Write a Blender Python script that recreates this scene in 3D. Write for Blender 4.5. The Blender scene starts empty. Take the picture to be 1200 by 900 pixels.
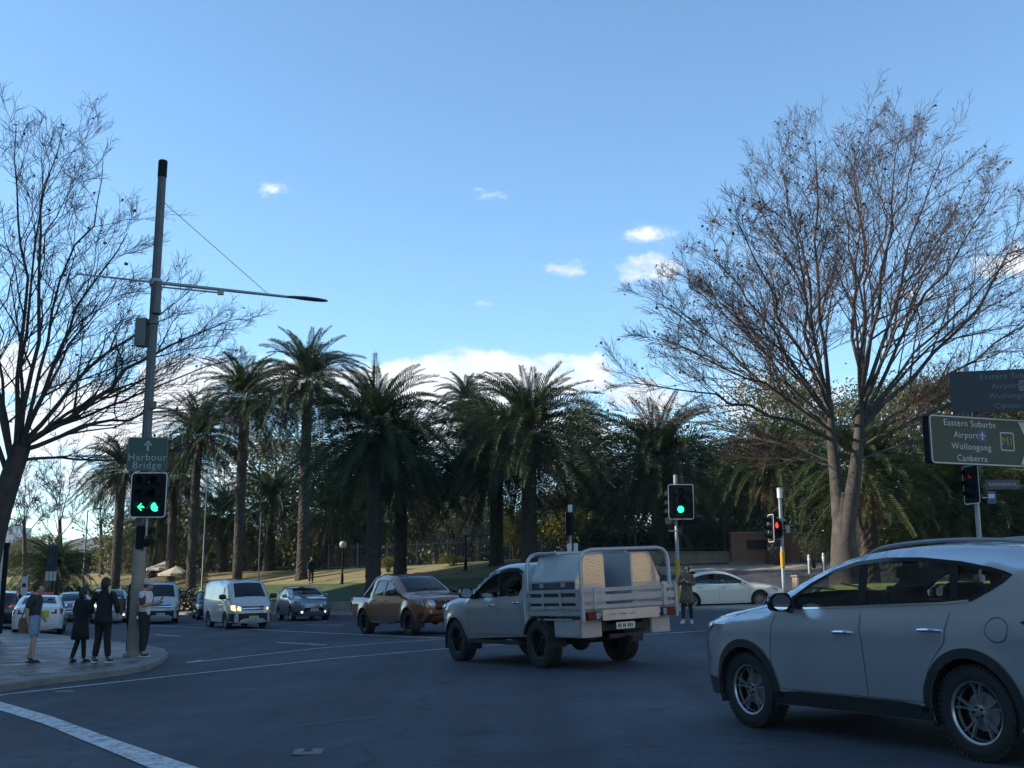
import bpy, bmesh, math, random
import numpy as np
from mathutils import Vector, Matrix, Quaternion
from mathutils.geometry import delaunay_2d_cdt

R = math.radians
scene = bpy.context.scene
COL = scene.collection

# ------------------------------------------------------------------ camera
CAM_Z = 1.5
PITCH = R(10.2)
FPX = 1280.0                      # focal length in pixels of the 1200 x 900 photograph
cam_data = bpy.data.cameras.new('camera')
cam_data.sensor_width = 36.0
cam_data.lens = FPX / 1200 * 36.0
cam_data.clip_end = 6000
cam_data.clip_start = 0.1
cam = bpy.data.objects.new('camera', cam_data)
COL.objects.link(cam)
cam.location = (0, 0, CAM_Z)
cam.rotation_euler = (R(90) + PITCH, 0, 0)
scene.camera = cam

# ------------------------------------------------------------------ light
SUN_EL = R(27)
SUN_AZ = R(-92)                   # clockwise from +Y: the sun stands ahead and to the left
to_sun = Vector((math.sin(SUN_AZ) * math.cos(SUN_EL), math.cos(SUN_AZ) * math.cos(SUN_EL), math.sin(SUN_EL)))
sun_data = bpy.data.lights.new('sun', 'SUN')
sun_data.energy = 4.2
sun_data.angle = R(0.5)
sun_data.color = (1.0, 0.90, 0.76)
sun = bpy.data.objects.new('sun', sun_data)
COL.objects.link(sun)
sun.rotation_euler = (-to_sun).to_track_quat('-Z', 'Y').to_euler()
sun.location = (-60, 40, 80)

SKY_STRENGTH = 0.14
scene.view_settings.view_transform = 'Standard'
scene.view_settings.look = 'None'
scene.view_settings.exposure = 0.9
scene.view_settings.gamma = 1.0
scene.view_settings.use_curve_mapping = False
scene.render.engine = 'CYCLES'
scene.cycles.use_denoising = True
scene.cycles.max_bounces = 6
scene.cycles.diffuse_bounces = 3
scene.cycles.glossy_bounces = 3
scene.cycles.transparent_max_bounces = 12
scene.cycles.transmission_bounces = 4


def pix_dir(px, py):
    u = (px - 600) / FPX
    v = (450 - py) / FPX
    return Vector((u, math.cos(PITCH) - v * math.sin(PITCH), math.sin(PITCH) + v * math.cos(PITCH)))


def at(px, py, D):
    """The world point seen at a pixel of the photograph, D metres ahead (along Y)."""
    d = pix_dir(px, py)
    return Vector((0, 0, CAM_Z)) + d * (D / d.y)


def make_world():
    w = bpy.data.worlds.new('World')
    scene.world = w
    w.use_nodes = True
    nt = w.node_tree
    N, Lk = nt.nodes, nt.links
    N.clear()
    out = N.new('ShaderNodeOutputWorld')
    bg = N.new('ShaderNodeBackground')
    bg.inputs['Strength'].default_value = SKY_STRENGTH
    Lk.new(bg.outputs[0], out.inputs[0])
    sky = N.new('ShaderNodeTexSky')
    sky.sky_type = 'NISHITA'
    sky.sun_disc = False
    sky.sun_elevation = SUN_EL
    sky.sun_rotation = SUN_AZ % (2 * math.pi)
    sky.altitude = 0
    sky.air_density = 0.85
    sky.dust_density = 0.0
    sky.ozone_density = 1.3

    def math_(op, a, b=None, c=None, clamp=False):
        n = N.new('ShaderNodeMath')
        n.operation = op
        n.use_clamp = clamp
        for i, v in enumerate((a, b, c)):
            if v is None:
                continue
            if isinstance(v, (int, float)):
                n.inputs[i].default_value = v
            else:
                Lk.new(v, n.inputs[i])
        return n.outputs[0]

    tc = N.new('ShaderNodeTexCoord')
    sep = N.new('ShaderNodeSeparateXYZ')
    Lk.new(tc.outputs['Generated'], sep.inputs[0])
    yy = math_('MAXIMUM', sep.outputs[1], 0.05)
    U = math_('DIVIDE', sep.outputs[0], yy)
    V = math_('DIVIDE', sep.outputs[2], yy)
    comb = N.new('ShaderNodeCombineXYZ')
    Lk.new(U, comb.inputs[0])
    Lk.new(V, comb.inputs[1])
    mp = N.new('ShaderNodeMapping')
    mp.inputs['Scale'].default_value = (1.0, 1.7, 1)
    Lk.new(comb.outputs[0], mp.inputs[0])

    def noise(scale, detail, rough, off=0):
        n = N.new('ShaderNodeTexNoise')
        n.inputs['Scale'].default_value = scale
        n.inputs['Detail'].default_value = detail
        n.inputs['Roughness'].default_value = rough
        mp2 = N.new('ShaderNodeMapping')
        mp2.inputs['Location'].default_value = (off, off * 0.7, off)
        Lk.new(mp.outputs[0], mp2.inputs[0])
        Lk.new(mp2.outputs[0], n.inputs['Vector'])
        return n.outputs[0]

    n1 = noise(8, 8, 0.62, 3.1)
    n2 = noise(30, 8, 0.66, 7.7)
    nz = math_('ADD', math_('MULTIPLY', n1, 0.55), math_('MULTIPLY', n2, 0.45))
    nz = math_('SUBTRACT', nz, 0.5)
    # cloud banks: centre and half axes in photograph pixels, strength
    blobs = [(600, 446, 135, 44, 1.0), (480, 462, 120, 50, 1.0), (690, 440, 50, 36, .8), (405, 452, 70, 26, .8), (560, 500, 260, 40, .75),
             (90, 500, 190, 62, .9), (20, 440, 90, 50, .9), (225, 462, 90, 36, .85), (150, 560, 220, 46, .6), (745, 470, 70, 46, .6),
             (752, 275, 56, 20, .52), (766, 312, 66, 22, .62), (850, 300, 80, 16, .45), (660, 316, 38, 20, .52), (317, 220, 38, 17, .50),
             (605, 246, 34, 14, .12), (562, 357, 26, 7, .28), (1195, 300, 60, 30, .42), (1072, 345, 60, 14, .35), (572, 226, 20, 13, .12),
             (900, 470, 170, 40, .35), (-150, 480, 240, 90, .9), (1400, 420, 200, 60, .8), (320, 448, 120, 36, .9), (230, 440, 90, 34, .8)]
    total = None
    hole = None
    for (bx, by, ax, ay, st) in blobs:
        d = pix_dir(bx, by)
        u0, v0 = d.x / d.y, d.z / d.y
        d2 = pix_dir(bx + ax, by)
        a = abs(d2.x / d2.y - u0)
        d3 = pix_dir(bx, by - ay)
        b = abs(d3.z / d3.y - v0)
        du = math_('MULTIPLY', math_('SUBTRACT', U, u0), 1 / a)
        dv = math_('MULTIPLY', math_('SUBTRACT', V, v0), 1 / b)
        r2 = math_('ADD', math_('MULTIPLY', du, du), math_('MULTIPLY', dv, dv))
        r2 = math_('POWER', r2, 0.7)
        m = math_('MULTIPLY', math_('SUBTRACT', 1.0, r2), st)
        total = m if total is None else math_('MAXIMUM', total, m)
    base = math_('ADD', math_('MAXIMUM', total, -1.0), math_('MULTIPLY', nz, 3.0))
    mr = N.new('ShaderNodeMapRange')
    mr.interpolation_type = 'SMOOTHSTEP'
    mr.inputs['From Min'].default_value = 0.12
    mr.inputs['From Max'].default_value = 0.62
    Lk.new(base, mr.inputs[0])
    front = math_('GREATER_THAN', sep.outputs[1], 0.06)
    mask = math_('MULTIPLY', math_('MULTIPLY', mr.outputs[0], front), 0.95)
    # cloud body: bright rims and tops, greyer thick parts
    n3 = noise(13, 5, 0.55, 11.3)
    ramp = N.new('ShaderNodeValToRGB')
    ramp.color_ramp.elements[0].position = 0.36
    ramp.color_ramp.elements[0].color = (5.2, 5.25, 5.3, 1)
    ramp.color_ramp.elements[1].position = 0.6
    ramp.color_ramp.elements[1].color = (3.7, 3.9, 4.2, 1)
    Lk.new(n3, ramp.inputs[0])
    tint = N.new('ShaderNodeMix')
    tint.data_type = 'RGBA'
    tint.blend_type = 'MULTIPLY'
    tint.inputs[0].default_value = 1.0
    tint.inputs[7].default_value = (0.80, 1.01, 1.06, 1)
    Lk.new(sky.outputs[0], tint.inputs[6])
    mix = N.new('ShaderNodeMix')
    mix.data_type = 'RGBA'
    Lk.new(mask, mix.inputs[0])
    Lk.new(tint.outputs[2], mix.inputs[6])
    Lk.new(ramp.outputs[0], mix.inputs[7])
    Lk.new(mix.outputs[2], bg.inputs['Color'])
    w['note'] = 'clear winter sky with a low cloud bank'


make_world()


# ------------------------------------------------------------------ terrain heights
def sstep(a, b, v):
    t = min(1.0, max(0.0, (v - a) / (b - a)))
    return t * t * (3 - 2 * t)


def g(x):
    return 0.62 * math.tanh(x / 13.0)


def kerb_line(x):
    """Y of the far edge of the crossing, where the park bank begins."""
    if x < -10:
        return 58 + (-10 - x) * 1.0
    if x < 6:
        return 58 + (x + 10) / 16 * (-15)
    return 43


def terrain(x, y):
    e = y - kerb_line(x)
    far = sstep(60, 300, y)
    rise = 2.3 * sstep(0, 22, e)
    return g(x) * (1 - 0.7 * far) + rise - 3.0 * sstep(110, 260, y)


def ground_at(px, py, up=0.0):
    d = pix_dir(px, py)
    D = 20.0
    lo, hi = 2.0, 400.0
    for _ in range(60):
        m = (lo + hi) / 2
        p = at(px, py, m)
        if p.z - (terrain(p.x, p.y) + up) > 0:
            lo = m
        else:
            hi = m
    p = at(px, py, lo)
    return Vector((p.x, p.y, terrain(p.x, p.y) + up))


# ------------------------------------------------------------------ materials
MATS = {}


def mat(name, color, rough=0.6, metal=0.0, var=0.12, vscale=6.0, bump=0.0, bscale=40.0, coat=0.0, spec=0.5, color2=None, emit=None, emit_s=0.0,
        transl=0.0, detail=6, sheen=0.0):
    if name in MATS:
        return MATS[name]
    m = bpy.data.materials.new(name)
    m.use_nodes = True
    nt = m.node_tree
    N, Lk = nt.nodes, nt.links
    bsdf = N['Principled BSDF']
    tc = N.new('ShaderNodeTexCoord')
    nz = N.new('ShaderNodeTexNoise')
    nz.inputs['Scale'].default_value = vscale
    nz.inputs['Detail'].default_value = detail
    nz.inputs['Roughness'].default_value = 0.65
    Lk.new(tc.outputs['Object'], nz.inputs['Vector'])
    ramp = N.new('ShaderNodeValToRGB')
    c = np.array(color[:3])
    lo = c * (1 - var)
    hi = np.array(color2[:3]) if color2 is not None else np.minimum(c * (1 + var), 1)
    ramp.color_ramp.elements[0].position = 0.3
    ramp.color_ramp.elements[0].color = (*lo, 1)
    ramp.color_ramp.elements[1].position = 0.7
    ramp.color_ramp.elements[1].color = (*hi, 1)
    Lk.new(nz.outputs[0], ramp.inputs[0])
    Lk.new(ramp.outputs[0], bsdf.inputs['Base Color'])
    bsdf.inputs['Roughness'].default_value = rough
    bsdf.inputs['Metallic'].default_value = metal
    bsdf.inputs['Coat Weight'].default_value = coat
    bsdf.inputs['Coat Roughness'].default_value = 0.05
    bsdf.inputs['Specular IOR Level'].default_value = spec
    if emit is not None:
        bsdf.inputs['Emission Color'].default_value = (*emit, 1)
        bsdf.inputs['Emission Strength'].default_value = emit_s
    if bump > 0:
        nb = N.new('ShaderNodeTexNoise')
        nb.inputs['Scale'].default_value = bscale
        nb.inputs['Detail'].default_value = 5
        Lk.new(tc.outputs['Object'], nb.inputs['Vector'])
        b = N.new('ShaderNodeBump')
        b.inputs['Strength'].default_value = min(1, bump)
        b.inputs['Distance'].default_value = 0.02
        Lk.new(nb.outputs[0], b.inputs['Height'])
        Lk.new(b.outputs[0], bsdf.inputs['Normal'])
    if transl > 0:
        out = N['Material Output']
        tr = N.new('ShaderNodeBsdfTranslucent')
        Lk.new(ramp.outputs[0], tr.inputs[0])
        mx = N.new('ShaderNodeMixShader')
        mx.inputs[0].default_value = transl
        Lk.new(bsdf.outputs[0], mx.inputs[1])
        Lk.new(tr.outputs[0], mx.inputs[2])
        Lk.new(mx.outputs[0], out.inputs[0])
    MATS[name] = m
    return m


def glass_mat(name, tint=(0.25, 0.28, 0.28), rough=0.03, f0=0.06):
    if name in MATS:
        return MATS[name]
    m = bpy.data.materials.new(name)
    m.use_nodes = True
    nt = m.node_tree
    N, Lk = nt.nodes, nt.links
    N.clear()
    out = N.new('ShaderNodeOutputMaterial')
    tr = N.new('ShaderNodeBsdfTransparent')
    gl = N.new('ShaderNodeBsdfGlossy')
    gl.inputs['Roughness'].default_value = rough
    lw = N.new('ShaderNodeLayerWeight')
    lw.inputs[0].default_value = 0.5
    pw = N.new('ShaderNodeMath')
    pw.operation = 'POWER'
    pw.inputs[1].default_value = 4.5
    Lk.new(lw.outputs['Facing'], pw.inputs[0])
    tc = N.new('ShaderNodeTexCoord')
    nz = N.new('ShaderNodeTexNoise')
    nz.inputs['Scale'].default_value = 5
    Lk.new(tc.outputs['Object'], nz.inputs['Vector'])
    ramp = N.new('ShaderNodeValToRGB')
    ramp.color_ramp.elements[0].color = (*[t * 0.9 for t in tint], 1)
    ramp.color_ramp.elements[1].color = (*tint, 1)
    Lk.new(nz.outputs[0], ramp.inputs[0])
    Lk.new(ramp.outputs[0], tr.inputs[0])
    ad = N.new('ShaderNodeMath')
    ad.operation = 'ADD'
    ad.use_clamp = True
    ad.inputs[1].default_value = f0 + .035
    Lk.new(pw.outputs[0], ad.inputs[0])
    mx = N.new('ShaderNodeMixShader')
    Lk.new(ad.outputs[0], mx.inputs[0])
    Lk.new(tr.outputs[0], mx.inputs[1])
    Lk.new(gl.outputs[0], mx.inputs[2])
    Lk.new(mx.outputs[0], out.inputs[0])
    MATS[name] = m
    return m


# ------------------------------------------------------------------ object helpers
def tag(o, label=None, cat=None, group=None, kind=None):
    if label:
        o['label'] = label
    if cat:
        o['category'] = cat
    if group:
        o['group'] = group
    if kind:
        o['kind'] = kind
    return o


def empty(name, loc=(0, 0, 0), rz=0.0, parent=None):
    o = bpy.data.objects.new(name, None)
    COL.objects.link(o)
    o.location = loc
    o.rotation_euler = (0, 0, rz)
    o.empty_display_size = 0.2
    if parent:
        o.parent = parent
    return o


def thing(name, label, cat, loc=(0, 0, 0), rz=0.0, group=None):
    return tag(empty(name, loc, rz), label, cat, group)


def copy_tree(o, parent=None):
    c = o.copy()
    COL.objects.link(c)
    if parent is not None:
        c.parent = parent
    for ch in list(o.children):
        copy_tree(ch, c)
    return c


class MB:
    """Collects shapes and links them as one mesh object."""

    def __init__(self):
        self.v = []
        self.f = []
        self.m = []
        self.cur = 0

    def add(self, verts, faces, mi=None):
        o = len(self.v)
        self.v.extend([tuple(p) for p in verts])
        for fc in faces:
            self.f.append([i + o for i in fc])
            self.m.append(self.cur if mi is None else mi)

    def box(self, c, s, rot=None, mi=None):
        x, y, z = s[0] / 2, s[1] / 2, s[2] / 2
        pts = [Vector(p) for p in ((-x, -y, -z), (x, -y, -z), (x, y, -z), (-x, y, -z), (-x, -y, z), (x, -y, z), (x, y, z), (-x, y, z))]
        if rot is not None:
            M = rot if isinstance(rot, Matrix) else Matrix.Rotation(rot, 3, 'Z')
            pts = [M @ p for p in pts]
        c = Vector(c)
        self.add([p + c for p in pts], [(3, 2, 1, 0), (4, 5, 6, 7), (0, 1, 5, 4), (1, 2, 6, 5), (2, 3, 7, 6), (3, 0, 4, 7)], mi)

    def bar(self, a, b, w, h, mi=None):
        a, b = Vector(a), Vector(b)
        d = b - a
        L = d.length
        if L < 1e-6:
            return
        q = d.to_track_quat('X', 'Z').to_matrix()
        self.box((a + b) / 2, (L, w, h), q, mi)

    def tube(self, pts, radii, n=8, cap=True, mi=None, closed=False):
        pts = [Vector(p) for p in pts]
        if isinstance(radii, (int, float)):
            radii = [radii] * len(pts)
        o = len(self.v)
        ref = None
        m = len(pts)
        for i, p in enumerate(pts):
            if closed:
                t = pts[(i + 1) % m] - pts[i - 1]
            else:
                t = pts[min(i + 1, m - 1)] - pts[max(i - 1, 0)]
            t = t.normalized() if t.length > 1e-9 else Vector((0, 0, 1))
            if ref is None:
                ref = Vector((1, 0, 0)) if abs(t.x) < 0.8 else Vector((0, 1, 0))
            a = (ref - t * ref.dot(t))
            a = a.normalized() if a.length > 1e-6 else t.orthogonal().normalized()
            ref = a
            b = t.cross(a)
            for k in range(n):
                an = 2 * math.pi * k / n
                q = p + (a * math.cos(an) + b * math.sin(an)) * radii[i]
                self.v.append((q.x, q.y, q.z))
        mi = self.cur if mi is None else mi
        for i in range(m if closed else m - 1):
            j = (i + 1) % m
            for k in range(n):
                k2 = (k + 1) % n
                self.f.append([o + i * n + k, o + i * n + k2, o + j * n + k2, o + j * n + k])
                self.m.append(mi)
        if cap and not closed:
            self.f.append([o + k for k in range(n)][::-1])
            self.f.append([o + (m - 1) * n + k for k in range(n)])
            self.m += [mi, mi]

    def cyl(self, a, b, r, r2=None, n=16, mi=None):
        self.tube([a, b], [r, r if r2 is None else r2], n, True, mi)

    def lathe(self, prof, n=24, c=(0, 0, 0), axis='Z', mi=None):
        o = len(self.v)
        for (r, z) in prof:
            for k in range(n):
                an = 2 * math.pi * k / n
                if axis == 'Z':
                    p = (r * math.cos(an), r * math.sin(an), z)
                else:
                    p = (r * math.cos(an), z, r * math.sin(an))
                self.v.append((p[0] + c[0], p[1] + c[1], p[2] + c[2]))
        mi = self.cur if mi is None else mi
        for i in range(len(prof) - 1):
            for k in range(n):
                k2 = (k + 1) % n
                self.f.append([o + i * n + k, o + i * n + k2, o + (i + 1) * n + k2, o + (i + 1) * n + k])
                self.m.append(mi)

    def sphere(self, c, r, n=12, sc=(1, 1, 1), mi=None):
        o = len(self.v)
        rows = n // 2 + 1
        for i in range(rows):
            ph = math.pi * i / (rows - 1)
            for k in range(n):
                an = 2 * math.pi * k / n
                self.v.append((c[0] + r * sc[0] * math.sin(ph) * math.cos(an), c[1] + r * sc[1] * math.sin(ph) * math.sin(an), c[2] + r * sc[2] * math.cos(ph)))
        mi = self.cur if mi is None else mi
        for i in range(rows - 1):
            for k in range(n):
                k2 = (k + 1) % n
                self.f.append([o + i * n + k, o + (i + 1) * n + k, o + (i + 1) * n + k2, o + i * n + k2])
                self.m.append(mi)

    def prism(self, poly, axis, a, b, mi=None):
        """A 2-D polygon pushed along an axis from a to b: axis 'Y' takes (x, z), 'X' takes (y, z), 'Z' takes (x, y)."""
        def P(p, h):
            return {'Y': (p[0], h, p[1]), 'X': (h, p[0], p[1]), 'Z': (p[0], p[1], h)}[axis]
        n = len(poly)
        self.add([P(p, a) for p in poly] + [P(p, b) for p in poly],
                 [list(range(n))[::-1], list(range(n, 2 * n))] + [[i, (i + 1) % n, n + (i + 1) % n, n + i] for i in range(n)], mi)

    def build(self, name, material, parent=None, smooth=False, bevel=0.0, weld=0.0, angle=40, tri_fix=True):
        me = bpy.data.meshes.new(name)
        me.from_pydata(self.v, [], self.f)
        ms = material if isinstance(material, (list, tuple)) else [material]
        for m_ in ms:
            me.materials.append(m_)
        if len(ms) > 1:
            me.polygons.foreach_set('material_index', self.m)
        if tri_fix:
            bm = bmesh.new()
            bm.from_mesh(me)
            if weld > 0:
                bmesh.ops.remove_doubles(bm, verts=bm.verts, dist=weld)
            bmesh.ops.recalc_face_normals(bm, faces=bm.faces)
            if bevel > 0:
                es = [e for e in bm.edges if len(e.link_faces) == 2 and e.calc_face_angle(0) > R(30)]
                bmesh.ops.bevel(bm, geom=es, offset=bevel, segments=2, affect='EDGES', clamp_overlap=True)
            bm.to_mesh(me)
            bm.free()
        if smooth:
            me.polygons.foreach_set('use_smooth', [True] * len(me.polygons))
            try:
                me.set_sharp_from_angle(angle=R(angle))
            except Exception:
                pass
        me.update()
        o = bpy.data.objects.new(name, me)
        COL.objects.link(o)
        if parent is not None:
            o.parent = parent
        return o


def text_mesh(s, size, align='CENTER', extrude=0.002, spacing=1.0):
    cu = bpy.data.curves.new('lettering', 'FONT')
    cu.body = s
    cu.size = size
    cu.align_x = align
    cu.align_y = 'CENTER'
    cu.extrude = extrude
    cu.space_character = spacing
    o = bpy.data.objects.new('lettering_source', cu)
    COL.objects.link(o)
    bpy.context.view_layer.update()
    dg = bpy.context.evaluated_depsgraph_get()
    me = bpy.data.meshes.new_from_object(o.evaluated_get(dg))
    vs = [v.co.copy() for v in me.vertices]
    fs = [list(p.vertices) for p in me.polygons]
    bpy.data.objects.remove(o)
    bpy.data.curves.remove(cu)
    bpy.data.meshes.remove(me)
    return vs, fs


def put_text(mb, s, size, M, align='CENTER', spacing=1.0, bold=0.0, mi=None, sx=1.0):
    vs, fs = text_mesh(s, size, align, 0.002, spacing)
    mb.add([M @ Vector((v.x * sx, v.y, v.z)) for v in vs], fs, mi)


def rounded_rect(w, h, r, n=5):
    pts = []
    for cx, cy, a0 in ((w / 2 - r, h / 2 - r, 0), (-w / 2 + r, h / 2 - r, 90), (-w / 2 + r, -h / 2 + r, 180), (w / 2 - r, -h / 2 + r, 270)):
        for k in range(n + 1):
            a = R(a0 + 90 * k / n)
            pts.append((cx + r * math.cos(a), cy + r * math.sin(a)))
    return pts
# ================================================================== THE SETTING
def grid_sheet(name, xs, ys, zf, material, inside=None, yf=None):
    mb = MB()
    nx, ny = len(xs), len(ys)
    vs = []
    for j in range(ny):
        for i in range(nx):
            x = xs[i]
            y = yf(x, ys[j]) if yf else ys[j]
            vs.append((x, y, zf(x, y)))
    fs = []
    for j in range(ny - 1):
        for i in range(nx - 1):
            fs.append((j * nx + i, j * nx + i + 1, (j + 1) * nx + i + 1, (j + 1) * nx + i))
    mb.add(vs, fs)
    return mb.build(name, material, smooth=True, tri_fix=False)


def in_poly(p, poly):
    x, y = p
    c = False
    n = len(poly)
    j = n - 1
    for i in range(n):
        xi, yi = poly[i]
        xj, yj = poly[j]
        if (yi > y) != (yj > y) and x < (xj - xi) * (y - yi) / (yj - yi + 1e-12) + xi:
            c = not c
        j = i
    return c


def fill_poly(poly, step, holes=()):
    """Triangulate a 2-D polygon with interior points every step; returns verts, tris."""
    pts, edges = [], []

    def ring(pl):
        o = len(pts)
        pts.extend(pl)
        n = len(pl)
        edges.extend([(o + i, o + (i + 1) % n) for i in range(n)])
    ring(list(poly))
    for h in holes:
        ring(list(h))
    xs = [p[0] for p in poly]
    ys = [p[1] for p in poly]
    x = min(xs) + step * 0.5
    allb = np.array(pts)
    while x < max(xs):
        y = min(ys) + step * 0.5
        while y < max(ys):
            if in_poly((x, y), poly) and not any(in_poly((x, y), h) for h in holes):
                if np.min((allb[:, 0] - x) ** 2 + (allb[:, 1] - y) ** 2) > (step * 0.35) ** 2:
                    pts.append((x, y))
            y += step
        x += step
    r = delaunay_2d_cdt([Vector(p) for p in pts], edges, [], 0, 1e-5)
    vs = [(v.x, v.y) for v in r[0]]
    tris = []
    for f in r[2]:
        cx = sum(vs[i][0] for i in f) / len(f)
        cy = sum(vs[i][1] for i in f) / len(f)
        if in_poly((cx, cy), poly) and not any(in_poly((cx, cy), h) for h in holes):
            tris.append(list(f))
    return vs, tris


# ------------------------------------------------------------------ ground materials
def asphalt_mat():
    m = bpy.data.materials.new('asphalt')
    m.use_nodes = True
    nt = m.node_tree
    N, Lk = nt.nodes, nt.links
    b = N['Principled BSDF']
    tc = N.new('ShaderNodeTexCoord')

    def noise(s, d=4, r=.6):
        n = N.new('ShaderNodeTexNoise')
        n.inputs['Scale'].default_value = s
        n.inputs['Detail'].default_value = d
        n.inputs['Roughness'].default_value = r
        Lk.new(tc.outputs['Object'], n.inputs['Vector'])
        return n.outputs[0]

    def ramp(src, p0, c0, p1, c1):
        r = N.new('ShaderNodeValToRGB')
        r.color_ramp.elements[0].position = p0
        r.color_ramp.elements[0].color = (*c0, 1)
        r.color_ramp.elements[1].position = p1
        r.color_ramp.elements[1].color = (*c1, 1)
        Lk.new(src, r.inputs[0])
        return r.outputs[0]

    def mul(a, c, f=1.0):
        x = N.new('ShaderNodeMix')
        x.data_type = 'RGBA'
        x.blend_type = 'MULTIPLY'
        x.inputs[0].default_value = f
        Lk.new(a, x.inputs[6])
        Lk.new(c, x.inputs[7])
        return x.outputs[2]
    fine = ramp(noise(55, 3, .75), .34, (.034, .041, .055), .70, (.090, .102, .124))
    big = ramp(noise(.22, 5, .6), .35, (.72, .72, .74), .68, (1.12, 1.12, 1.10))
    c = mul(fine, big)
    c = mul(c, ramp(noise(3.2, 6, .7), .38, (.78, .78, .79), .64, (1.14, 1.14, 1.13)))
    # worn wheel paths running along the street
    mp = N.new('ShaderNodeMapping')
    mp.inputs['Rotation'].default_value = (0, 0, R(-30))
    mp.inputs['Scale'].default_value = (.55, .02, 1)
    Lk.new(tc.outputs['Object'], mp.inputs[0])
    nn = N.new('ShaderNodeTexNoise')
    nn.inputs['Scale'].default_value = 1.4
    nn.inputs['Detail'].default_value = 3
    Lk.new(mp.outputs[0], nn.inputs['Vector'])
    c = mul(c, ramp(nn.outputs[0], .38, (.74, .74, .76), .62, (1.16, 1.16, 1.14)))
    c = mul(c, ramp(noise(1.7, 3, .5), .30, (.62, .62, .63), .38, (1, 1, 1)))
    # sealed cracks
    vo = N.new('ShaderNodeTexVoronoi')
    vo.feature = 'DISTANCE_TO_EDGE'
    vo.inputs['Scale'].default_value = .16
    dn = N.new('ShaderNodeTexNoise')
    dn.inputs['Scale'].default_value = 1.1
    dn.inputs['Detail'].default_value = 6
    Lk.new(tc.outputs['Object'], dn.inputs['Vector'])
    ad = N.new('ShaderNodeVectorMath')
    ad.operation = 'MULTIPLY_ADD'
    ad.inputs[1].default_value = (1.6, 1.6, 0)
    Lk.new(dn.outputs['Color'], ad.inputs[0])
    Lk.new(tc.outputs['Object'], ad.inputs[2])
    Lk.new(ad.outputs[0], vo.inputs['Vector'])
    c = mul(c, ramp(vo.outputs['Distance'], .0, (.55, .55, .57), .006, (1, 1, 1)))
    Lk.new(c, b.inputs['Base Color'])
    rr = N.new('ShaderNodeMapRange')
    rr.inputs['To Min'].default_value = .62
    rr.inputs['To Max'].default_value = .85
    Lk.new(noise(.8, 4), rr.inputs[0])
    Lk.new(rr.outputs[0], b.inputs['Roughness'])
    b.inputs['Specular IOR Level'].default_value = .35
    bm_ = N.new('ShaderNodeBump')
    bm_.inputs['Strength'].default_value = .5
    bm_.inputs['Distance'].default_value = .006
    Lk.new(noise(70, 3, .7), bm_.inputs['Height'])
    Lk.new(bm_.outputs[0], b.inputs['Normal'])
    return m


def paving_mat():
    m = bpy.data.materials.new('granite_paving')
    m.use_nodes = True
    nt = m.node_tree
    N, Lk = nt.nodes, nt.links
    b = N['Principled BSDF']
    tc = N.new('ShaderNodeTexCoord')
    mp = N.new('ShaderNodeMapping')
    mp.inputs['Rotation'].default_value = (0, 0, R(-28))
    Lk.new(tc.outputs['Object'], mp.inputs[0])
    br = N.new('ShaderNodeTexBrick')
    br.inputs['Scale'].default_value = 1.0
    br.inputs['Color1'].default_value = (.075, .063, .056, 1)
    br.inputs['Color2'].default_value = (.21, .175, .155, 1)
    br.inputs['Mortar'].default_value = (.022, .020, .018, 1)
    br.inputs['Mortar Size'].default_value = .022
    br.inputs['Brick Width'].default_value = .9
    br.inputs['Row Height'].default_value = .45
    Lk.new(mp.outputs[0], br.inputs['Vector'])
    nz = N.new('ShaderNodeTexNoise')
    nz.inputs['Scale'].default_value = 1.2
    nz.inputs['Detail'].default_value = 6
    Lk.new(tc.outputs['Object'], nz.inputs['Vector'])
    rp = N.new('ShaderNodeValToRGB')
    rp.color_ramp.elements[0].position = .35
    rp.color_ramp.elements[0].color = (.55, .55, .56, 1)
    rp.color_ramp.elements[1].position = .65
    rp.color_ramp.elements[1].color = (1.1, 1.08, 1.06, 1)
    Lk.new(nz.outputs[0], rp.inputs[0])
    mx = N.new('ShaderNodeMix')
    mx.data_type = 'RGBA'
    mx.blend_type = 'MULTIPLY'
    mx.inputs[0].default_value = 1
    Lk.new(br.outputs[0], mx.inputs[6])
    Lk.new(rp.outputs[0], mx.inputs[7])
    Lk.new(mx.outputs[2], b.inputs['Base Color'])
    rr = N.new('ShaderNodeMapRange')
    rr.inputs['From Min'].default_value = .35
    rr.inputs['From Max'].default_value = .65
    rr.inputs['To Min'].default_value = .38
    rr.inputs['To Max'].default_value = .65
    Lk.new(nz.outputs[0], rr.inputs[0])
    Lk.new(rr.outputs[0], b.inputs['Roughness'])
    bp = N.new('ShaderNodeBump')
    bp.inputs['Strength'].default_value = .5
    bp.inputs['Distance'].default_value = .01
    Lk.new(br.outputs['Fac'], bp.inputs['Height'])
    bp.invert = True
    Lk.new(bp.outputs[0], b.inputs['Normal'])
    return m


def paint_mark_mat():
    m = bpy.data.materials.new('worn_road_paint')
    m.use_nodes = True
    nt = m.node_tree
    N, Lk = nt.nodes, nt.links
    b = N['Principled BSDF']
    tc = N.new('ShaderNodeTexCoord')
    nz = N.new('ShaderNodeTexNoise')
    nz.inputs['Scale'].default_value = 7
    nz.inputs['Detail'].default_value = 9
    nz.inputs['Roughness'].default_value = .75
    Lk.new(tc.outputs['Object'], nz.inputs['Vector'])
    rp = N.new('ShaderNodeValToRGB')
    rp.color_ramp.elements[0].position = .38
    rp.color_ramp.elements[0].color = (.15, .15, .155, 1)
    rp.color_ramp.elements[1].position = .54
    rp.color_ramp.elements[1].color = (.66, .66, .64, 1)
    Lk.new(nz.outputs[0], rp.inputs[0])
    Lk.new(rp.outputs[0], b.inputs['Base Color'])
    b.inputs['Roughness'].default_value = .6
    return m


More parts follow.
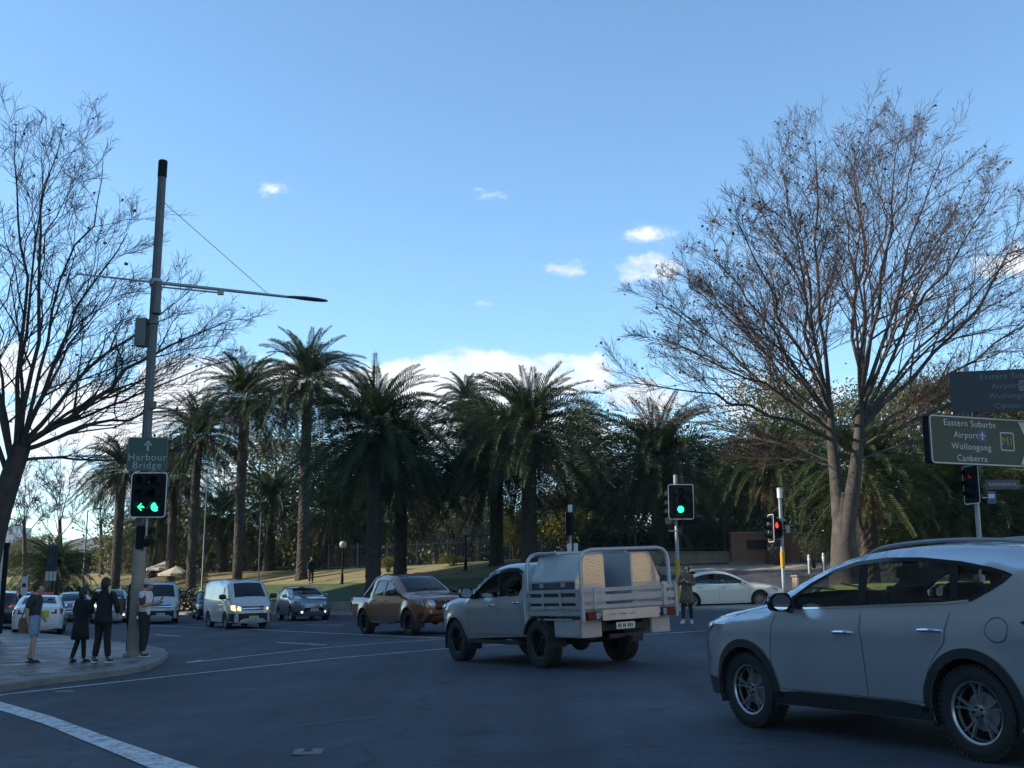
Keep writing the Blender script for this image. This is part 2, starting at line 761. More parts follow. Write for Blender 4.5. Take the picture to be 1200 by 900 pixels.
M_ASPH = asphalt_mat()
M_PAVE = paving_mat()
M_MARK = paint_mark_mat()
M_CONC = mat('concrete_kerb', (.20, .19, .175), .75, var=.3, vscale=3, bump=.3)
M_TAN = mat('tan_island_paving', (.33, .29, .235), .7, var=.25, vscale=2, bump=.2)
M_SOIL = mat('park_soil', (.07, .062, .035), .95, var=.4, vscale=.8, bump=.4, bscale=8)
M_GRASS = mat('park_grass', (.045, .075, .018), .9, var=.5, vscale=1.6, bump=.8, bscale=22)
M_STRAW = mat('straw_grass', (.18, .145, .058), .9, var=.35, vscale=.7, bump=.8, bscale=18, color2=(.26, .215, .085))
M_LGRASS = mat('verge_grass', (.14, .16, .035), .9, var=.4, vscale=1.2, bump=.8, bscale=22)
M_STONE = mat('sandstone_block', (.26, .205, .15), .85, var=.3, vscale=1.5, bump=.5, bscale=9)

xs = [-2500, -1200, -600, -300, -200, -150, -120] + [x for x in np.arange(-100, 80.1, 2.0)] + [100, 140, 200, 300, 600, 1200, 2500]
ys = [-600, -200, -80] + [y for y in np.arange(-50, 140.1, 2.0)] + [150, 170, 200, 260, 400, 700, 1200, 2000, 4000]
tag(grid_sheet('ground', xs, ys, lambda x, y: terrain(x, y) - .06, M_SOIL), kind='structure')

# the road: one sheet up to the far kerb, and up the rising side street on the right
def road_top(x):
    return kerb_line(x) + (13.5 if x > 7 else 0.0 if x < 3 else 13.5 * (x - 3) / 4)
xs = list(np.arange(-100, 70.1, 1.0))
tt = list(np.linspace(0, 1, 100))
tag(grid_sheet('road', xs, tt, terrain, M_ASPH, yf=lambda x, t: -45 + t * (road_top(x) + 45)), kind='structure')


def strip(mb, pts, w, lift=.009):
    """A painted line along ground points, w metres wide."""
    P = []
    for a, b in zip(pts[:-1], pts[1:]):
        n = max(1, int((Vector(b) - Vector(a)).length / 1.0))
        for k in range(n):
            t = k / n
            P.append((a[0] + (b[0] - a[0]) * t, a[1] + (b[1] - a[1]) * t))
    P.append((pts[-1][0], pts[-1][1]))
    vs = []
    for i, p in enumerate(P):
        a, b = P[max(i - 1, 0)], P[min(i + 1, len(P) - 1)]
        dx, dy = b[0] - a[0], b[1] - a[1]
        L = math.hypot(dx, dy) or 1
        nx, ny = -dy / L * w / 2, dx / L * w / 2
        for s in (1, -1):
            x, y = p[0] + s * nx, p[1] + s * ny
            vs.append((x, y, terrain(x, y) + lift))
    fs = [(2 * i, 2 * i + 1, 2 * i + 3, 2 * i + 2) for i in range(len(P) - 1)]
    mb.add(vs, fs)


def gpts(px):
    return [tuple(ground_at(*p))[:2] for p in px]


mk = MB()
strip(mk, gpts([(-70, 828), (7, 814), (207, 792), (400, 771), (528, 760), (640, 752)]), .13)
strip(mk, gpts([(219, 777), (368, 760.5), (440, 754.5), (530, 748.5), (640, 743)]), .13)
strip(mk, gpts([(324, 753), (381, 756)]), .14)
strip(mk, gpts([(140, 730.5), (200, 734.5), (300, 738), (400, 742.8), (525, 748.3), (600, 752)]), .13)
strip(mk, gpts([(182, 744), (212, 746)]), .14)
strip(mk, gpts([(358, 732.4), (402, 733)]), .14)
strip(mk, gpts([(219, 777), (236, 774)]), .14)
strip(mk, gpts([(740, 745), (765, 743.5), (835, 739), (900, 735)]), .13)
strip(mk, gpts([(805, 714.8), (845, 715.2), (905, 716)]), .12)  # pale line put in for the island kerb's sunlit edge
tag(mk.build('road_marking_lines', M_MARK, tri_fix=False), kind='structure')
# the broad curved line in the near corner
top = gpts([(-90, 800), (0, 822.7), (60, 840), (133, 866.7), (230, 900), (320, 930)])
bot = gpts([(-90, 809), (0, 833), (50, 848.5), (133, 883), (173, 900), (250, 930)])
mb = MB()
vs = []
for k in range(40):
    t = k / 39 * (len(top) - 1)
    i = min(int(t), len(top) - 2)
    f = t - i
    for q in (top, bot):
        x = q[i][0] * (1 - f) + q[i + 1][0] * f
        y = q[i][1] * (1 - f) + q[i + 1][1] * f
        vs.append((x, y, terrain(x, y) + .009))
mb.add(vs, [(2 * i, 2 * i + 1, 2 * i + 3, 2 * i + 2) for i in range(39)])
tag(mb.build('road_marking_broad_line', M_MARK, tri_fix=False), kind='structure')
# a straight saw-cut joint sealed with lighter filler
mb = MB()
strip(mb, gpts([(345, 852), (440, 840)]), .022)
strip(mb, gpts([(150, 803), (480, 775)]), .02)
tag(mb.build('road_joint', mat('joint_filler', (.16, .16, .165), .6)), kind='structure')

M_IRON = mat('cast_iron_cover', (.16, .16, .155), .45, metal=.5, var=.4, vscale=30, bump=.5, bscale=60)


def cover(px, w, d, rz, label):
    p = ground_at(*px)
    t = thing('utility_cover', label, 'cover', (p.x, p.y, p.z + .004), rz)
    mb = MB()
    mb.prism(rounded_rect(w, d, .03), 'Z', 0, .012)
    mb.build('frame', M_CONC, t, bevel=.003)
    mb = MB()
    mb.prism(rounded_rect(w - .08, d - .08, .02), 'Z', .012, .016)
    for k in range(5):
        mb.box((-w / 2 + .1 + k * (w - .2) / 4, 0, .0185), (.03, d - .16, .005))
    mb.build('lid', M_IRON, t)


cover((361, 882), .27, .30, R(4), 'small pale utility cover set in the near asphalt')
cover((76, 811), .30, .22, R(14), 'small utility cover in the asphalt beside the left footpath kerb')


# ------------------------------------------------------------------ footpaths, kerbs and islands
def densify(poly, step):
    out = []
    n = len(poly)
    for i in range(n):
        a, b = poly[i], poly[(i + 1) % n]
        L = math.hypot(b[0] - a[0], b[1] - a[1])
        k = max(1, int(L / step))
        for j in range(k):
            out.append((a[0] + (b[0] - a[0]) * j / k, a[1] + (b[1] - a[1]) * j / k))
    return out


def inset(poly, d):
    n = len(poly)
    area = sum(poly[i][0] * poly[(i + 1) % n][1] - poly[(i + 1) % n][0] * poly[i][1] for i in range(n))
    s = 1 if area > 0 else -1
    out = []
    for i in range(n):
        a, b, c = poly[i - 1], poly[i], poly[(i + 1) % n]
        e1 = Vector((b[0] - a[0], b[1] - a[1])).normalized()
        e2 = Vector((c[0] - b[0], c[1] - b[1])).normalized()
        n1 = Vector((-e1.y, e1.x)) * s
        n2 = Vector((-e2.y, e2.x)) * s
        m = n1 + n2
        m = m.normalized() if m.length > 1e-6 else n1
        k = min(2.0, 1 / max(.3, m.dot(n1)))
        out.append((b[0] + m.x * d * k, b[1] + m.y * d * k))
    return out


def raised(name, poly, h, kerb_w, top_mat, kerb_mat, step=.8, mound=None):
    """A footpath or island: kerb stones round a paved top, h above the road."""
    poly = densify(poly, step)
    inn = inset(poly, kerb_w)
    n = len(poly)
    mb = MB()
    vs = []
    for (a, b) in zip(poly, inn):
        za, zb = terrain(*a), terrain(*b)
        c = (a[0] + (b[0] - a[0]) * .12, a[1] + (b[1] - a[1]) * .12)
        vs += [(a[0], a[1], za - .05), (a[0], a[1], za + h - .025), (c[0], c[1], za + h), (b[0], b[1], zb + h), (b[0], b[1], zb + h - .1)]
    fs = []
    for i in range(n):
        j = (i + 1) % n
        for k in range(4):
            fs.append((5 * i + k, 5 * j + k, 5 * j + k + 1, 5 * i + k + 1))
    mb.add(vs, fs)
    tag(mb.build(name + '_kerb', kerb_mat), kind='structure')
    v2, t2 = fill_poly(inn, step * 1.2)
    mb = MB()
    mb.add([(x, y, terrain(x, y) + h - .003 + (mound(x, y) if mound else 0)) for x, y in v2], t2)
    tag(mb.build(name, top_mat, smooth=True), kind='structure')


near = gpts([(-70, 822), (0, 811.5), (60, 802), (140, 792), (172, 786), (190, 778), (197, 771)])
far = gpts([(192, 766), (172, 762), (140, 757.5), (70, 748.5), (0, 741), (-60, 736)])
PAVE_H = .14
near = [near[0]] + near[1:]
raised('footpath_corner', near + far + [(-30, far[-1][1]), (-32, near[0][1])], PAVE_H, .32, M_PAVE, M_CONC)
rp_ = gpts([(141, 784), (171, 782), (188, 774), (170, 768)])
v2, t2 = fill_poly(rp_, .4)
mb = MB()
mb.add([(x, y, terrain(x, y) + PAVE_H + .003) for x, y in v2], t2)
tag(mb.build('footpath_ramp', M_CONC), kind='structure')

# far kerb, footpath and park bank on the left and in the middle
def band(name, x0, x1, e0, e1, h, material, step=1.0, skirt=True, ne=3):
    xs = list(np.arange(x0, x1 + .01, step))
    mb = MB()
    rows = list(np.linspace(e0, e1, ne))
    vs = []
    for x in xs:
        k = kerb_line(x)
        if skirt:
            vs.append((x, k + e0, terrain(x, k + e0) - .05))
        for e in rows:
            vs.append((x, k + e, terrain(x, k + e) + h))
        if skirt:
            vs.append((x, k + e1, terrain(x, k + e1) - .05))
    m = len(rows) + (2 if skirt else 0)
    fs = []
    for i in range(len(xs) - 1):
        for j in range(m - 1):
            fs.append((i * m + j, (i + 1) * m + j, (i + 1) * m + j + 1, i * m + j + 1))
    mb.add(vs, fs)
    return mb.build(name, material, smooth=False)


tag(band('park_kerb', -60, 4, 0, .35, .15, M_CONC), kind='structure')
tag(band('park_footpath', -60, 4, .35, 3.0, .15, M_CONC, ne=4), kind='structure')
LAWN_H = .52
tag(band('lawn', -60, 4, 3.32, 11.5, LAWN_H, M_GRASS, ne=12, skirt=False), kind='structure')
tag(band('straw_grass_bank', -70, 4, 11.5, 70, LAWN_H, M_STRAW, ne=40, skirt=False), kind='structure')  # yellower grass than the lawn in front of it
w = band('park_retaining_wall', -48, 4, 3.0, 3.32, LAWN_H + .1, M_STONE)
tag(w, 'low stone retaining wall holding up the park lawn', 'wall')

# island with the signals and the side street's footpaths on the right
isl = gpts([(797, 716), (905, 717.5), (960, 716), (960, 708.5), (905, 707.5), (840, 707.2), (800, 709)])
raised('traffic_island', isl, .12, .22, M_TAN, M_CONC)
def raised_band(name, pts, h, m1, m2):
    raised(name, pts, h, .25, m1, m2)
raised('verge', [(9.0, 33.2), (10.6, 30.6), (45, 27.0), (45, 39.0), (11.0, 39.6), (9.0, 38.4)], .13, .2, M_LGRASS, M_CONC, .7,
       lambda x, y: .85 * sstep(30.8, 38.2, y) * sstep(9.2, 10.8, x) * (1 - sstep(38.3, 39.0, y)))
raised('side_street_footpath', [(6.5, 55.8), (45, 55.8), (45, 58.2), (6.5, 58.2)], .14, .25, M_TAN, M_CONC, 1.2)
mb = MB()
xs = list(np.arange(4, 60.1, 2.0))
ys = list(np.arange(58.25, 120, 3.0))
tag(grid_sheet('park_garden_bed', xs, ys, lambda x, y: terrain(x, y) + .12, M_SOIL), kind='structure')

# ------------------------------------------------------------------ distant hills and city edge
M_HILL = mat('hill_bush', (.045, .06, .032), .95, var=.4, vscale=.03, bump=.5, bscale=.1)


def ridge(name, pts, depth):
    mb = MB()
    vs = []
    random.seed(5)
    P = []
    for a, b in zip(pts[:-1], pts[1:]):
        for k in range(12):
            t = k / 12
            P.append((a[0] + (b[0] - a[0]) * t, a[1] + (b[1] - a[1]) * t, a[2] + (b[2] - a[2]) * t + random.uniform(-1.5, 1.5)))
    n = 7
    for (x, y, z) in P:
        for j in range(n):
            t = j / (n - 1)
            vs.append((x, y + (t - .5) * depth, -6 + (z + 6) * math.sin(math.pi * t) * random.uniform(.94, 1.03)))
    fs = []
    for i in range(len(P) - 1):
        for j in range(n - 1):
            fs.append((i * n + j, (i + 1) * n + j, (i + 1) * n + j + 1, i * n + j + 1))
    mb.add(vs, fs)
    return tag(mb.build(name, M_HILL, smooth=True), kind='structure')


def hp(px, py, D):
    p = at(px, py, D)
    return (p.x, p.y, p.z)


ridge('hills', [hp(-200, 655, 1100), hp(0, 644, 1100), hp(60, 637, 1100), hp(110, 630, 1100), hp(150, 634, 1100), hp(230, 640, 1100), hp(420, 650, 1100), hp(700, 660, 1100)], 240)

M_FACADE = mat('far_tower_facade', (.5, .5, .5), .6, var=.1)
M_WIN_D = mat('dark_window_glass', (.03, .035, .04), .12, var=.3, vscale=.5)


def far_block(px0, px1, ptop, D, label, cat='building', dep=18):
    a, b = at(px0, ptop, D), at(px1, ptop, D)
    z0 = -4
    w, h = b.x - a.x, a.z - z0
    t = thing('apartment_block', label, cat, ((a.x + b.x) / 2, D, z0), 0, 'city blocks far behind the bare trees')
    mb = MB()
    mb.box((0, 0, h / 2), (w, dep, h))
    mb.box((0, 0, h + .6), (w * .5, dep * .6, 1.2))
    mb.build('walls', M_FACADE, t)
    rows = max(3, int(h / 5))
    cols = max(2, int(w / 3))
    first = None
    for r_ in range(rows):
        for c_ in range(cols):
            if first is None:
                mb = MB()
                mb.box((0, 0, 0), (w / cols * .6, .12, h / rows * .5))
                first = o = mb.build('window', M_WIN_D, t)
            else:
                o = copy_tree(first, t)
            o.location = (-w / 2 + (c_ + .5) * w / cols, -dep / 2 - .03, (r_ + .6) * h / rows)


far_block(14, 27, 618, 480, 'pale far city tower seen low between the bare trees on the left')
far_block(30, 42, 632, 520, 'low pale city block just right of the far pale tower')
far_block(112, 124, 641, 620, 'tiny pale block on the distant hillside left of the light pole')

# ------------------------------------------------------------------ the street's buildings outside the picture (they shade and reflect; left roof heights set for shade)
M_OFFICE = mat('office_facade', (.30, .27, .235), .75, var=.2, vscale=.4, bump=.2, bscale=3)
M_SAND = mat('sandstone_facade', (.40, .31, .22), .8, var=.2, vscale=.5, bump=.3, bscale=4)


def street_block(name, label, x0, x1, y0, y1, h, face_x, m, bays, rows, z0=-1.5):
    t = thing(name, label, 'building', ((x0 + x1) / 2, (y0 + y1) / 2, z0))
    w, d = x1 - x0, y1 - y0
    mb = MB()
    mb.box((0, 0, h / 2), (w, d, h))
    mb.box((0, 0, h + .5), (w + .8, d + .8, 1.0))
    mb.box((0, 0, 5.2), (w + .5, d + .5, .5))
    mb.build('walls', m, t, bevel=.05)
    s = 1 if face_x > 0 else -1
    first = None
    for i in range(bays):
        for j in range(rows):
            y = -d / 2 + (i + .5) * d / bays
            z = 3 + (j + .45) * (h - 3.5) / rows
            if first is None:
                mb = MB()
                ww, hh = d / bays * .5, (h - 3.5) / rows * .6
                for (a, b) in (((0, 0, hh / 2 + .1), (.3, ww + .4, .2)), ((0, 0, -hh / 2 - .1), (.45, ww + .5, .2)), ((0, ww / 2 + .1, 0), (.3, .2, hh)), ((0, -ww / 2 - .1, 0), (.3, .2, hh)), ((0, 0, 0), (.12, .08, hh))):
                    mb.box(a, b)
                o = mb.build('window', m, t)
                mb = MB()
                mb.box((0, 0, 0), (.07, ww, hh))
                pn = mb.build('pane', M_WIN_D, o)
                first = o
            else:
                o = copy_tree(first, t)
            o.location = (s * (w / 2 + .04), y, z)


street_block('office_building', 'tall stone office building beyond the left edge shading the crossing', -72, -48, -40, 31, 46, 1, M_OFFICE, 9, 7)
street_block('unseen_middle_block', 'unseen middle building between the tall office and the far block, height shaped to let sun past', -72, -48, 31.01, 57, 31, 1, M_OFFICE, 4, 5)  # added unseen block; roof height chosen to let sun reach the verge
street_block('unseen_far_block', 'unseen far block past the middle building on the left, shaped for shade on the palms', -72, -48, 57.01, 66, 34, 1, M_OFFICE, 2, 6)  # added unseen block; roof and end chosen for shade on the palms
street_block('library_building', 'warm sandstone building beyond the right edge facing the crossing', 36, 62, -45, 22, 20, -1, M_SAND, 8, 3, 0)
# ================================================================== VEHICLES
def paint(name, col, metal=.4, rough=.3, var=.05):
    return mat(name, col, rough, metal, var=var, vscale=2.5, coat=1.0)


P_SILVER = paint('silver_metallic_paint', (.48, .50, .525), .6, .25)
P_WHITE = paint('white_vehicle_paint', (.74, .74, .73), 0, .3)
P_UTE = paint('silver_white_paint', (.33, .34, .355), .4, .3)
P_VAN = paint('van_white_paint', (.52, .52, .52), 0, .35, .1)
P_COPPER = paint('copper_brown_metallic_paint', (.27, .10, .043), .35, .30)
P_GREY = paint('blue_grey_metallic_paint', (.22, .25, .29), .5, .3)
P_BLACK = paint('black_vehicle_paint', (.02, .021, .024), .1, .25)
P_DARK = paint('dark_grey_metallic_paint', (.05, .053, .06), .4, .3)
P_PEARL = paint('pearl_white_paint', (.80, .76, .68), 0, .3)
M_GLASS = glass_mat('car_window_glass', (.86, .89, .88), .02, .02)
M_GLASSD = glass_mat('dark_tinted_glass', (.30, .32, .33), .02, .04)
M_PLAST = mat('black_trim_plastic', (.022, .022, .024), .55, var=.2, bump=.1, bscale=120)
M_CLAD = mat('grey_cladding_plastic', (.016, .017, .018), .6, var=.2, bump=.15, bscale=150)
M_GLOSSK = mat('gloss_black_trim', (.012, .012, .013), .15, var=.1)
M_RUB = mat('tyre_rubber', (.018, .018, .019), .8, var=.3, vscale=10, bump=.3, bscale=60)
M_ALLOY = mat('alloy_rim', (.46, .47, .48), .32, metal=.85, var=.1)
M_ALLOYD = mat('dark_alloy_rim', (.03, .03, .032), .35, metal=.6, var=.2)
M_STEEL = mat('steel_rim', (.30, .30, .30), .4, metal=.7, var=.15)
M_CHROME = mat('chrome_trim', (.75, .75, .76), .12, metal=1.0, var=.03)
M_SEAT = mat('dark_seat_fabric', (.025, .025, .028), .9, var=.3, vscale=20)
M_LAMP = mat('headlamp_cluster', (.45, .47, .5), .12, metal=.5, var=.3, vscale=14)
M_TAIL = mat('red_lamp_lens', (.17, .010, .012), .2, var=.3, vscale=20)
M_AMBER = mat('amber_lamp_lens', (.6, .2, .02), .2, var=.2)
M_LIT = mat('lit_headlamp', (.9, .8, .6), .2, emit=(1.0, .62, .26), emit_s=.9)
M_LITW = mat('lit_daylight_lamp', (.9, .9, .85), .2, emit=(1.0, .88, .66), emit_s=1.1)
M_LITR = mat('lit_red_lamp', (.8, .02, .02), .2, emit=(1.0, .03, .03), emit_s=1.3)
M_PLATE = mat('number_plate_face', (.62, .62, .52), .5, var=.05)
M_PLATEY = mat('yellow_plate_face', (.7, .55, .08), .5, var=.05)
M_INK = mat('black_lettering', (.015, .015, .015), .6)
M_MIRROR = mat('mirror_face', (.7, .72, .74), .04, metal=1.0, var=.02)


def catmull(pts, step):
    """Smooth curve through pts; a point given as (x, z, 'c') is a corner."""
    P = [(p[0], p[1]) for p in pts]
    cor = [len(p) > 2 for p in pts]
    out = []
    n = len(P)
    for i in range(n - 1):
        p1, p2 = np.array(P[i]), np.array(P[i + 1])
        p0 = np.array(P[i - 1]) if i > 0 and not cor[i] else 2 * p1 - p2
        p3 = np.array(P[i + 2]) if i + 2 < n and not cor[i + 1] else 2 * p2 - p1
        d = np.linalg.norm(p2 - p1)
        t01 = max(np.linalg.norm(p1 - p0), 1e-4) ** .5
        t12 = max(d, 1e-4) ** .5
        t23 = max(np.linalg.norm(p3 - p2), 1e-4) ** .5
        m1 = (p2 - p1 + t12 * ((p1 - p0) / t01 - (p2 - p0) / (t01 + t12)))
        m2 = (p2 - p1 + t12 * ((p3 - p2) / t23 - (p3 - p1) / (t12 + t23)))
        k = max(1, int(round(d / step)))
        for j in range(k):
            t = j / k
            q = (2 * t ** 3 - 3 * t ** 2 + 1) * p1 + (t ** 3 - 2 * t ** 2 + t) * m1 + (-2 * t ** 3 + 3 * t ** 2) * p2 + (t ** 3 - t ** 2) * m2
            out.append((float(q[0]), float(q[1])))
    out.append(P[-1])
    return out


class Shell:
    """A vehicle body as a surface: side skins y(x, z) and a crowned strip along the top outline."""

    def __init__(s, top, wheels, Ra, sill, W, belt, tumble=.30, fx=(.55, .17), rx=(.5, .12), r_edge=.07, res=.07, flare=.018, tuck=.05, crown=.03, endcrown=.10, crease=None, zw=None, shoulder=0.0):
        s.shoulder = shoulder
        s.top = catmull(top, res)
        s.W, s.belt, s.tumble = W, belt, tumble
        s.fx, s.rx, s.r = fx, rx, r_edge
        s.wheels, s.Ra, s.sill = wheels, Ra, sill
        s.zw = zw
        s.xF = max(p[0] for p in s.top)
        s.xR = min(p[0] for p in s.top)
        s.flare, s.tuck, s.crown, s.endcrown = flare, tuck, crown, endcrown
        s.crease = crease
        s.res = res
        A = np.array(s.top)
        s.A0, s.A1 = A[:-1], A[1:]
        # bottom outline from the rear end to the front end with wheel arches
        bx = [s.top[-1]]
        for xw in sorted(wheels):
            h = s.zw
            dz = sill - h
            dx = math.sqrt(max(Ra * Ra - dz * dz, .01))
            a0 = math.atan2(dz, -dx)
            a1 = math.atan2(dz, dx)
            if a0 < 0:
                a0 += 2 * math.pi
            for k in range(15):
                a = a0 + (a1 - a0) * k / 14
                bx.append((xw + Ra * math.cos(a), h + Ra * math.sin(a)))
        bx.append(s.top[0])
        s.bottom = []
        for a, b in zip(bx[:-1], bx[1:]):
            L = math.hypot(b[0] - a[0], b[1] - a[1])
            k = max(1, int(L / (res * 1.5)))
            for j in range(k):
                s.bottom.append((a[0] + (b[0] - a[0]) * j / k, a[1] + (b[1] - a[1]) * j / k))
        s.bottom = s.bottom[1:]
        s.outline = s.top + s.bottom

    def dtop(s, x, z):
        p = np.array((x, z))
        d = s.A1 - s.A0
        t = np.clip(((p - s.A0) * d).sum(1) / np.maximum((d * d).sum(1), 1e-12), 0, 1)
        q = s.A0 + d * t[:, None]
        return float(np.sqrt(((p - q) ** 2).sum(1).min()))

    def base(s, x, z):
        w = s.W
        if x > s.xF - s.fx[0]:
            w -= s.fx[1] * min(1, (x - (s.xF - s.fx[0])) / s.fx[0]) ** 2.2
        if x < s.xR + s.rx[0]:
            w -= s.rx[1] * min(1, ((s.xR + s.rx[0]) - x) / s.rx[0]) ** 2.2
        b = s.belt(x) if callable(s.belt) else s.belt
        if z > b:
            u = z - b
            w -= s.tumble * (u - .05 * (1 - math.exp(-u / .05)))
        else:
            t = (b - z) / max(b - s.sill, .1)
            w -= s.tuck * max(0, t - .35) ** 2 * 2.0
            w -= .012 * math.exp(-((z - b) / .04) ** 2)
        if s.crease:
            zc, amp = s.crease
            if z > zc:
                w -= s.shoulder * min(1, (z - zc) / max(b - zc, .05)) ** 1.4
            w += amp * math.exp(-((z - zc) / .035) ** 2) * (1 if z < zc else 1.0)
        for xw in s.wheels:
            rr = math.hypot(x - xw, z - s.zw)
            if rr > s.Ra - .05:
                w += s.flare * math.exp(-((rr - s.Ra) / .09) ** 2)
        return w

    def y(s, x, z):
        d = s.dtop(x, z)
        w = s.base(x, z)
        if d < s.r:
            k = 1 - d / s.r
            w -= s.r * (1 - math.sqrt(max(0, 1 - k * k)))
        return w

    def frame(s, i):
        a = s.top[max(i - 1, 0)]
        b = s.top[min(i + 1, len(s.top) - 1)]
        dx, dz = b[0] - a[0], b[1] - a[1]
        L = math.hypot(dx, dz) or 1
        return (dz / L, -dx / L)          # outward normal (top runs front to rear)

    def strip_pt(s, i, t, off=0.0):
        x, z = s.top[i]
        nx, nz = s.frame(i)
        Y = s.y(x, z)
        c = (s.crown + s.endcrown * abs(nx) ** 2) * (1 - t * t) + off
        return (x + nx * c, t * Y, z + nz * c)

    def body(s, name, material, parent, holes=(), screens=(), open_roof=None):
        """holes: window polygons in (x, z); screens: (i0, i1, tf) ranges of the strip to leave open."""
        # snap: drop dense points, triangulate side
        vs, tris = fill_poly(s.outline, s.res * 1.6, holes)
        mb = MB()
        for sg in (1, -1):
            mb.add([(x, sg * s.y(x, z), z) for x, z in vs], tris)
        tfs = sorted({sc[2] for sc in screens})
        ts = sorted(set([-1, 1, 0] + [q for tf in tfs for q in (-tf, tf)] + [q for q in (-.9, -.75, -.55, -.3, .3, .55, .75, .9)]))
        m = len(ts)
        pv = [s.strip_pt(i, t) for i in range(len(s.top)) for t in ts]
        fs = []
        for i in range(len(s.top) - 1):
            for j in range(m - 1):
                tc = (ts[j] + ts[j + 1]) / 2
                if any(i0 <= i < i1 and abs(tc) < tf for (i0, i1, tf) in screens):
                    continue
                if open_roof and open_roof[0] <= i < open_roof[1]:
                    continue
                fs.append((i * m + j, i * m + j + 1, (i + 1) * m + j + 1, (i + 1) * m + j))
        mb.add(pv, fs)
        return mb.build(name, material, parent, smooth=True, weld=.002, angle=50)

    def idx(s, x, upper=True):
        """Top outline index whose x is nearest, searched on the upper part."""
        zmid = (s.belt(x) if callable(s.belt) else s.belt) - .15
        best, bi = 9e9, 0
        for i, p in enumerate(s.top):
            if p[1] < zmid:
                continue
            if abs(p[0] - x) < best:
                best, bi = abs(p[0] - x), i
        return bi

    def idz(s, z, front=True):
        best, bi = 9e9, 0
        xm = (s.xF + s.xR) / 2
        for i, p in enumerate(s.top):
            if (p[0] > xm) != front:
                continue
            if abs(p[1] - z) < best:
                best, bi = abs(p[1] - z), i
        return bi

    def screen(s, name, material, parent, i0, i1, tf, off=-.012, over=.03):
        ts = np.linspace(-tf - over, tf + over, 9)
        ii = list(range(max(i0, 0), min(i1, len(s.top) - 1) + 1))
        mb = MB()
        mb.add([s.strip_pt(i, t, off) for i in ii for t in ts], [(a * 9 + b, a * 9 + b + 1, a * 9 + b + 10, a * 9 + b + 9) for a in range(len(ii) - 1) for b in range(8)])
        return mb.build(name, material, parent, smooth=True)

    def patch(s, poly, off, sides=(1, -1), mb=None, step=None, lip=True):
        """A panel on the side skin: the (x, z) polygon lifted off by off, with a turned edge."""
        mb = mb or MB()
        poly = densify(poly, step or s.res)
        vs, tris = fill_poly(poly, step or s.res * 1.4)
        n = len(poly)
        for sg in sides:
            mb.add([(x, sg * (s.y(x, z) + off), z) for x, z in vs], tris)
            if lip and off > 0:
                o = [(x, sg * (s.y(x, z) + off), z) for x, z in poly] + [(x, sg * (s.y(x, z) - .004), z) for x, z in poly]
                mb.add(o, [(i, (i + 1) % n, n + (i + 1) % n, n + i) for i in range(n)])
        return mb

    def ribbon(s, pts, w, off, sides=(1, -1), mb=None, closed=False):
        mb = mb or MB()
        P = densify(pts, s.res * .8) if closed else [q for a, b in zip(pts[:-1], pts[1:]) for q in densify([a, b], s.res * .8)[:max(1, int(math.hypot(b[0] - a[0], b[1] - a[1]) / (s.res * .8)))]] + [pts[-1]]
        n = len(P)
        for sg in sides:
            vs = []
            for i in range(n):
                a = P[i - 1] if (closed or i > 0) else P[i]
                b = P[(i + 1) % n] if (closed or i < n - 1) else P[i]
                dx, dz = b[0] - a[0], b[1] - a[1]
                L = math.hypot(dx, dz) or 1
                for k in (.5, -.5):
                    x, z = P[i][0] - dz / L * w * k, P[i][1] + dx / L * w * k
                    vs.append((x, sg * (s.y(x, z) + off), z))
            m = n if closed else n - 1
            mb.add(vs, [(2 * i, 2 * i + 1, (2 * i + 3) % (2 * n), (2 * i + 2) % (2 * n)) for i in range(m)])
        return mb

    def endface(s, y, z, front, off):
        i = s.idz(z, front)
        # interpolate x along the outline at this height
        best = None
        rng = range(len(s.top) - 1)
        xm = (s.xF + s.xR) / 2
        for k in rng:
            a, b = s.top[k], s.top[k + 1]
            if (a[0] > xm) != front:
                continue
            if min(a[1], b[1]) - 1e-6 <= z <= max(a[1], b[1]) + 1e-6 and abs(b[1] - a[1]) > 1e-6:
                x = a[0] + (b[0] - a[0]) * (z - a[1]) / (b[1] - a[1])
                if best is None or (x > best if front else x < best):
                    best = x
                    i = k
        if best is None:
            best = s.top[i][0]
        nx, nz = s.frame(i)
        Y = s.y(best, z)
        t = max(-1, min(1, y / max(Y, .1)))
        c = (s.crown + s.endcrown * abs(nx) ** 2) * (1 - t * t)
        over = max(0, abs(y) - Y)
        return (best + nx * c + (off if front else -off) - (1 if front else -1) * over * 1.6, y, z)

    def endpatch(s, poly, off, front=True, mb=None, step=.05, back=.03):
        """A panel on the front or rear face: polygon in (y, z)."""
        mb = mb or MB()
        poly = densify(poly, step)
        vs, tris = fill_poly(poly, step * 1.3)
        n = len(poly)
        mb.add([s.endface(y, z, front, off) for y, z in vs], tris)
        o = [s.endface(y, z, front, off) for y, z in poly] + [s.endface(y, z, front, -back) for y, z in poly]
        mb.add(o, [(i, (i + 1) % n, n + (i + 1) % n, n + i) for i in range(n)])
        return mb


def mirror_poly(poly):
    return [(-y, z) for y, z in poly]


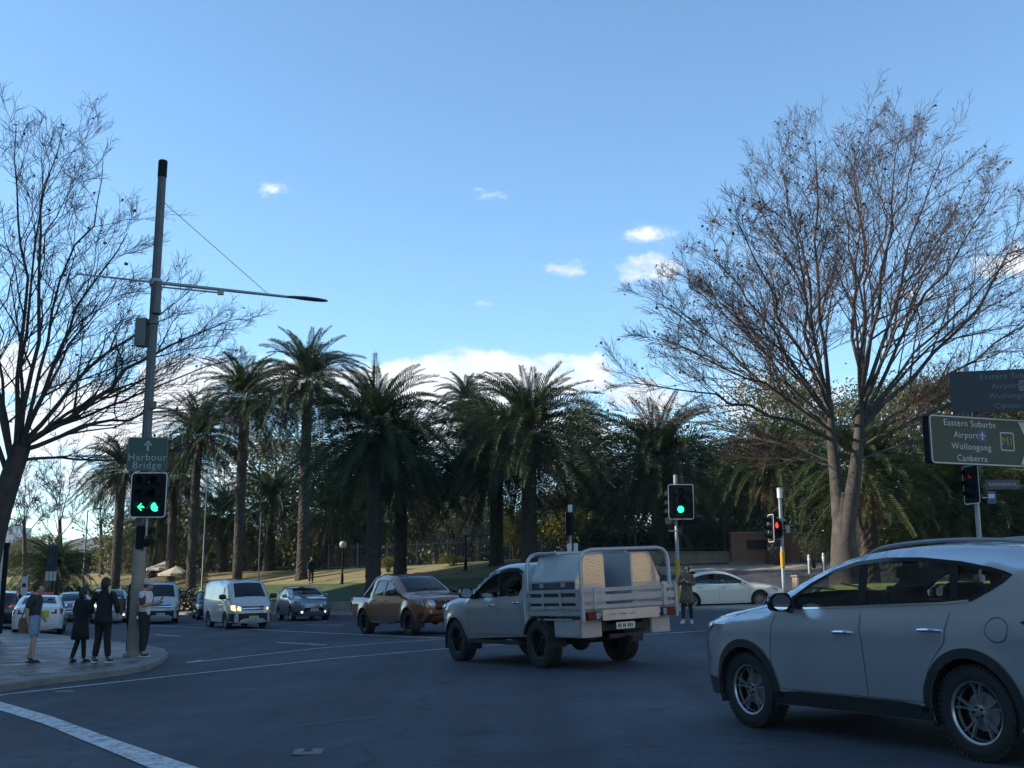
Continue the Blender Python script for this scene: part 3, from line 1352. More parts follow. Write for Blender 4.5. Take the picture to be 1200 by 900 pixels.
def make_wheel(parent, x, y, r, w, rim_r, style, m_rim, side, n_spoke=5):
    """side +1: outer face looks to +Y."""
    root = empty('wheel', (x, y, r), 0, parent)
    hw = w / 2
    tp = MB()
    prof = [(rim_r, -hw * .85), (rim_r + .012, -hw * .97), (rim_r + (r - rim_r) * .45, -hw * 1.03), (r - .035, -hw * .97), (r - .008, -hw * .80), (r, -hw * .5), (r, -hw * .12),
            (r - .008, -hw * .10), (r - .008, hw * .10), (r, hw * .12), (r, hw * .5), (r - .008, hw * .80), (r - .035, hw * .97), (r - .05, hw * 1.0), (rim_r + (r - rim_r) * .45, hw * 1.03), (rim_r + .012, hw * .97), (rim_r, hw * .85)]
    tp.lathe(prof, 40, axis='Y')
    nb = 52
    for k in range(nb):               # shoulder tread blocks
        a = 2 * math.pi * k / nb
        for sy in (1, -1):
            rot = Matrix.Rotation(-a, 3, 'Y')
            c = rot @ Vector((r - .012, sy * hw * .74, 0))
            tp.box(c, (.022, hw * .42, 2 * math.pi * r / nb * .62), rot)
    t = tp.build('tyre', M_RUB, root, smooth=True, angle=35)
    rb = MB()
    f = hw * .62 * side                # face plane
    rb.lathe([(rim_r, hw * .85), (rim_r - .010, hw * .82), (rim_r - .018, hw * .74), (rim_r - .03, hw * .3), (rim_r - .045, -hw * .85), (rim_r, -hw * .85)] if side > 0 else
             [(rim_r, -hw * .85), (rim_r - .014, -hw * .80), (rim_r - .03, -hw * .3), (rim_r - .045, hw * .85), (rim_r, hw * .85)], 40, axis='Y', mi=0)
    # dark backing disc with brake
    b0 = -.02 * side
    rb.lathe([(.001, b0), (rim_r - .035, b0)], 32, axis='Y', mi=1)
    rb.lathe([(.001, b0 + .03 * side), (rim_r * .62, b0 + .03 * side), (rim_r * .62, b0)], 32, axis='Y', mi=2)
    hub = rim_r * .22
    rb.lathe([(rim_r - .019, hw * .72 * side), (rim_r - .05, -hw * .5 * side)], 40, axis='Y', mi=1)
    rb.lathe([(.001, f * 1.02), (hub * .6, f * 1.02), (hub * .8, f * .92), (hub * 1.15, f * .84), (hub * 1.15, b0)], 24, axis='Y', mi=0)
    for k in range(n_spoke):
        a0 = 2 * math.pi * k / n_spoke + .3
        branches = ((0, 0, 1),) if style == 'single' else ((-.19, -.03, 1), (.19, .03, 1))
        for (da, db, _) in branches:
            w0 = hub * .55 if style == 'single' else hub * .42
            w1 = w0 * (1.25 if style == 'single' else .8)
            pts = []
            for (rad, fy) in ((hub * .9, f * .86), (rim_r * .6, f * .92), (rim_r * .97, f * 1.05)):
                tt_ = (rad - hub * .9) / (rim_r * .97 - hub * .9)
                aa = a0 + db * 2 + (da - db * 2) * tt_
                pts.append((Vector((rad * math.cos(aa), fy, rad * math.sin(aa))), aa, w0 + (w1 - w0) * tt_))
            vs = []
            for (p, aa, wd) in pts:
                tn = Vector((-math.sin(aa), 0, math.cos(aa)))
                for (sw, dy) in ((1, -.03), (.7, 0), (-.7, 0), (-1, -.03)):
                    vs.append(p + tn * wd * .5 * sw + Vector((0, dy * side, 0)))
            rb.add(vs, [(4 * i + j, 4 * i + j + 1, 4 * i + j + 5, 4 * i + j + 4) for i in range(2) for j in range(3)], mi=0)
    for k in range(5):
        a = 2 * math.pi * k / 5
        c = (hub * .75 * math.cos(a), f * .9, hub * .75 * math.sin(a))
        rb.cyl(c, (c[0], c[1] + .02 * side, c[2]), .011, n=6, mi=1)
    rb.build('rim', [m_rim, M_GLOSSK, M_STEEL], root, smooth=True, angle=35)
    return root


def wheels_for(sh, root, r, w, rim_r, style, m_rim, n_spoke=5, inset_=.03, yw=None):
    for xw in sh.wheels:
        for sg in (1, -1):
            Y = (yw if yw else sh.base(xw, sh.zw + sh.Ra + .02)) - w / 2 - inset_
            make_wheel(root, xw, sg * Y, r, w, rim_r, style, m_rim, sg, n_spoke)


def wheel_wells(sh, root, depth=.34):
    for xw in sh.wheels:
        for sg in (1, -1):
            mb = MB()
            Y = sh.base(xw, sh.zw + sh.Ra + .02) - .012
            vs = []
            n = 18
            for k in range(n + 1):
                a = -.35 + (math.pi + .7) * k / n
                for yy in (Y, Y - depth):
                    vs.append((xw + (sh.Ra + .012) * math.cos(a), sg * yy, sh.zw + (sh.Ra + .012) * math.sin(a)))
            c = len(vs)
            vs.append((xw, sg * (Y - depth), sh.zw))
            fs = [(2 * k, 2 * k + 1, 2 * k + 3, 2 * k + 2) for k in range(n)] + [(2 * k + 1, 2 * k + 3, c) for k in range(n)]
            mb.add(vs, fs)
            mb.build('wheel_arch_liner', M_PLAST, root, smooth=True)


def underbody(sh, root, z0, z1, x0=None, x1=None, w=None):
    mb = MB()
    w = w or sh.W * 1.5
    a = x0 if x0 is not None else sh.xR + .35
    b = x1 if x1 is not None else sh.xF - .45
    mb.box(((a + b) / 2, 0, (z0 + z1) / 2), (b - a, w, z1 - z0))
    for xw in sh.wheels:
        mb.cyl((xw, -sh.W + .2, sh.zw), (xw, sh.W - .2, sh.zw), .05, n=8)
        mb.sphere((xw, 0, sh.zw), .13, 10)
    mb.cyl((sh.xR + .15, .4, z0 + .02), (0, .35, z0 + .02), .035, n=8)
    mb.build('underbody', M_PLAST, root)


def interior(sh, root, zfloor, rows, zb, xdash, w, wheel_side=-1, seat_h=.62, driver=False):
    mb = MB()
    x0 = rows[-1] - .7
    mb.box(((x0 + xdash + .3) / 2, 0, zfloor), (xdash + .3 - x0, w * 2 - .1, .06))
    mb.box((xdash, 0, zb - .22), (.42, w * 2 - .16, .36))
    mb.build('dashboard', M_PLAST, root, bevel=.02)
    for rx in rows:
        for sy in ((.37, -.37) if w > .6 else (.33, -.33)):
            st = MB()
            st.box((rx + .05, sy, zfloor + .32), (.5, .5, .16))
            rot = Matrix.Rotation(R(-14), 3, 'Y')
            st.box((rx - .26, sy, zfloor + .32 + seat_h / 2), (.13, .48, seat_h), rot)
            st.box((rx - .37, sy, zfloor + .44 + seat_h), (.09, .26, .19), rot)
            st.build('seat', M_SEAT, root, bevel=.04, smooth=True)
    sw = MB()
    c = Vector((xdash - .33, .37 * wheel_side, zb - .10))
    pts = []
    for k in range(20):
        a = 2 * math.pi * k / 20
        pts.append(c + Vector((.07 * math.sin(a), .18 * math.cos(a), .17 * math.sin(a))))
    sw.tube(pts, .014, 6, closed=True)
    sw.bar(c + Vector((0, -.17, 0)), c + Vector((0, .17, 0)), .03, .02)
    sw.bar(c, c + Vector((.25, 0, -.1)), .05, .05)
    sw.build('steering_wheel', M_PLAST, root, smooth=True)


def plate(root, M, w=.372, h=.107, m=None):
    mb = MB()
    mb.prism(rounded_rect(w, h, .012, 3), 'Z', 0, .008, mi=0)
    for k, xx in enumerate((-.38, -.28, -.12, -.03, .14, .24, .34)):
        mb.box((xx * w, 0, .009), (w * .055, h * .55, .003), mi=1)
    o = mb.build('number_plate', [m or M_PLATE, M_INK], root, tri_fix=False)
    o.matrix_local = M
    return o


M0 = Matrix.Identity(4)


def face_matrix(loc, normal, up=Vector((0, 0, 1))):
    """A frame whose +Z is the normal and +Y is up as far as it can be."""
    z = Vector(normal).normalized()
    x = Vector(up).cross(z).normalized()
    y = z.cross(x)
    M = Matrix((x, y, z)).transposed().to_4x4()
    M.translation = Vector(loc)
    return M


def split_sides(o):
    """One trim part on each side of a vehicle instead of one mesh holding both."""
    me = o.data
    side = [sum(me.vertices[i].co.y for i in p.vertices) > 0 for p in me.polygons]
    if all(side) or not any(side):
        return
    c = o.copy()
    c.data = me.copy()
    COL.objects.link(c)
    for ob, keep in ((o, True), (c, False)):
        bm = bmesh.new()
        bm.from_mesh(ob.data)
        bm.faces.ensure_lookup_table()
        bmesh.ops.delete(bm, geom=[f for f, s_ in zip(bm.faces, side) if s_ != keep], context='FACES')
        bm.to_mesh(ob.data)
        bm.free()


TWO_SIDED = ('window_surround', 'belt_strip', 'panel_pressing', 'door_moulding', 'weather_shield', 'sill_trim', 'lower_cladding')


def place_on_ground(root, x, y, heading):
    for o in list(root.children):
        if o.name.split('.')[0] in TWO_SIDED:
            split_sides(o)
    """Stand a vehicle on the sloping street, nose along heading (degrees from +X)."""
    e = .5
    n = Vector((-(terrain(x + e, y) - terrain(x - e, y)) / (2 * e), -(terrain(x, y + e) - terrain(x, y - e)) / (2 * e), 1)).normalized()
    f = Vector((math.cos(R(heading)), math.sin(R(heading)), 0))
    f = (f - n * f.dot(n)).normalized()
    l = n.cross(f)
    M = Matrix((f, l, n)).transposed().to_4x4()
    root.rotation_euler = M.to_euler()
    root.location = (x, y, terrain(x, y) + .002)


def seams(sh, root, lines, w=.0055, sides=(1, -1)):
    for sg in sides:
        mb = MB()
        for ln in lines:
            sh.ribbon(ln, w, .0035, (sg,), mb=mb)
        mb.build('door_seam', M_PLAST, root)


def door_handles(sh, root, pts, m, sides=(1, -1), w=.2):
    for (x, z) in pts:
        for sg in sides:
            mb = MB()
            y = sg * (sh.y(x, z))
            mb.tube([(x - w / 2, y, z), (x - w / 2 + .025, y + sg * .032, z + .003), (x, y + sg * .042, z + .006), (x + w / 2 - .025, y + sg * .032, z + .004), (x + w / 2, y, z)], [.012, .016, .017, .016, .012], 8)
            mb.build('door_handle', m, root, smooth=True)


def mirrors(sh, root, x, z, m, sides=(1, -1), s=1.0, stalk=M_PLAST):
    for sg in sides:
        y = sh.y(x, z)
        mb = MB()
        mb.cur = 1
        mb.bar((x, sg * (y - .02), z), (x - .02, sg * (y + .10 * s), z + .04), .06, .05)
        mb.cur = 0
        c = Vector((x - .03, sg * (y + .17 * s), z + .085 * s))
        vs = []
        nn = 12
        for j, (dx, k) in enumerate(((.075, .35), (.055, .75), (.02, .97), (-.05, 1.0))):
            for a in range(nn):
                an = 2 * math.pi * a / nn
                cy = abs(math.cos(an)) ** .6 * (1 if math.cos(an) > 0 else -1)
                cz = abs(math.sin(an)) ** .6 * (1 if math.sin(an) > 0 else -1)
                vs.append(c + Vector((dx * s, .115 * s * k * cy, .085 * s * k * cz)))
        fs = [(j * nn + a, j * nn + (a + 1) % nn, (j + 1) * nn + (a + 1) % nn, (j + 1) * nn + a) for j in range(3) for a in range(nn)]
        fs += [list(range(nn))]
        mb.add(vs, fs)
        mb.add([c + Vector((-.048 * s, .105 * s * math.cos(2 * math.pi * a / nn), .075 * s * math.sin(2 * math.pi * a / nn))) for a in range(nn)], [list(range(nn))], 2)
        mb.build('wing_mirror', [m, stalk, M_MIRROR], root, smooth=True)


def wipers(sh, root, i, parent=None):
    mb = MB()
    for (t0, t1) in ((-.55, .05), (.05, .62)):
        a = Vector(sh.strip_pt(i, t0, .012))
        b = Vector(sh.strip_pt(min(i + 2, len(sh.top) - 1), t1, .012))
        mb.tube([a, b], .009, 5)
    mb.build('wiper', M_PLAST, root)


def roof_rails(sh, root, xa, xb, m, tf=.86):
    ia, ib = sh.idx(xa), sh.idx(xb)
    for sg in (1, -1):
        mb = MB()
        pts = []
        ii = list(range(min(ia, ib), max(ia, ib) + 1))
        for k, i in enumerate(ii):
            t = k / (len(ii) - 1)
            off = .034 * min(1, math.sin(math.pi * t) * 4 + .05)
            pts.append(sh.strip_pt(i, sg * tf, off))
        mb.tube(pts, .017, 8)
        mb.build('roof_rail', m, root, smooth=True)


# ------------------------------------------------------------------ the silver SUV in front
def make_suv(label, P, lit=False, rails=True, spoke=M_ALLOY, x=0, y=0, heading=0, name='parked_car', cat='car', group=None, detail=True, tail_lit=False, glass=None):
    glass = glass or M_GLASS
    root = thing(name, label, cat, group=group)
    top = [(2.13, .25, 'c'), (2.20, .33), (2.245, .48), (2.25, .62), (2.23, .78), (2.17, .91), (2.04, .995), (1.75, 1.055), (1.4, 1.105), (1.14, 1.145), (1.02, 1.17),
           (.72, 1.31), (.40, 1.435), (.16, 1.515), (-.02, 1.555), (-.3, 1.592), (-.7, 1.613), (-1.1, 1.608), (-1.5, 1.583), (-1.82, 1.55), (-1.98, 1.52), (-2.03, 1.475),
           (-2.10, 1.30), (-2.18, 1.09), (-2.25, .98), (-2.30, .80), (-2.31, .62), (-2.28, .45), (-2.22, .33), (-2.12, .27, 'c')]
    belt = lambda xx: 1.09 + .035 * (.9 - xx) / 2
    sh = Shell(top, (1.33, -1.33), .40, .25, .915, belt, tumble=.34, fx=(.75, .24), rx=(.6, .16), r_edge=.085, res=.06 if detail else .1, flare=.022, tuck=.05, endcrown=.11, crease=(.95, .012), zw=.36, shoulder=.045)
    dlo = [(.80, 1.13), (.42, 1.33), (.13, 1.445), (-.10, 1.50), (-.45, 1.523), (-.85, 1.51), (-1.25, 1.465), (-1.52, 1.415), (-1.72, 1.365), (-1.56, 1.275), (-1.38, 1.195), (-1.10, 1.175), (-.3, 1.15)]
    dlo = densify(dlo, .06)
    iw0, iw1 = sh.idx(.93), sh.idx(.10)
    ir0, ir1 = sh.idx(-2.05), sh.idx(-2.19)
    sh.body('body', P, root, holes=[dlo], screens=[(iw0, iw1, .86), (ir0, ir1, .8)])
    wheel_wells(sh, root)
    underbody(sh, root, .22, .42)
    # glass and pillars
    p1 = [(.77, 1.137), (.41, 1.322), (.12, 1.435), (-.10, 1.490), (-.155, 1.494), (-.20, 1.15)]
    p2 = [(-.27, 1.152), (-.235, 1.498), (-.45, 1.515), (-.85, 1.502), (-1.14, 1.470), (-1.19, 1.185)]
    p3 = [(-1.245, 1.188), (-1.20, 1.463), (-1.51, 1.405), (-1.69, 1.36), (-1.55, 1.285), (-1.385, 1.207)]
    for pp in (p1, p2, p3):
        for sg in (1, -1):
            sh.patch(pp, -.012, (sg,), lip=False).build('side_window', glass, root, smooth=True)
    mb = MB()
    sh.ribbon(dlo, .035, .004, mb=mb, closed=True)
    sh.patch([(-.185, 1.14), (-.145, 1.502), (-.25, 1.507), (-.285, 1.14)], -.004, mb=mb)
    sh.patch([(-1.175, 1.175), (-1.125, 1.478), (-1.215, 1.468), (-1.26, 1.175)], -.004, mb=mb)
    sh.patch([(.82, 1.125), (.62, 1.225), (.60, 1.135)], .004, mb=mb)
    mb.build('window_surround', M_GLOSSK, root, smooth=True)
    mb = MB()
    sh.ribbon([(.78, 1.117), (.2, 1.128), (-.6, 1.150), (-1.1, 1.164), (-1.36, 1.183)], .016, .008, mb=mb)
    mb.build('belt_strip', M_CHROME, root, smooth=True)
    sh.screen('windscreen', glass, root, iw0, iw1, .86)
    sh.screen('rear_window', glass, root, ir0, ir1, .8)
    interior(sh, root, .42, (.05, -.85), 1.13, .85, .72, seat_h=.56)
    # cladding
    mb = MB()
    for xw in (1.33, -1.33):
        arc = [(xw + .435 * math.cos(a), .36 + .435 * math.sin(a)) for a in np.linspace(-.18, math.pi + .18, 30)]
        sh.ribbon(arc, .075, .012, mb=mb)
    sh.patch([(.93, .255), (.93, .36), (.6, .385), (-.6, .385), (-.93, .36), (-.93, .255)], .012, mb=mb)
    mb.build('lower_cladding', M_CLAD, root, smooth=True)
    mb = MB()
    sh.patch([(2.08, .27), (2.12, .45), (1.80, .44), (1.74, .28)], .012, mb=mb)
    sh.endpatch([(-.78, .27), (.78, .27), (.76, .42), (-.76, .42)], .012, True, mb=mb)
    mb.build('front_bumper', M_CLAD, root, smooth=True)
    mb = MB()
    sh.patch([(-1.76, .28), (-1.80, .56), (-2.2, .56), (-2.16, .29)], .012, mb=mb)
    sh.endpatch([(-.8, .28), (.8, .28), (.8, .55), (-.8, .55)], .012, False, mb=mb)
    mb.build('rear_bumper', M_CLAD, root, smooth=True)
    # front features
    hl = [(.48, .75), (.70, .79), (.74, .90), (.52, .86)]
    hs = [(2.20, .77), (2.14, .91), (1.86, .99), (1.84, .955), (2.05, .84)]
    for sg in (1, -1):
        mb = MB()
        sh.patch(hs, .006, (sg,), mb=mb, step=.04)
        sh.endpatch(hl if sg > 0 else mirror_poly(hl), .010, True, mb=mb)
        mb.build('headlight', M_LITW if lit == 'head' else M_LAMP, root, smooth=True)
        mb = MB()
        sh.endpatch([(sg * .52, .37), (sg * .68, .37), (sg * .68, .46), (sg * .52, .46)], .02, True, mb=mb)
        mb.build('fog_light', M_LITW if lit else M_LAMP, root)
        tl = [(-2.13, .95), (-2.13, 1.06), (-1.95, 1.07), (-1.82, 1.03), (-1.95, .96)]
        mb = MB()
        sh.patch(tl, .010, (sg,), mb=mb, step=.04)
        te = [(.40, .95), (.66, .95), (.66, 1.05), (.42, 1.04)]
        sh.endpatch(te if sg > 0 else mirror_poly(te), .012, False, mb=mb)
        mb.build('tail_light', M_LITR if tail_lit else M_TAIL, root, smooth=True)
        if lit:
            mb = MB()
            sh.endpatch([(sg * .72, .60), (sg * .80, .61), (sg * .80, .72), (sg * .72, .70)], .03, True, mb=mb)
            mb.build('indicator', M_LIT, root)
    mb = MB()
    sh.endpatch([(-.46, .66), (.46, .66), (.52, .82), (-.52, .82)], .006, True, mb=mb)
    sh.endpatch([(-.5, .44), (.5, .44), (.44, .62), (-.44, .62)], .008, True, mb=mb)
    mb.build('grille', M_GLOSSK, root, smooth=True)
    mb2 = MB()
    for zz in (.70, .745, .79):
        sh.endpatch([(-.47, zz - .009), (.47, zz - .009), (.47, zz + .009), (-.47, zz + .009)], .016, True, mb=mb2)
    ex = sh.endface(0, .80, True, .02)[0]
    ring = [(ex, .075 * math.cos(a), .80 + .05 * math.sin(a)) for a in np.linspace(0, 2 * math.pi, 20, endpoint=False)]
    mb2.tube(ring, .009, 6, closed=True)
    mb2.build('grille_bar', M_CHROME, root, smooth=True)
    plate(root, face_matrix(sh.endface(0, .52, True, .02), (1, 0, 0)))
    plate(root, face_matrix(sh.endface(0, .82, False, .02), (-1, 0, 0)))
    seams(sh, root, [[(.86, 1.12), (.93, .8), (.94, .55), (.88, .40)], [(-.225, 1.145), (-.25, .7), (-.25, .39)],
                     [(-1.2, 1.18), (-1.12, .86), (-.98, .72), (-.86, .5), (-.84, .39)], [(.85, .395), (.3, .395), (-.84, .395)], [(1.0, 1.13), (1.5, 1.06), (2.0, .975)]])
    fl = MB()
    sh.ribbon([(-1.62 + .10 * math.cos(a), .97 + .09 * math.sin(a)) for a in np.linspace(0, 2 * math.pi, 24, endpoint=False)], .006, .004, (1,), mb=fl, closed=True)
    fl.build('fuel_flap', M_PLAST, root)
    door_handles(sh, root, [(-.04, .92), (-1.0, .955)], P if P != P_SILVER else M_CHROME, w=.22)
    mirrors(sh, root, .66, 1.10, P if P != P_SILVER else M_GLOSSK, s=1.0)
    wipers(sh, root, iw0)
    if rails:
        roof_rails(sh, root, -.05, -1.85, M_STEEL, .84)
    mb = MB()
    i = sh.idx(-1.75)
    c = Vector(sh.strip_pt(i, 0, 0))
    mb.bar(c + Vector((.06, 0, .01)), c + Vector((-.09, 0, .05)), .03, .05)
    mb.build('aerial', P, root, bevel=.01)
    wheels_for(sh, root, .355, .225, .235, 'double', spoke, 5)
    place_on_ground(root, x, y, heading)
    return root


make_suv('large silver SUV with roof rails and two tone wheels, cut by the right edge', P_SILVER, x=3.70, y=10.12, heading=117, name='silver_suv')
# ------------------------------------------------------------------ other vehicles
def side_glass(sh, root, polys, glass, off=-.012):
    for pp in polys:
        for sg in (1, -1):
            sh.patch(pp, off, (sg,), lip=False).build('side_window', glass, root, smooth=True)


def lamps(sh, root, name, material, side_poly=None, end_poly=None, front=True, off=.010, sides=(1, -1)):
    for sg in sides:
        mb = MB()
        if side_poly:
            sh.patch(side_poly, off * .7, (sg,), mb=mb, step=.04)
        if end_poly:
            sh.endpatch(end_poly if sg > 0 else mirror_poly(end_poly), off, front, mb=mb)
        mb.build(name, material, root, smooth=True)


def make_sedan(label, P, x, y, heading, name='sedan', cat='car', group=None, rear_ad=False, topper=False, tail_lit=False, res=.08):
    root = thing(name, label, cat, group=group)
    top = [(2.26, .20, 'c'), (2.35, .30), (2.385, .45), (2.37, .60), (2.28, .705), (2.10, .77), (1.75, .845), (1.35, .905), (1.08, .945), (.78, 1.10), (.42, 1.285), (.10, 1.395), (-.25, 1.45), (-.65, 1.46),
           (-1.0, 1.415), (-1.35, 1.295), (-1.68, 1.145), (-1.85, 1.085), (-2.1, 1.065), (-2.32, 1.045), (-2.39, .98), (-2.42, .80), (-2.425, .6), (-2.40, .40), (-2.32, .26, 'c')]
    sh = Shell(top, (1.39, -1.385), .375, .20, .91, lambda xx: .93 + .02 * (.9 - xx) / 2, tumble=.40, fx=(.75, .24), rx=(.6, .14), r_edge=.08, res=res, flare=.014, tuck=.05, endcrown=.12, crease=(.80, .012), zw=.335, shoulder=.03)
    dlo = densify([(.86, .955), (.55, 1.125), (.22, 1.275), (-.05, 1.345), (-.40, 1.37), (-.75, 1.35), (-1.10, 1.275), (-1.42, 1.125), (-1.58, 1.02), (-1.2, .985), (-.3, .97)], .08)
    i0, i1, j0, j1 = sh.idx(1.02), sh.idx(.16), sh.idx(-1.10), sh.idx(-1.72)
    sh.body('body', P, root, holes=[dlo], screens=[(i0, i1, .85), (j0, j1, .82)])
    wheel_wells(sh, root)
    underbody(sh, root, .18, .38)
    side_glass(sh, root, [[(.82, .962), (.53, 1.115), (.21, 1.262), (-.05, 1.333), (-.17, 1.345), (-.20, .972)],
                          [(-.26, .975), (-.23, 1.35), (-.41, 1.357), (-.75, 1.337), (-1.05, 1.275), (-1.12, .985)],
                          [(-1.17, .987), (-1.11, 1.26), (-1.40, 1.12), (-1.53, 1.025)]], M_GLASSD)
    mb = MB()
    sh.ribbon(dlo, .03, .004, mb=mb, closed=True)
    sh.patch([(-.19, .96), (-.16, 1.355), (-.24, 1.36), (-.27, .96)], -.004, mb=mb)
    mb.build('window_surround', M_GLOSSK, root, smooth=True)
    sh.screen('windscreen', M_GLASS, root, i0, i1, .85)
    sh.screen('rear_window', M_GLASSD, root, j0, j1, .82)
    interior(sh, root, .30, (-.05, -.95), .98, .85, .7, seat_h=.52)
    mb = MB()
    sh.ribbon([(.82, .948), (-.3, .962), (-1.5, 1.008)], .014, .007, mb=mb)
    mb.build('belt_strip', M_CHROME, root, smooth=True)
    lamps(sh, root, 'headlight', M_LAMP, [(2.33, .58), (2.24, .70), (1.88, .80), (1.84, .77), (2.1, .62)], [(.42, .60), (.70, .60), (.72, .69), (.5, .67)])
    lamps(sh, root, 'tail_light', M_LITR if tail_lit else M_TAIL, [(-2.36, .78), (-2.34, .98), (-2.12, 1.0), (-2.02, .96), (-2.1, .84)], [(.48, .80), (.76, .80), (.74, .97), (.50, .96)], False)
    mb = MB()
    sh.endpatch([(-.42, .56), (.42, .56), (.46, .68), (-.46, .68)], .008, True, mb=mb)
    sh.endpatch([(-.6, .25), (.6, .25), (.5, .45), (-.5, .45)], .008, True, mb=mb)
    mb.build('grille', M_GLOSSK, root, smooth=True)
    mb = MB()
    sh.ribbon([(2.2, .24), (2.36, .24)], .05, .01, mb=mb)
    sh.ribbon([(.98, .225), (-.98, .225)], .06, .01, mb=mb)
    mb.build('sill_trim', M_CLAD if not P == P_PEARL else P, root, smooth=True)
    seams(sh, root, [[(.90, .94), (.97, .7), (.96, .45), (.90, .26)], [(-.225, .965), (-.25, .6), (-.25, .26)], [(-1.18, .98), (-1.10, .75), (-.96, .55), (-.92, .26)], [(.90, .26), (-.92, .26)], [(1.1, .93), (1.6, .86), (2.05, .765)]])
    door_handles(sh, root, [(-.05, .82), (-1.0, .84)], M_CHROME if P == P_PEARL else P)
    mirrors(sh, root, .70, .955, P, s=.95)
    plate(root, face_matrix(sh.endface(0, .46, True, .02), (1, 0, 0)))
    plate(root, face_matrix(sh.endface(0, .56, False, .02), (-1, 0, 0)))
    wipers(sh, root, i0)
    if rear_ad:
        mb = MB()
        sh.endpatch([(-.42, .66), (.42, .66), (.42, .985), (-.42, .985)], .03, False, mb=mb)
        M = face_matrix((sh.endface(0, .82, False, .034)[0], 0, .82), (-1, 0, 0))
        mb2 = MB()
        vs = []
        for k, (yy, zz, ww, hh) in enumerate(((.02, .05, .46, .05), (-.05, -.03, .36, .035), (.0, -.09, .5, .028))):
            sh.endpatch([(yy - ww / 2, .82 + zz - hh / 2), (yy + ww / 2, .82 + zz - hh / 2), (yy + ww / 2, .82 + zz + hh / 2), (yy - ww / 2, .82 + zz + hh / 2)], .034, False, mb=mb2)
        t = mb.build('advert_panel', mat('yellow_advert', (.62, .55, .05), .5, var=.2, vscale=3, color2=(.35, .55, .06)), root)
        mb2.build('advert_lettering', mat('advert_red', (.4, .08, .03), .5), t)
    if topper:
        mb = MB()
        mb.prism([(-.10, 1.475), (.12, 1.475), (.08, 1.60), (-.05, 1.60)], 'Y', -.42, .42)
        mb.build('taxi_roof_light', mat('taxi_topper_red', (.45, .10, .07), .4), root, bevel=.02)
    wheels_for(sh, root, .335, .215, .215, 'single', M_ALLOY, 10)
    place_on_ground(root, x, y, heading)
    return root


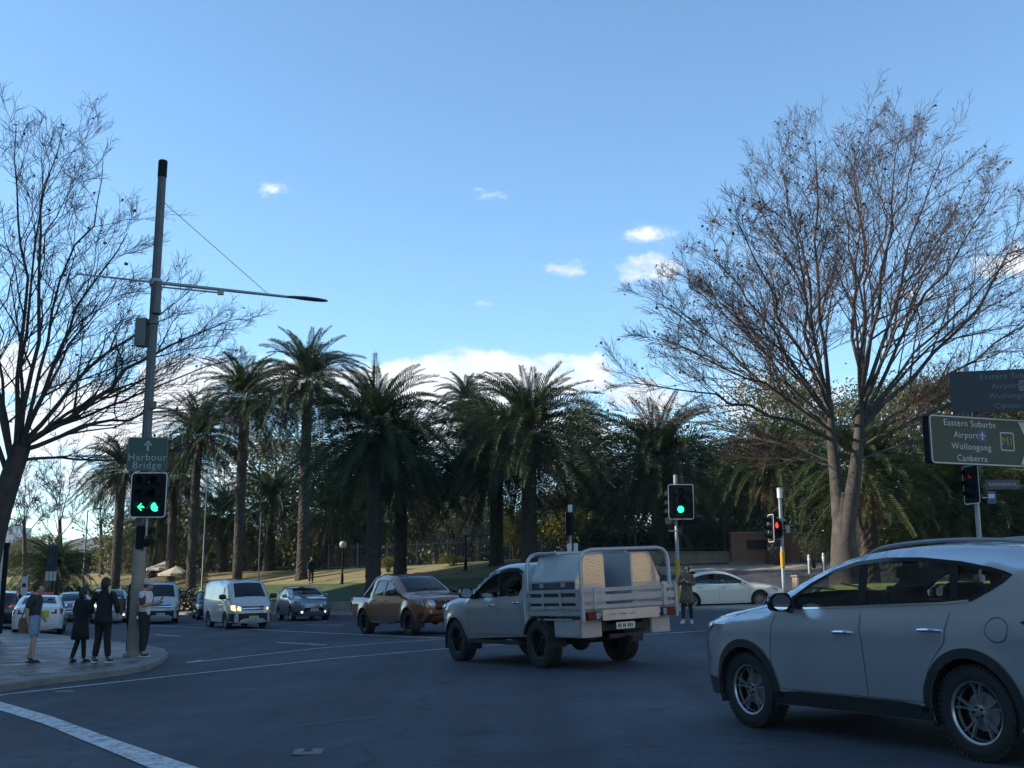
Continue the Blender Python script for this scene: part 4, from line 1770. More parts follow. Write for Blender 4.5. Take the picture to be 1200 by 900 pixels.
def make_van(label, P, x, y, heading, group=None, indicator=False, res=.09):
    root = thing('delivery_van', label, 'van', group=group)
    top = [(2.26, .26, 'c'), (2.33, .34), (2.355, .5), (2.35, .72), (2.31, .90), (2.20, 1.04), (2.05, 1.14), (1.98, 1.19), (1.70, 1.50), (1.46, 1.74), (1.30, 1.845), (1.0, 1.91), (.4, 1.96), (-.6, 1.98), (-1.6, 1.965),
           (-2.1, 1.92), (-2.22, 1.82), (-2.27, 1.5), (-2.32, 1.1), (-2.34, .7), (-2.31, .45), (-2.25, .30, 'c')]
    sh = Shell(top, (1.285, -1.285), .39, .27, .85, 1.12, tumble=.15, fx=(.45, .15), rx=(.3, .07), r_edge=.11, res=res, flare=.012, tuck=.03, endcrown=.08, zw=.33)
    w1 = densify([(1.78, 1.18), (1.42, 1.62), (1.16, 1.70), (.92, 1.70), (.88, 1.14), (1.3, 1.12)], .08)
    i0, i1, j0, j1 = sh.idx(1.94), sh.idx(1.36), sh.idx(-2.235), sh.idx(-2.31)
    sh.body('body', P, root, holes=[w1], screens=[(i0, i1, .88), (j0, j1, .8)])
    wheel_wells(sh, root)
    underbody(sh, root, .22, .45)
    side_glass(sh, root, [w1], M_GLASSD)
    mb = MB()
    sh.ribbon(w1, .03, .004, mb=mb, closed=True)
    mb.build('window_surround', M_GLOSSK, root, smooth=True)
    mb = MB()
    for q in ([(.62, 1.16), (.62, 1.70), (-.70, 1.72), (-.70, 1.16)], [(-.80, 1.16), (-.80, 1.72), (-2.02, 1.70), (-2.06, 1.16)]):
        sh.ribbon(densify(q, .1), .016, .004, mb=mb, closed=True)
    mb.build('panel_pressing', P, root, smooth=True)
    sh.screen('windscreen', M_GLASSD, root, i0, i1, .88)
    sh.screen('rear_window', M_GLASSD, root, j0, j1, .8)
    interior(sh, root, .62, (1.0,), 1.2, 1.72, .7, seat_h=.6)
    mb = MB()
    mb.box((.55, 0, 1.15), (.04, 1.5, 1.3))
    mb.build('cargo_bulkhead', M_PLAST, root)
    # dark lower bumper and grille
    mb = MB()
    sh.patch([(2.22, .29), (2.30, .62), (1.75, .60), (1.70, .30)], .012, mb=mb)
    sh.endpatch([(-.74, .29), (.74, .29), (.74, .62), (-.74, .62)], .014, True, mb=mb)
    mb.build('front_bumper', M_CLAD, root, smooth=True)
    mb = MB()
    sh.endpatch([(-.46, .84), (.46, .84), (.44, .90), (-.44, .90)], .008, True, mb=mb)
    sh.endpatch([(-.44, .74), (.44, .74), (.46, .78), (-.46, .78)], .008, True, mb=mb)
    mb.build('grille', M_GLOSSK, root, smooth=True)
    mb = MB()
    sh.endpatch([(-.48, .785), (.48, .785), (.48, .83), (-.48, .83)], .016, True, mb=mb)
    mb.build('grille_bar', M_CHROME, root, smooth=True)
    for sg in (1, -1):
        lamps(sh, root, 'headlight', M_LIT if (indicator and sg < 0) else M_LAMP, [(2.32, .72), (2.26, .95), (2.06, .94), (2.1, .76)], [(.50, .72), (.70, .73), (.70, .93), (.52, .88)], sides=(sg,))
    lamps(sh, root, 'tail_light', M_TAIL, [(-2.3, .8), (-2.27, 1.2), (-2.16, 1.2), (-2.18, .8)], [(.62, .80), (.74, .80), (.74, 1.2), (.64, 1.2)], False)
    if indicator:
        for sg in (1, -1):
            mb = MB()
            sh.endpatch([(sg * .56, .74), (sg * .70, .75), (sg * .70, .85), (sg * .56, .84)], .03, True, mb=mb)
            mb.build('indicator', M_LIT, root)
    seams(sh, root, [[(1.82, 1.15), (1.86, .8), (1.72, .6)], [(.82, 1.75), (.78, 1.1), (.80, .34)], [(.70, 1.78), (.66, 1.1), (.68, .34)], [(-.76, 1.78), (-.76, 1.1), (-.78, .5)], [(.68, 1.12), (-2.1, 1.12)]])
    door_handles(sh, root, [(.98, 1.02), (.50, 1.02)], M_PLAST)
    mirrors(sh, root, 1.70, 1.18, M_PLAST, s=1.25)
    plate(root, face_matrix(sh.endface(0, .46, True, .025), (1, 0, 0)))
    wipers(sh, root, i0)
    wheels_for(sh, root, .335, .205, .205, 'single', M_STEEL, 8, inset_=.02)
    place_on_ground(root, x, y, heading)
    return root


def make_pickup(label, P, x, y, heading, res=.07):
    root = thing('pickup_truck', label, 'pickup')
    top = [(2.36, .44, 'c'), (2.46, .52), (2.51, .70), (2.515, .90), (2.47, 1.04), (2.36, 1.10), (2.0, 1.16), (1.5, 1.215), (1.2, 1.245), (.92, 1.41), (.58, 1.60), (.30, 1.735), (.06, 1.80), (-.35, 1.84), (-.75, 1.835),
           (-1.02, 1.78), (-1.12, 1.66), (-1.19, 1.42), (-1.23, 1.20, 'c'), (-1.35, 1.175), (-2.0, 1.18), (-2.70, 1.19, 'c'), (-2.765, 1.15), (-2.79, .9), (-2.77, .68), (-2.70, .54, 'c')]
    sh = Shell(top, (1.61, -1.61), .475, .44, .925, lambda xx: 1.185 + .02 * (.9 - xx) / 2, tumble=.30, fx=(.6, .18), rx=(.3, .05), r_edge=.06, res=res, flare=.055, tuck=.04, endcrown=.10, crease=(1.02, .012), zw=.395, shoulder=.03)
    d1 = densify([(1.0, 1.21), (.62, 1.43), (.34, 1.575), (.08, 1.655), (-.09, 1.68), (-.12, 1.215)], .08)
    d2 = densify([(-.20, 1.22), (-.17, 1.69), (-.5, 1.70), (-.78, 1.685), (-.98, 1.24)], .08)
    i0, i1 = sh.idx(1.14), sh.idx(.20)
    k0 = max(i for i, p in enumerate(sh.top) if p[0] > -1.245 and p[1] > 1.15)
    k1 = max(i for i, p in enumerate(sh.top) if p[0] > -2.68 and p[1] > 1.15)
    j0, j1 = sh.idz(1.66, False), sh.idz(1.25, False)
    j0, j1 = min(j0, j1), max(j0, j1)
    sh.body('body', P, root, holes=[d1, d2], screens=[(i0, i1, .86), (k0 + 1, k1, .86)])
    wheel_wells(sh, root)
    underbody(sh, root, .40, .62)
    side_glass(sh, root, [d1, d2], M_GLASSD)
    mb = MB()
    sh.ribbon(d1, .03, .004, mb=mb, closed=True)
    sh.ribbon(d2, .03, .004, mb=mb, closed=True)
    mb.build('window_surround', M_GLOSSK, root, smooth=True)
    sh.screen('windscreen', M_GLASSD, root, i0, i1, .86)
    mb = MB()
    mb.box((-2.0, 0, 1.19), (1.48, 1.62, .03))
    for k in range(3):
        mb.box((-1.5 - k * .5, 0, 1.215), (.02, 1.6, .02))
    mb.build('tonneau_cover', M_PLAST, root, bevel=.01)
    interior(sh, root, .62, (.10, -.75), 1.22, .98, .74, seat_h=.52)
    for sg in (1, -1):                               # sloping sail bars behind the cab
        mb = MB()
        yy = sg * .70
        mb.tube([(-.92, yy * .93, 1.83), (-1.15, yy * .96, 1.72), (-1.45, yy * 1.05, 1.46), (-1.85, yy * 1.12, 1.22)], [.03, .045, .05, .04], 8)
        mb.build('sail_bar', P, root, smooth=True)
    mb = MB()
    mb.tube([(-1.22, -.66, 1.63), (-1.24, -.5, 1.70), (-1.24, .5, 1.70), (-1.22, .66, 1.63)], .032, 8)
    mb.build('sports_bar', M_PLAST, root, smooth=True)
    for sg in (1, -1):
        mb = MB()
        for xw in (1.61, -1.61):
            arc = [(xw + .50 * math.cos(a), .395 + .50 * math.sin(a)) for a in np.linspace(.05, math.pi - .05, 30)]
            sh.ribbon(arc, .075, .022, (sg,), mb=mb)
        mb.build('wheel_arch_flare', P, root, smooth=True)
        mb = MB()
        mb.tube([(1.0, sg * .90, .43), (.9, sg * .97, .40), (-.9, sg * .97, .40), (-1.0, sg * .90, .43)], .035, 8)
        for xx in (.6, -.6):
            mb.bar((xx, sg * .6, .5), (xx, sg * .96, .40), .05, .04)
        mb.build('side_step', M_PLAST, root, smooth=True)
    lamps(sh, root, 'headlight', M_LAMP, [(2.42, .86), (2.36, 1.06), (2.02, 1.10), (2.06, .96)], [(.50, .88), (.72, .88), (.72, 1.06), (.52, 1.04)], off=.014)
    lamps(sh, root, 'tail_light', M_TAIL, [(-2.74, .80), (-2.70, 1.14), (-2.60, 1.14), (-2.62, .82)], [(.76, .8), (.84, .8), (.84, 1.13), (.77, 1.13)], False)
    mb = MB()
    sh.endpatch([(-.48, .74), (.48, .74), (.50, 1.05), (-.50, 1.05)], .016, True, mb=mb)
    mb.build('grille', M_GLOSSK, root, smooth=True)
    mb = MB()
    for zz in (.84, .95):
        sh.endpatch([(-.49, zz - .02), (.49, zz - .02), (.49, zz + .02), (-.49, zz + .02)], .03, True, mb=mb)
    mb.build('grille_bar', M_CLAD, root, smooth=True)
    mb = MB()
    sh.endpatch([(-.80, .46), (.80, .46), (.78, .62), (-.78, .62)], .03, True, mb=mb)
    sh.patch([(2.30, .47), (2.40, .66), (2.18, .66), (2.16, .47)], .014, mb=mb)
    mb.build('front_bumper', M_CLAD, root, smooth=True)
    for sg in (1, -1):
        mb = MB()
        c = sh.endface(sg * .64, .70, True, .03)
        mb.lathe([(.001, 0), (.05, 0), (.055, -.02)], 14, (0, 0, 0), 'Y')
        o = mb.build('fog_light', M_LAMP, root)
        o.matrix_local = Matrix.Translation(c) @ Matrix.Rotation(R(-90), 4, 'Z')
    seams(sh, root, [[(1.04, 1.2), (1.10, .9), (1.06, .56)], [(-.16, 1.21), (-.18, .8), (-.17, .56)], [(-1.02, 1.23), (-1.06, .95), (-1.0, .75), (-1.02, .56)], [(1.06, .56), (-1.02, .56)], [(-1.24, 1.16), (-1.25, .6)], [(1.2, 1.23), (1.7, 1.18), (2.3, 1.09)]])
    door_handles(sh, root, [(.02, 1.06), (-.82, 1.08)], P)
    mirrors(sh, root, .86, 1.20, M_GLOSSK, s=1.15)
    plate(root, face_matrix(sh.endface(0, .55, True, .05), (1, 0, 0)))
    wipers(sh, root, i0)
    roof_rails(sh, root, -.1, -.95, M_PLAST, .8)
    wheels_for(sh, root, .40, .265, .24, 'double', M_ALLOYD, 6, inset_=.0, yw=.95)
    place_on_ground(root, x, y, heading)
    return root


M_ALU = mat('brushed_tray_aluminium', (.42, .42, .43), .5, metal=.45, var=.12, vscale=3, bump=.05, bscale=90)
M_BOX = mat('white_toolbox_aluminium', (.56, .57, .58), .33, metal=.7, var=.15, vscale=2)


def chequer_mat():
    m = bpy.data.materials.new('polished_chequer_plate')
    m.use_nodes = True
    nt = m.node_tree
    N, Lk = nt.nodes, nt.links
    b = N['Principled BSDF']
    tc = N.new('ShaderNodeTexCoord')
    wv = N.new('ShaderNodeTexVoronoi')
    wv.inputs['Scale'].default_value = 30
    Lk.new(tc.outputs['Object'], wv.inputs['Vector'])
    nz = N.new('ShaderNodeTexNoise')
    nz.inputs['Scale'].default_value = 3
    nz.inputs['Detail'].default_value = 5
    Lk.new(tc.outputs['Object'], nz.inputs['Vector'])
    rp = N.new('ShaderNodeValToRGB')
    rp.color_ramp.elements[0].color = (.55, .53, .5, 1)
    rp.color_ramp.elements[1].color = (.8, .78, .74, 1)
    Lk.new(nz.outputs[0], rp.inputs[0])
    Lk.new(rp.outputs[0], b.inputs['Base Color'])
    b.inputs['Metallic'].default_value = 1
    b.inputs['Roughness'].default_value = .27
    bp = N.new('ShaderNodeBump')
    bp.inputs['Strength'].default_value = .25
    bp.inputs['Distance'].default_value = .004
    Lk.new(wv.outputs['Distance'], bp.inputs['Height'])
    Lk.new(bp.outputs[0], b.inputs['Normal'])
    return m


M_CHEQ = chequer_mat()


M_DARKREFL = mat('painted_dark_reflection', (.060, .070, .088), .45, metal=.3, var=.15)  # dark reflection on the toolbox sides, put into the colour


def make_ute(label, P, x, y, heading, res=.06):
    root = thing('tray_ute', label, 'ute')
    top = [(2.30, .46, 'c'), (2.40, .54), (2.46, .70), (2.47, .88), (2.43, 1.02), (2.33, 1.09), (2.0, 1.16), (1.5, 1.22), (1.16, 1.25), (.90, 1.40), (.58, 1.575), (.32, 1.695), (.10, 1.755), (-.3, 1.79), (-.7, 1.79),
           (-.94, 1.755), (-1.05, 1.68), (-1.10, 1.5), (-1.135, 1.25), (-1.15, .9), (-1.15, .52, 'c')]
    sh = Shell(top, (1.55,), .46, .44, .92, lambda xx: 1.18 + .04 * (.9 - xx) / 2, tumble=.30, fx=(.65, .20), rx=(.12, .03), r_edge=.07, res=res, flare=.035, tuck=.05, endcrown=.10, crease=(1.04, .012), zw=.395, shoulder=.03)
    d1 = densify([(.95, 1.20), (.62, 1.39), (.36, 1.53), (.12, 1.61), (-.06, 1.64), (-.10, 1.205)], .07)
    d2 = densify([(-.17, 1.21), (-.14, 1.65), (-.45, 1.665), (-.72, 1.655), (-.90, 1.56), (-.98, 1.36), (-.88, 1.24)], .07)
    i0, i1 = sh.idx(1.10), sh.idx(.24)
    j0 = min(i for i, p in enumerate(sh.top) if p[0] < -1.04 and p[1] < 1.66)
    j1 = min(i for i, p in enumerate(sh.top) if p[0] < -1.1 and p[1] < 1.30)
    sh.body('body', P, root, holes=[d1, d2], screens=[(i0, i1, .86), (j0, j1, .8)])
    wheel_wells(sh, root)
    underbody(sh, root, .44, .66, -1.1, 1.9)
    side_glass(sh, root, [d1, d2], M_GLASSD)
    mb = MB()
    sh.ribbon(d1, .03, .004, mb=mb, closed=True)
    sh.ribbon(d2, .03, .004, mb=mb, closed=True)
    sh.patch([(-.085, 1.20), (-.05, 1.655), (-.15, 1.66), (-.185, 1.20)], .003, mb=mb)
    mb.build('window_surround', M_GLOSSK, root, smooth=True)
    mb = MB()
    sh.ribbon([(.98, 1.235), (.64, 1.43), (.36, 1.58), (.12, 1.66), (-.06, 1.685), (-.42, 1.705), (-.72, 1.695), (-.94, 1.62)], .05, .016, mb=mb)
    mb.build('weather_shield', M_GLASSD, root, smooth=True)
    sh.screen('windscreen', M_GLASSD, root, i0, i1, .86)
    sh.screen('rear_window', M_GLASSD, root, j0, j1, .8)
    interior(sh, root, .62, (.10, -.72), 1.22, .95, .74, seat_h=.5)
    lamps(sh, root, 'headlight', M_LAMP, [(2.38, .90), (2.32, 1.05), (1.98, 1.10), (2.0, 1.02)], [(.46, .90), (.72, .90), (.72, 1.03), (.50, 1.01)], off=.014)
    mb = MB()
    sh.endpatch([(-.44, .70), (.44, .70), (.48, 1.02), (-.48, 1.02)], .012, True, mb=mb)
    mb.build('grille', M_GLOSSK, root, smooth=True)
    mb = MB()
    sh.ribbon([(.95, .70), (.4, .685), (-1.08, .70)], .03, .008, mb=mb)
    mb.build('door_moulding', P, root, smooth=True)
    for sg in (1, -1):
        mb = MB()
        arc = [(1.55 + .475 * math.cos(a), .395 + .475 * math.sin(a)) for a in np.linspace(.0, math.pi, 30)]
        sh.ribbon(arc, .05, .016, (sg,), mb=mb)
        mb.build('wheel_arch_flare', P, root, smooth=True)
        mb = MB()
        mb.box((0, sg * .90, .40), (2.0, .16, .05))
        mb.box((0, sg * .975, .425), (2.0, .02, .05))
        for xx in (.7, 0, -.7):
            mb.bar((xx, sg * .5, .5), (xx, sg * .9, .39), .05, .04)
        mb.build('side_step', M_CLAD, root, bevel=.012)
    seams(sh, root, [[(1.0, 1.2), (1.05, .9), (1.0, .54)], [(-.13, 1.21), (-.15, .8), (-.15, .54)], [(-.92, 1.24), (-1.0, 1.0), (-1.02, .75), (-1.04, .54)], [(1.0, .54), (-1.04, .54)], [(1.2, 1.235), (1.7, 1.18), (2.25, 1.08)]])
    door_handles(sh, root, [(.06, 1.06), (-.86, 1.10)], M_CHROME)
    mirrors(sh, root, .80, 1.20, M_GLOSSK, s=1.2)
    plate(root, face_matrix(sh.endface(0, .62, True, .03), (1, 0, 0)))
    wipers(sh, root, i0)
    # wheels: the shell only knows the front axle
    for xw in (1.55, -1.55):
        for sg in (1, -1):
            make_wheel(root, xw, sg * .80, .40, .265, .235, 'double', M_ALLOYD, sg, 6)
    # chassis behind the cab
    mb = MB()
    for sy in (.42, -.42):
        mb.bar((-1.1, sy, .62), (-2.85, sy, .68), .09, .15)
    for xx in (-1.3, -2.2, -2.8):
        mb.bar((xx, -.42, .66), (xx, .42, .66), .08, .10)
    mb.cyl((-1.55, -.75, .40), (-1.55, .75, .40), .05, n=10)
    mb.sphere((-1.55, .05, .40), .17, 12)
    mb.cyl((-1.9, .5, .52), (-2.6, .5, .54), .09, n=10)
    mb.bar((-2.85, -.35, .52), (-2.85, .35, .52), .07, .07)
    mb.bar((-2.8, 0, .50), (-3.08, 0, .48), .06, .06)
    mb.build('chassis', M_PLAST, root)
    # tray
    TX0, TX1, TW, TZ = -1.20, -3.02, .925, .98
    xc, tl = (TX0 + TX1) / 2, TX0 - TX1
    mb = MB()
    mb.box((xc, 0, TZ - .03), (tl, TW * 2 - .06, .05))
    for k in range(7):
        mb.bar((TX0 - .12 - k * .28, -TW + .06, TZ - .09), (TX0 - .12 - k * .28, TW - .06, TZ - .09), .05, .07)
    for sy in (1, -1):
        mb.box((xc, sy * (TW - .02), TZ - .05), (tl, .04, .11))
        mb.box((xc, sy * (TW - .012), TZ - .165), (tl * .62, .025, .03))
    mb.box((TX1 + .02, 0, TZ - .06), (.04, TW * 2 - .09, .13))
    mb.build('tray_floor', M_ALU, root, bevel=.006)
    for sg in (1, -1):                              # drop sides: three boards and posts
        mb = MB()
        for (zz, hh) in ((TZ + .03, .055), (TZ + .155, .10), (TZ + .295, .06)):
            mb.box((xc, sg * (TW + .012), zz), (tl - .03, .026, hh))
        for k in range(4):
            mb.box((TX0 - .08 - k * (tl - .16) / 3, sg * (TW + .034), TZ + .16), (.055, .016, .33))
        for k in (0.2, .8):
            mb.cyl((TX0 - tl * k, sg * (TW + .04), TZ - .02), (TX0 - tl * k + .08, sg * (TW + .04), TZ - .02), .018, n=8)
        mb.build('drop_side', M_ALU, root, bevel=.005)
    mb = MB()
    for (zz, hh) in ((TZ + .03, .06), (TZ + .165, .11), (TZ + .30, .065)):
        mb.box((TX1 - .016, 0, zz), (.026, TW * 2 - .02, hh))
    for yy in (-TW + .22, TW - .22):
        mb.box((TX1 - .038, yy, TZ + .17), (.018, .06, .36))
    mb.build('tailgate', M_ALU, root, bevel=.005)
    for sg in (1, -1):
        mb = MB()
        mb.box((TX1 - .01, sg * (TW + .022), TZ + .08), (.07, .06, .56))
        mb.build('corner_post', M_ALU, root, bevel=.008)
    # rear panel with a strip of signwriting, lamps, plate
    mb = MB()
    mb.box((TX1 - .02, 0, TZ - .11), (.03, 1.15, .17))
    pn = mb.build('rear_panel', M_BOX, root, bevel=.004)
    mb = MB()
    random.seed(3)
    yy = .42
    while yy > -.05:
        w_ = random.uniform(.03, .09)
        mb.box((TX1 - .0365, yy, TZ - .105 + random.uniform(-.006, .006)), (.002, w_, random.uniform(.010, .020)))
        yy -= w_ + .025
    mb.build('signwriting', mat('faded_red_signwriting', (.22, .09, .10), .6), pn)
    for sg in (1, -1):
        mb = MB()
        mb.box((TX1 - .02, sg * .76, TZ - .11), (.05, .26, .13))
        b_ = mb.build('tail_light', M_CLAD, root, bevel=.006)
        mb = MB()
        mb.box((TX1 - .05, sg * .80, TZ - .11), (.02, .15, .10))
        mb.build('lens', M_TAIL, b_, bevel=.004)
        mb = MB()
        mb.box((TX1 - .05, sg * .68, TZ - .11), (.02, .07, .10))
        mb.build('reversing_lens', M_LAMP, b_, bevel=.004)
        # under-tray boxes and mudguards
        mb = MB()
        mb.box((-2.48, sg * .70, .67), (.84, .40, .29))
        u = mb.build('under_tray_box', M_ALU, root, bevel=.012)
        mb = MB()
        mb.box((-2.48, sg * .906, .67), (.74, .012, .22))
        mb.cyl((-2.42, sg * .905, .70), (-2.42, sg * .93, .70), .03, n=12)
        mb.build('box_door', M_ALU, u, bevel=.004)
        mb = MB()
        n = 14
        vs = []
        for k in range(n + 1):
            a = R(20) + R(140) * k / n
            for (yy, rr) in ((.68, .475), (.955, .475), (.955, .45), (.68, .45)):
                vs.append((-1.55 + rr * math.cos(a), sg * yy, .40 + rr * math.sin(a)))
        fs = [(4 * k + j, 4 * k + (j + 1) % 4, 4 * k + 4 + (j + 1) % 4, 4 * k + 4 + j) for k in range(n) for j in range(4)]
        mb.add(vs, fs + [(0, 1, 2, 3), (4 * n, 4 * n + 3, 4 * n + 2, 4 * n + 1)])
        mb.build('mudguard', M_PLAST, root, smooth=True)
        mb = MB()
        mb.box((-2.02, sg * .80, .52), (.012, .30, .34))
        mb.build('mud_flap', M_CLAD, root)
    plate(root, Matrix.Translation((0, .12, -.0)) @ face_matrix((TX1 - .01, 0, TZ - .29), (-1, 0, 0)))
    # headboard hoop by the cab and hoop by the tail
    def hoop(xx, w, z0, z1, r):
        mb = MB()
        pts = [(xx, -w, z0), (xx, -w, z1 - .22), (xx, -w + .03, z1 - .10), (xx, -w + .10, z1 - .03), (xx, -w + .22, z1), (xx, w - .22, z1), (xx, w - .10, z1 - .03), (xx, w - .03, z1 - .10), (xx, w, z1 - .22), (xx, w, z0)]
        mb.tube(pts, r, 12)
        return mb
    hoop(TX1 + .06, TW - .03, TZ, 1.93, .034).build('rear_hoop', M_ALU, root, smooth=True)
    mb = hoop(TX0 - .05, TW - .03, TZ, 1.93, .034)
    for zz in np.linspace(TZ + .1, 1.25, 3):
        mb.bar((TX0 - .05, -TW + .05, zz), (TX0 - .05, TW - .05, zz), .03, .05)
    mb.build('headboard', M_ALU, root, smooth=True)
    for sg in (1, -1):
        mb = MB()
        mb.tube([(TX0 - .05, sg * (TW - .20), 1.93), (TX0 - .75, sg * (TW - .20), 1.925), (TX0 - .85, sg * (TW - .21), 1.87)], .025, 8)
        mb.build('ladder_rail', M_ALU, root, smooth=True)
    # two gullwing toolboxes
    for sg in (1, -1):
        mb = MB()
        y0, y1 = .27 * sg, .87 * sg
        bx0, bx1 = TX0 - .12, (TX1 + .28)
        prof = [(y0, TZ + .0), (y1, TZ + .0), (y1, TZ + .46), (y1 - .19 * sg, TZ + .90), (y0, TZ + .90)]
        mb.prism(prof, 'X', bx1, bx0)
        tb = mb.build('toolbox', M_BOX, root, bevel=.012)
        mb = MB()
        e = .03
        pr2 = [(y0 + e * sg, TZ + .03), (y1 - e * sg, TZ + .03), (y1 - e * sg, TZ + .455), (y1 - .2 * sg, TZ + .87), (y0 + e * sg, TZ + .87)]
        mb.prism(pr2, 'X', bx1 - .006, bx1 + .001)
        mb.build('end_panel', M_CHEQ, tb)
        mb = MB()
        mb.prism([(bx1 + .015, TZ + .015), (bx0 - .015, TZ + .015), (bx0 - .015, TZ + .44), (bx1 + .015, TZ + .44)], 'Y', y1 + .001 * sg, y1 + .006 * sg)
        mb.build('dark_reflection_panel', M_DARKREFL, tb)  # thin sheet standing in for a dark reflection on the box side
        mb = MB()
        mb.prism([(y0 + .03 * sg, TZ + .03), (y1 - .03 * sg, TZ + .03), (y1 - .03 * sg, TZ + .40), (y0 + .03 * sg, TZ + .40)], 'X', bx1 - .011, bx1 - .0065)
        mb.build('lower_end_panel', M_BOX, tb)
        mb = MB()                                   # lid lip and handles
        a = Vector((bx0 - .02, y1 + .008 * sg, TZ + .46))
        b = Vector((bx1 + .02, y1 + .008 * sg, TZ + .46))
        mb.bar(a, b, .02, .025)
        for tt_ in (.25, .75):
            c = a.lerp(b, tt_)
            mb.box((c.x, c.y, c.z - .06), (.12, .02, .07))
        mb.build('lid_edge', M_ALU, tb, bevel=.003)
    place_on_ground(root, x, y, heading)
    return root


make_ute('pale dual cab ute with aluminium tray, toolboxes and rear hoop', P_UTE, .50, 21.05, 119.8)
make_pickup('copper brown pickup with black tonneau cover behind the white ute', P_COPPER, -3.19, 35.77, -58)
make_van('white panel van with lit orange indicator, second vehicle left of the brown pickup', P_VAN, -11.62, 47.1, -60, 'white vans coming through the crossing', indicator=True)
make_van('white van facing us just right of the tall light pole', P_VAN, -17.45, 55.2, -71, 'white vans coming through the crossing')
make_sedan('pearl white sedan side on beyond the traffic island', P_PEARL, 8.62, 45.8, 1)
make_suv('blue grey SUV with lit lamps between the white van and the brown pickup', P_GREY, lit=True, rails=False, x=-10.35, y=55.2, heading=-66, detail=False, name='grey_suv', glass=M_GLASSD)
make_sedan('dark sedan half hidden between the two white vans', P_BLACK, -16.3, 60.5, -70, res=.12)
QG = 'cars queueing in the street on the left'
make_sedan('white taxi seen from behind with a yellow advert panel on its boot', P_WHITE, -18.7, 44.3, 110, 'taxi', 'taxi', QG, rear_ad=True, topper=True, res=.1)
make_suv('black SUV with lit red tail lights left of the taxi', P_BLACK, rails=False, x=-23.0, y=50.2, heading=110, detail=False, name='black_suv', group=QG, tail_lit=True, glass=M_GLASSD)
make_suv('white SUV with lit headlamps behind the person in the black jacket', P_WHITE, lit='head', rails=False, x=-20.3, y=56.3, heading=-68, detail=False, name='white_suv', group=QG, glass=M_GLASSD)
make_sedan('silver sedan just left of the white SUV with lit headlamps', P_SILVER, -23.4, 59.5, -67, group=QG, res=.12)
make_sedan('pale grey sedan far behind the taxi roof', P_GREY, -27.0, 63.0, 112, group=QG, res=.12)
# ================================================================== TREES AND PLANTS
M_FROND = mat('palm_frond', (.024, .042, .015), .6, var=.45, vscale=.8, color2=(.066, .090, .028), transl=.22, spec=.22)
M_DRYF = mat('dry_palm_frond', (.19, .125, .06), .8, var=.4, vscale=2, transl=.15)
M_PTRUNK = mat('palm_trunk_bark', (.052, .042, .033), .95, var=.45, vscale=5, bump=.8, bscale=14)
M_BARK = mat('plane_tree_bark', (.050, .043, .038), .9, var=.45, vscale=2.2, bump=.5, bscale=12, color2=(.098, .086, .074))
M_BARKD = mat('dark_bark', (.060, .048, .038), .95, var=.4, vscale=4, bump=.6, bscale=18)
M_TWIG = mat('bare_twigs', (.075, .046, .038), .85, var=.35, vscale=.6)
M_TWIGD = mat('dark_bare_twigs', (.045, .040, .036), .9, var=.3, vscale=1)
M_SEED = mat('dry_seed_and_leaf', (.10, .045, .028), .9, var=.5, vscale=3)


def leaf_mat(name, c, c2, tr=.3):
    return mat(name, c, .5, var=.5, vscale=.55, color2=c2, transl=tr, detail=8)


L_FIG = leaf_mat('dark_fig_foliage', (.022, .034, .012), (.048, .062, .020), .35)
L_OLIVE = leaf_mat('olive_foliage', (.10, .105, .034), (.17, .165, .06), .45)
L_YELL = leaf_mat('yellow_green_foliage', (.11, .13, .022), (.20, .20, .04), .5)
L_MID = leaf_mat('mid_green_foliage', (.035, .055, .018), (.075, .095, .03))
L_GREYG = leaf_mat('grey_green_foliage', (.11, .125, .065), (.17, .18, .10), .45)


def quads(V, name, material, parent=None):
    """V: numpy (n, 4, 3) of leaf blades."""
    n = len(V)
    me = bpy.data.meshes.new(name)
    me.vertices.add(n * 4)
    me.vertices.foreach_set('co', V.reshape(-1).astype(np.float32))
    me.loops.add(n * 4)
    me.loops.foreach_set('vertex_index', np.arange(n * 4, dtype=np.int32))
    me.polygons.add(n)
    me.polygons.foreach_set('loop_start', np.arange(0, n * 4, 4, dtype=np.int32))
    me.update(calc_edges=True)
    ms = material if isinstance(material, list) else [material]
    for m_ in ms:
        me.materials.append(m_)
    o = bpy.data.objects.new(name, me)
    COL.objects.link(o)
    if parent is not None:
        o.parent = parent
    return o


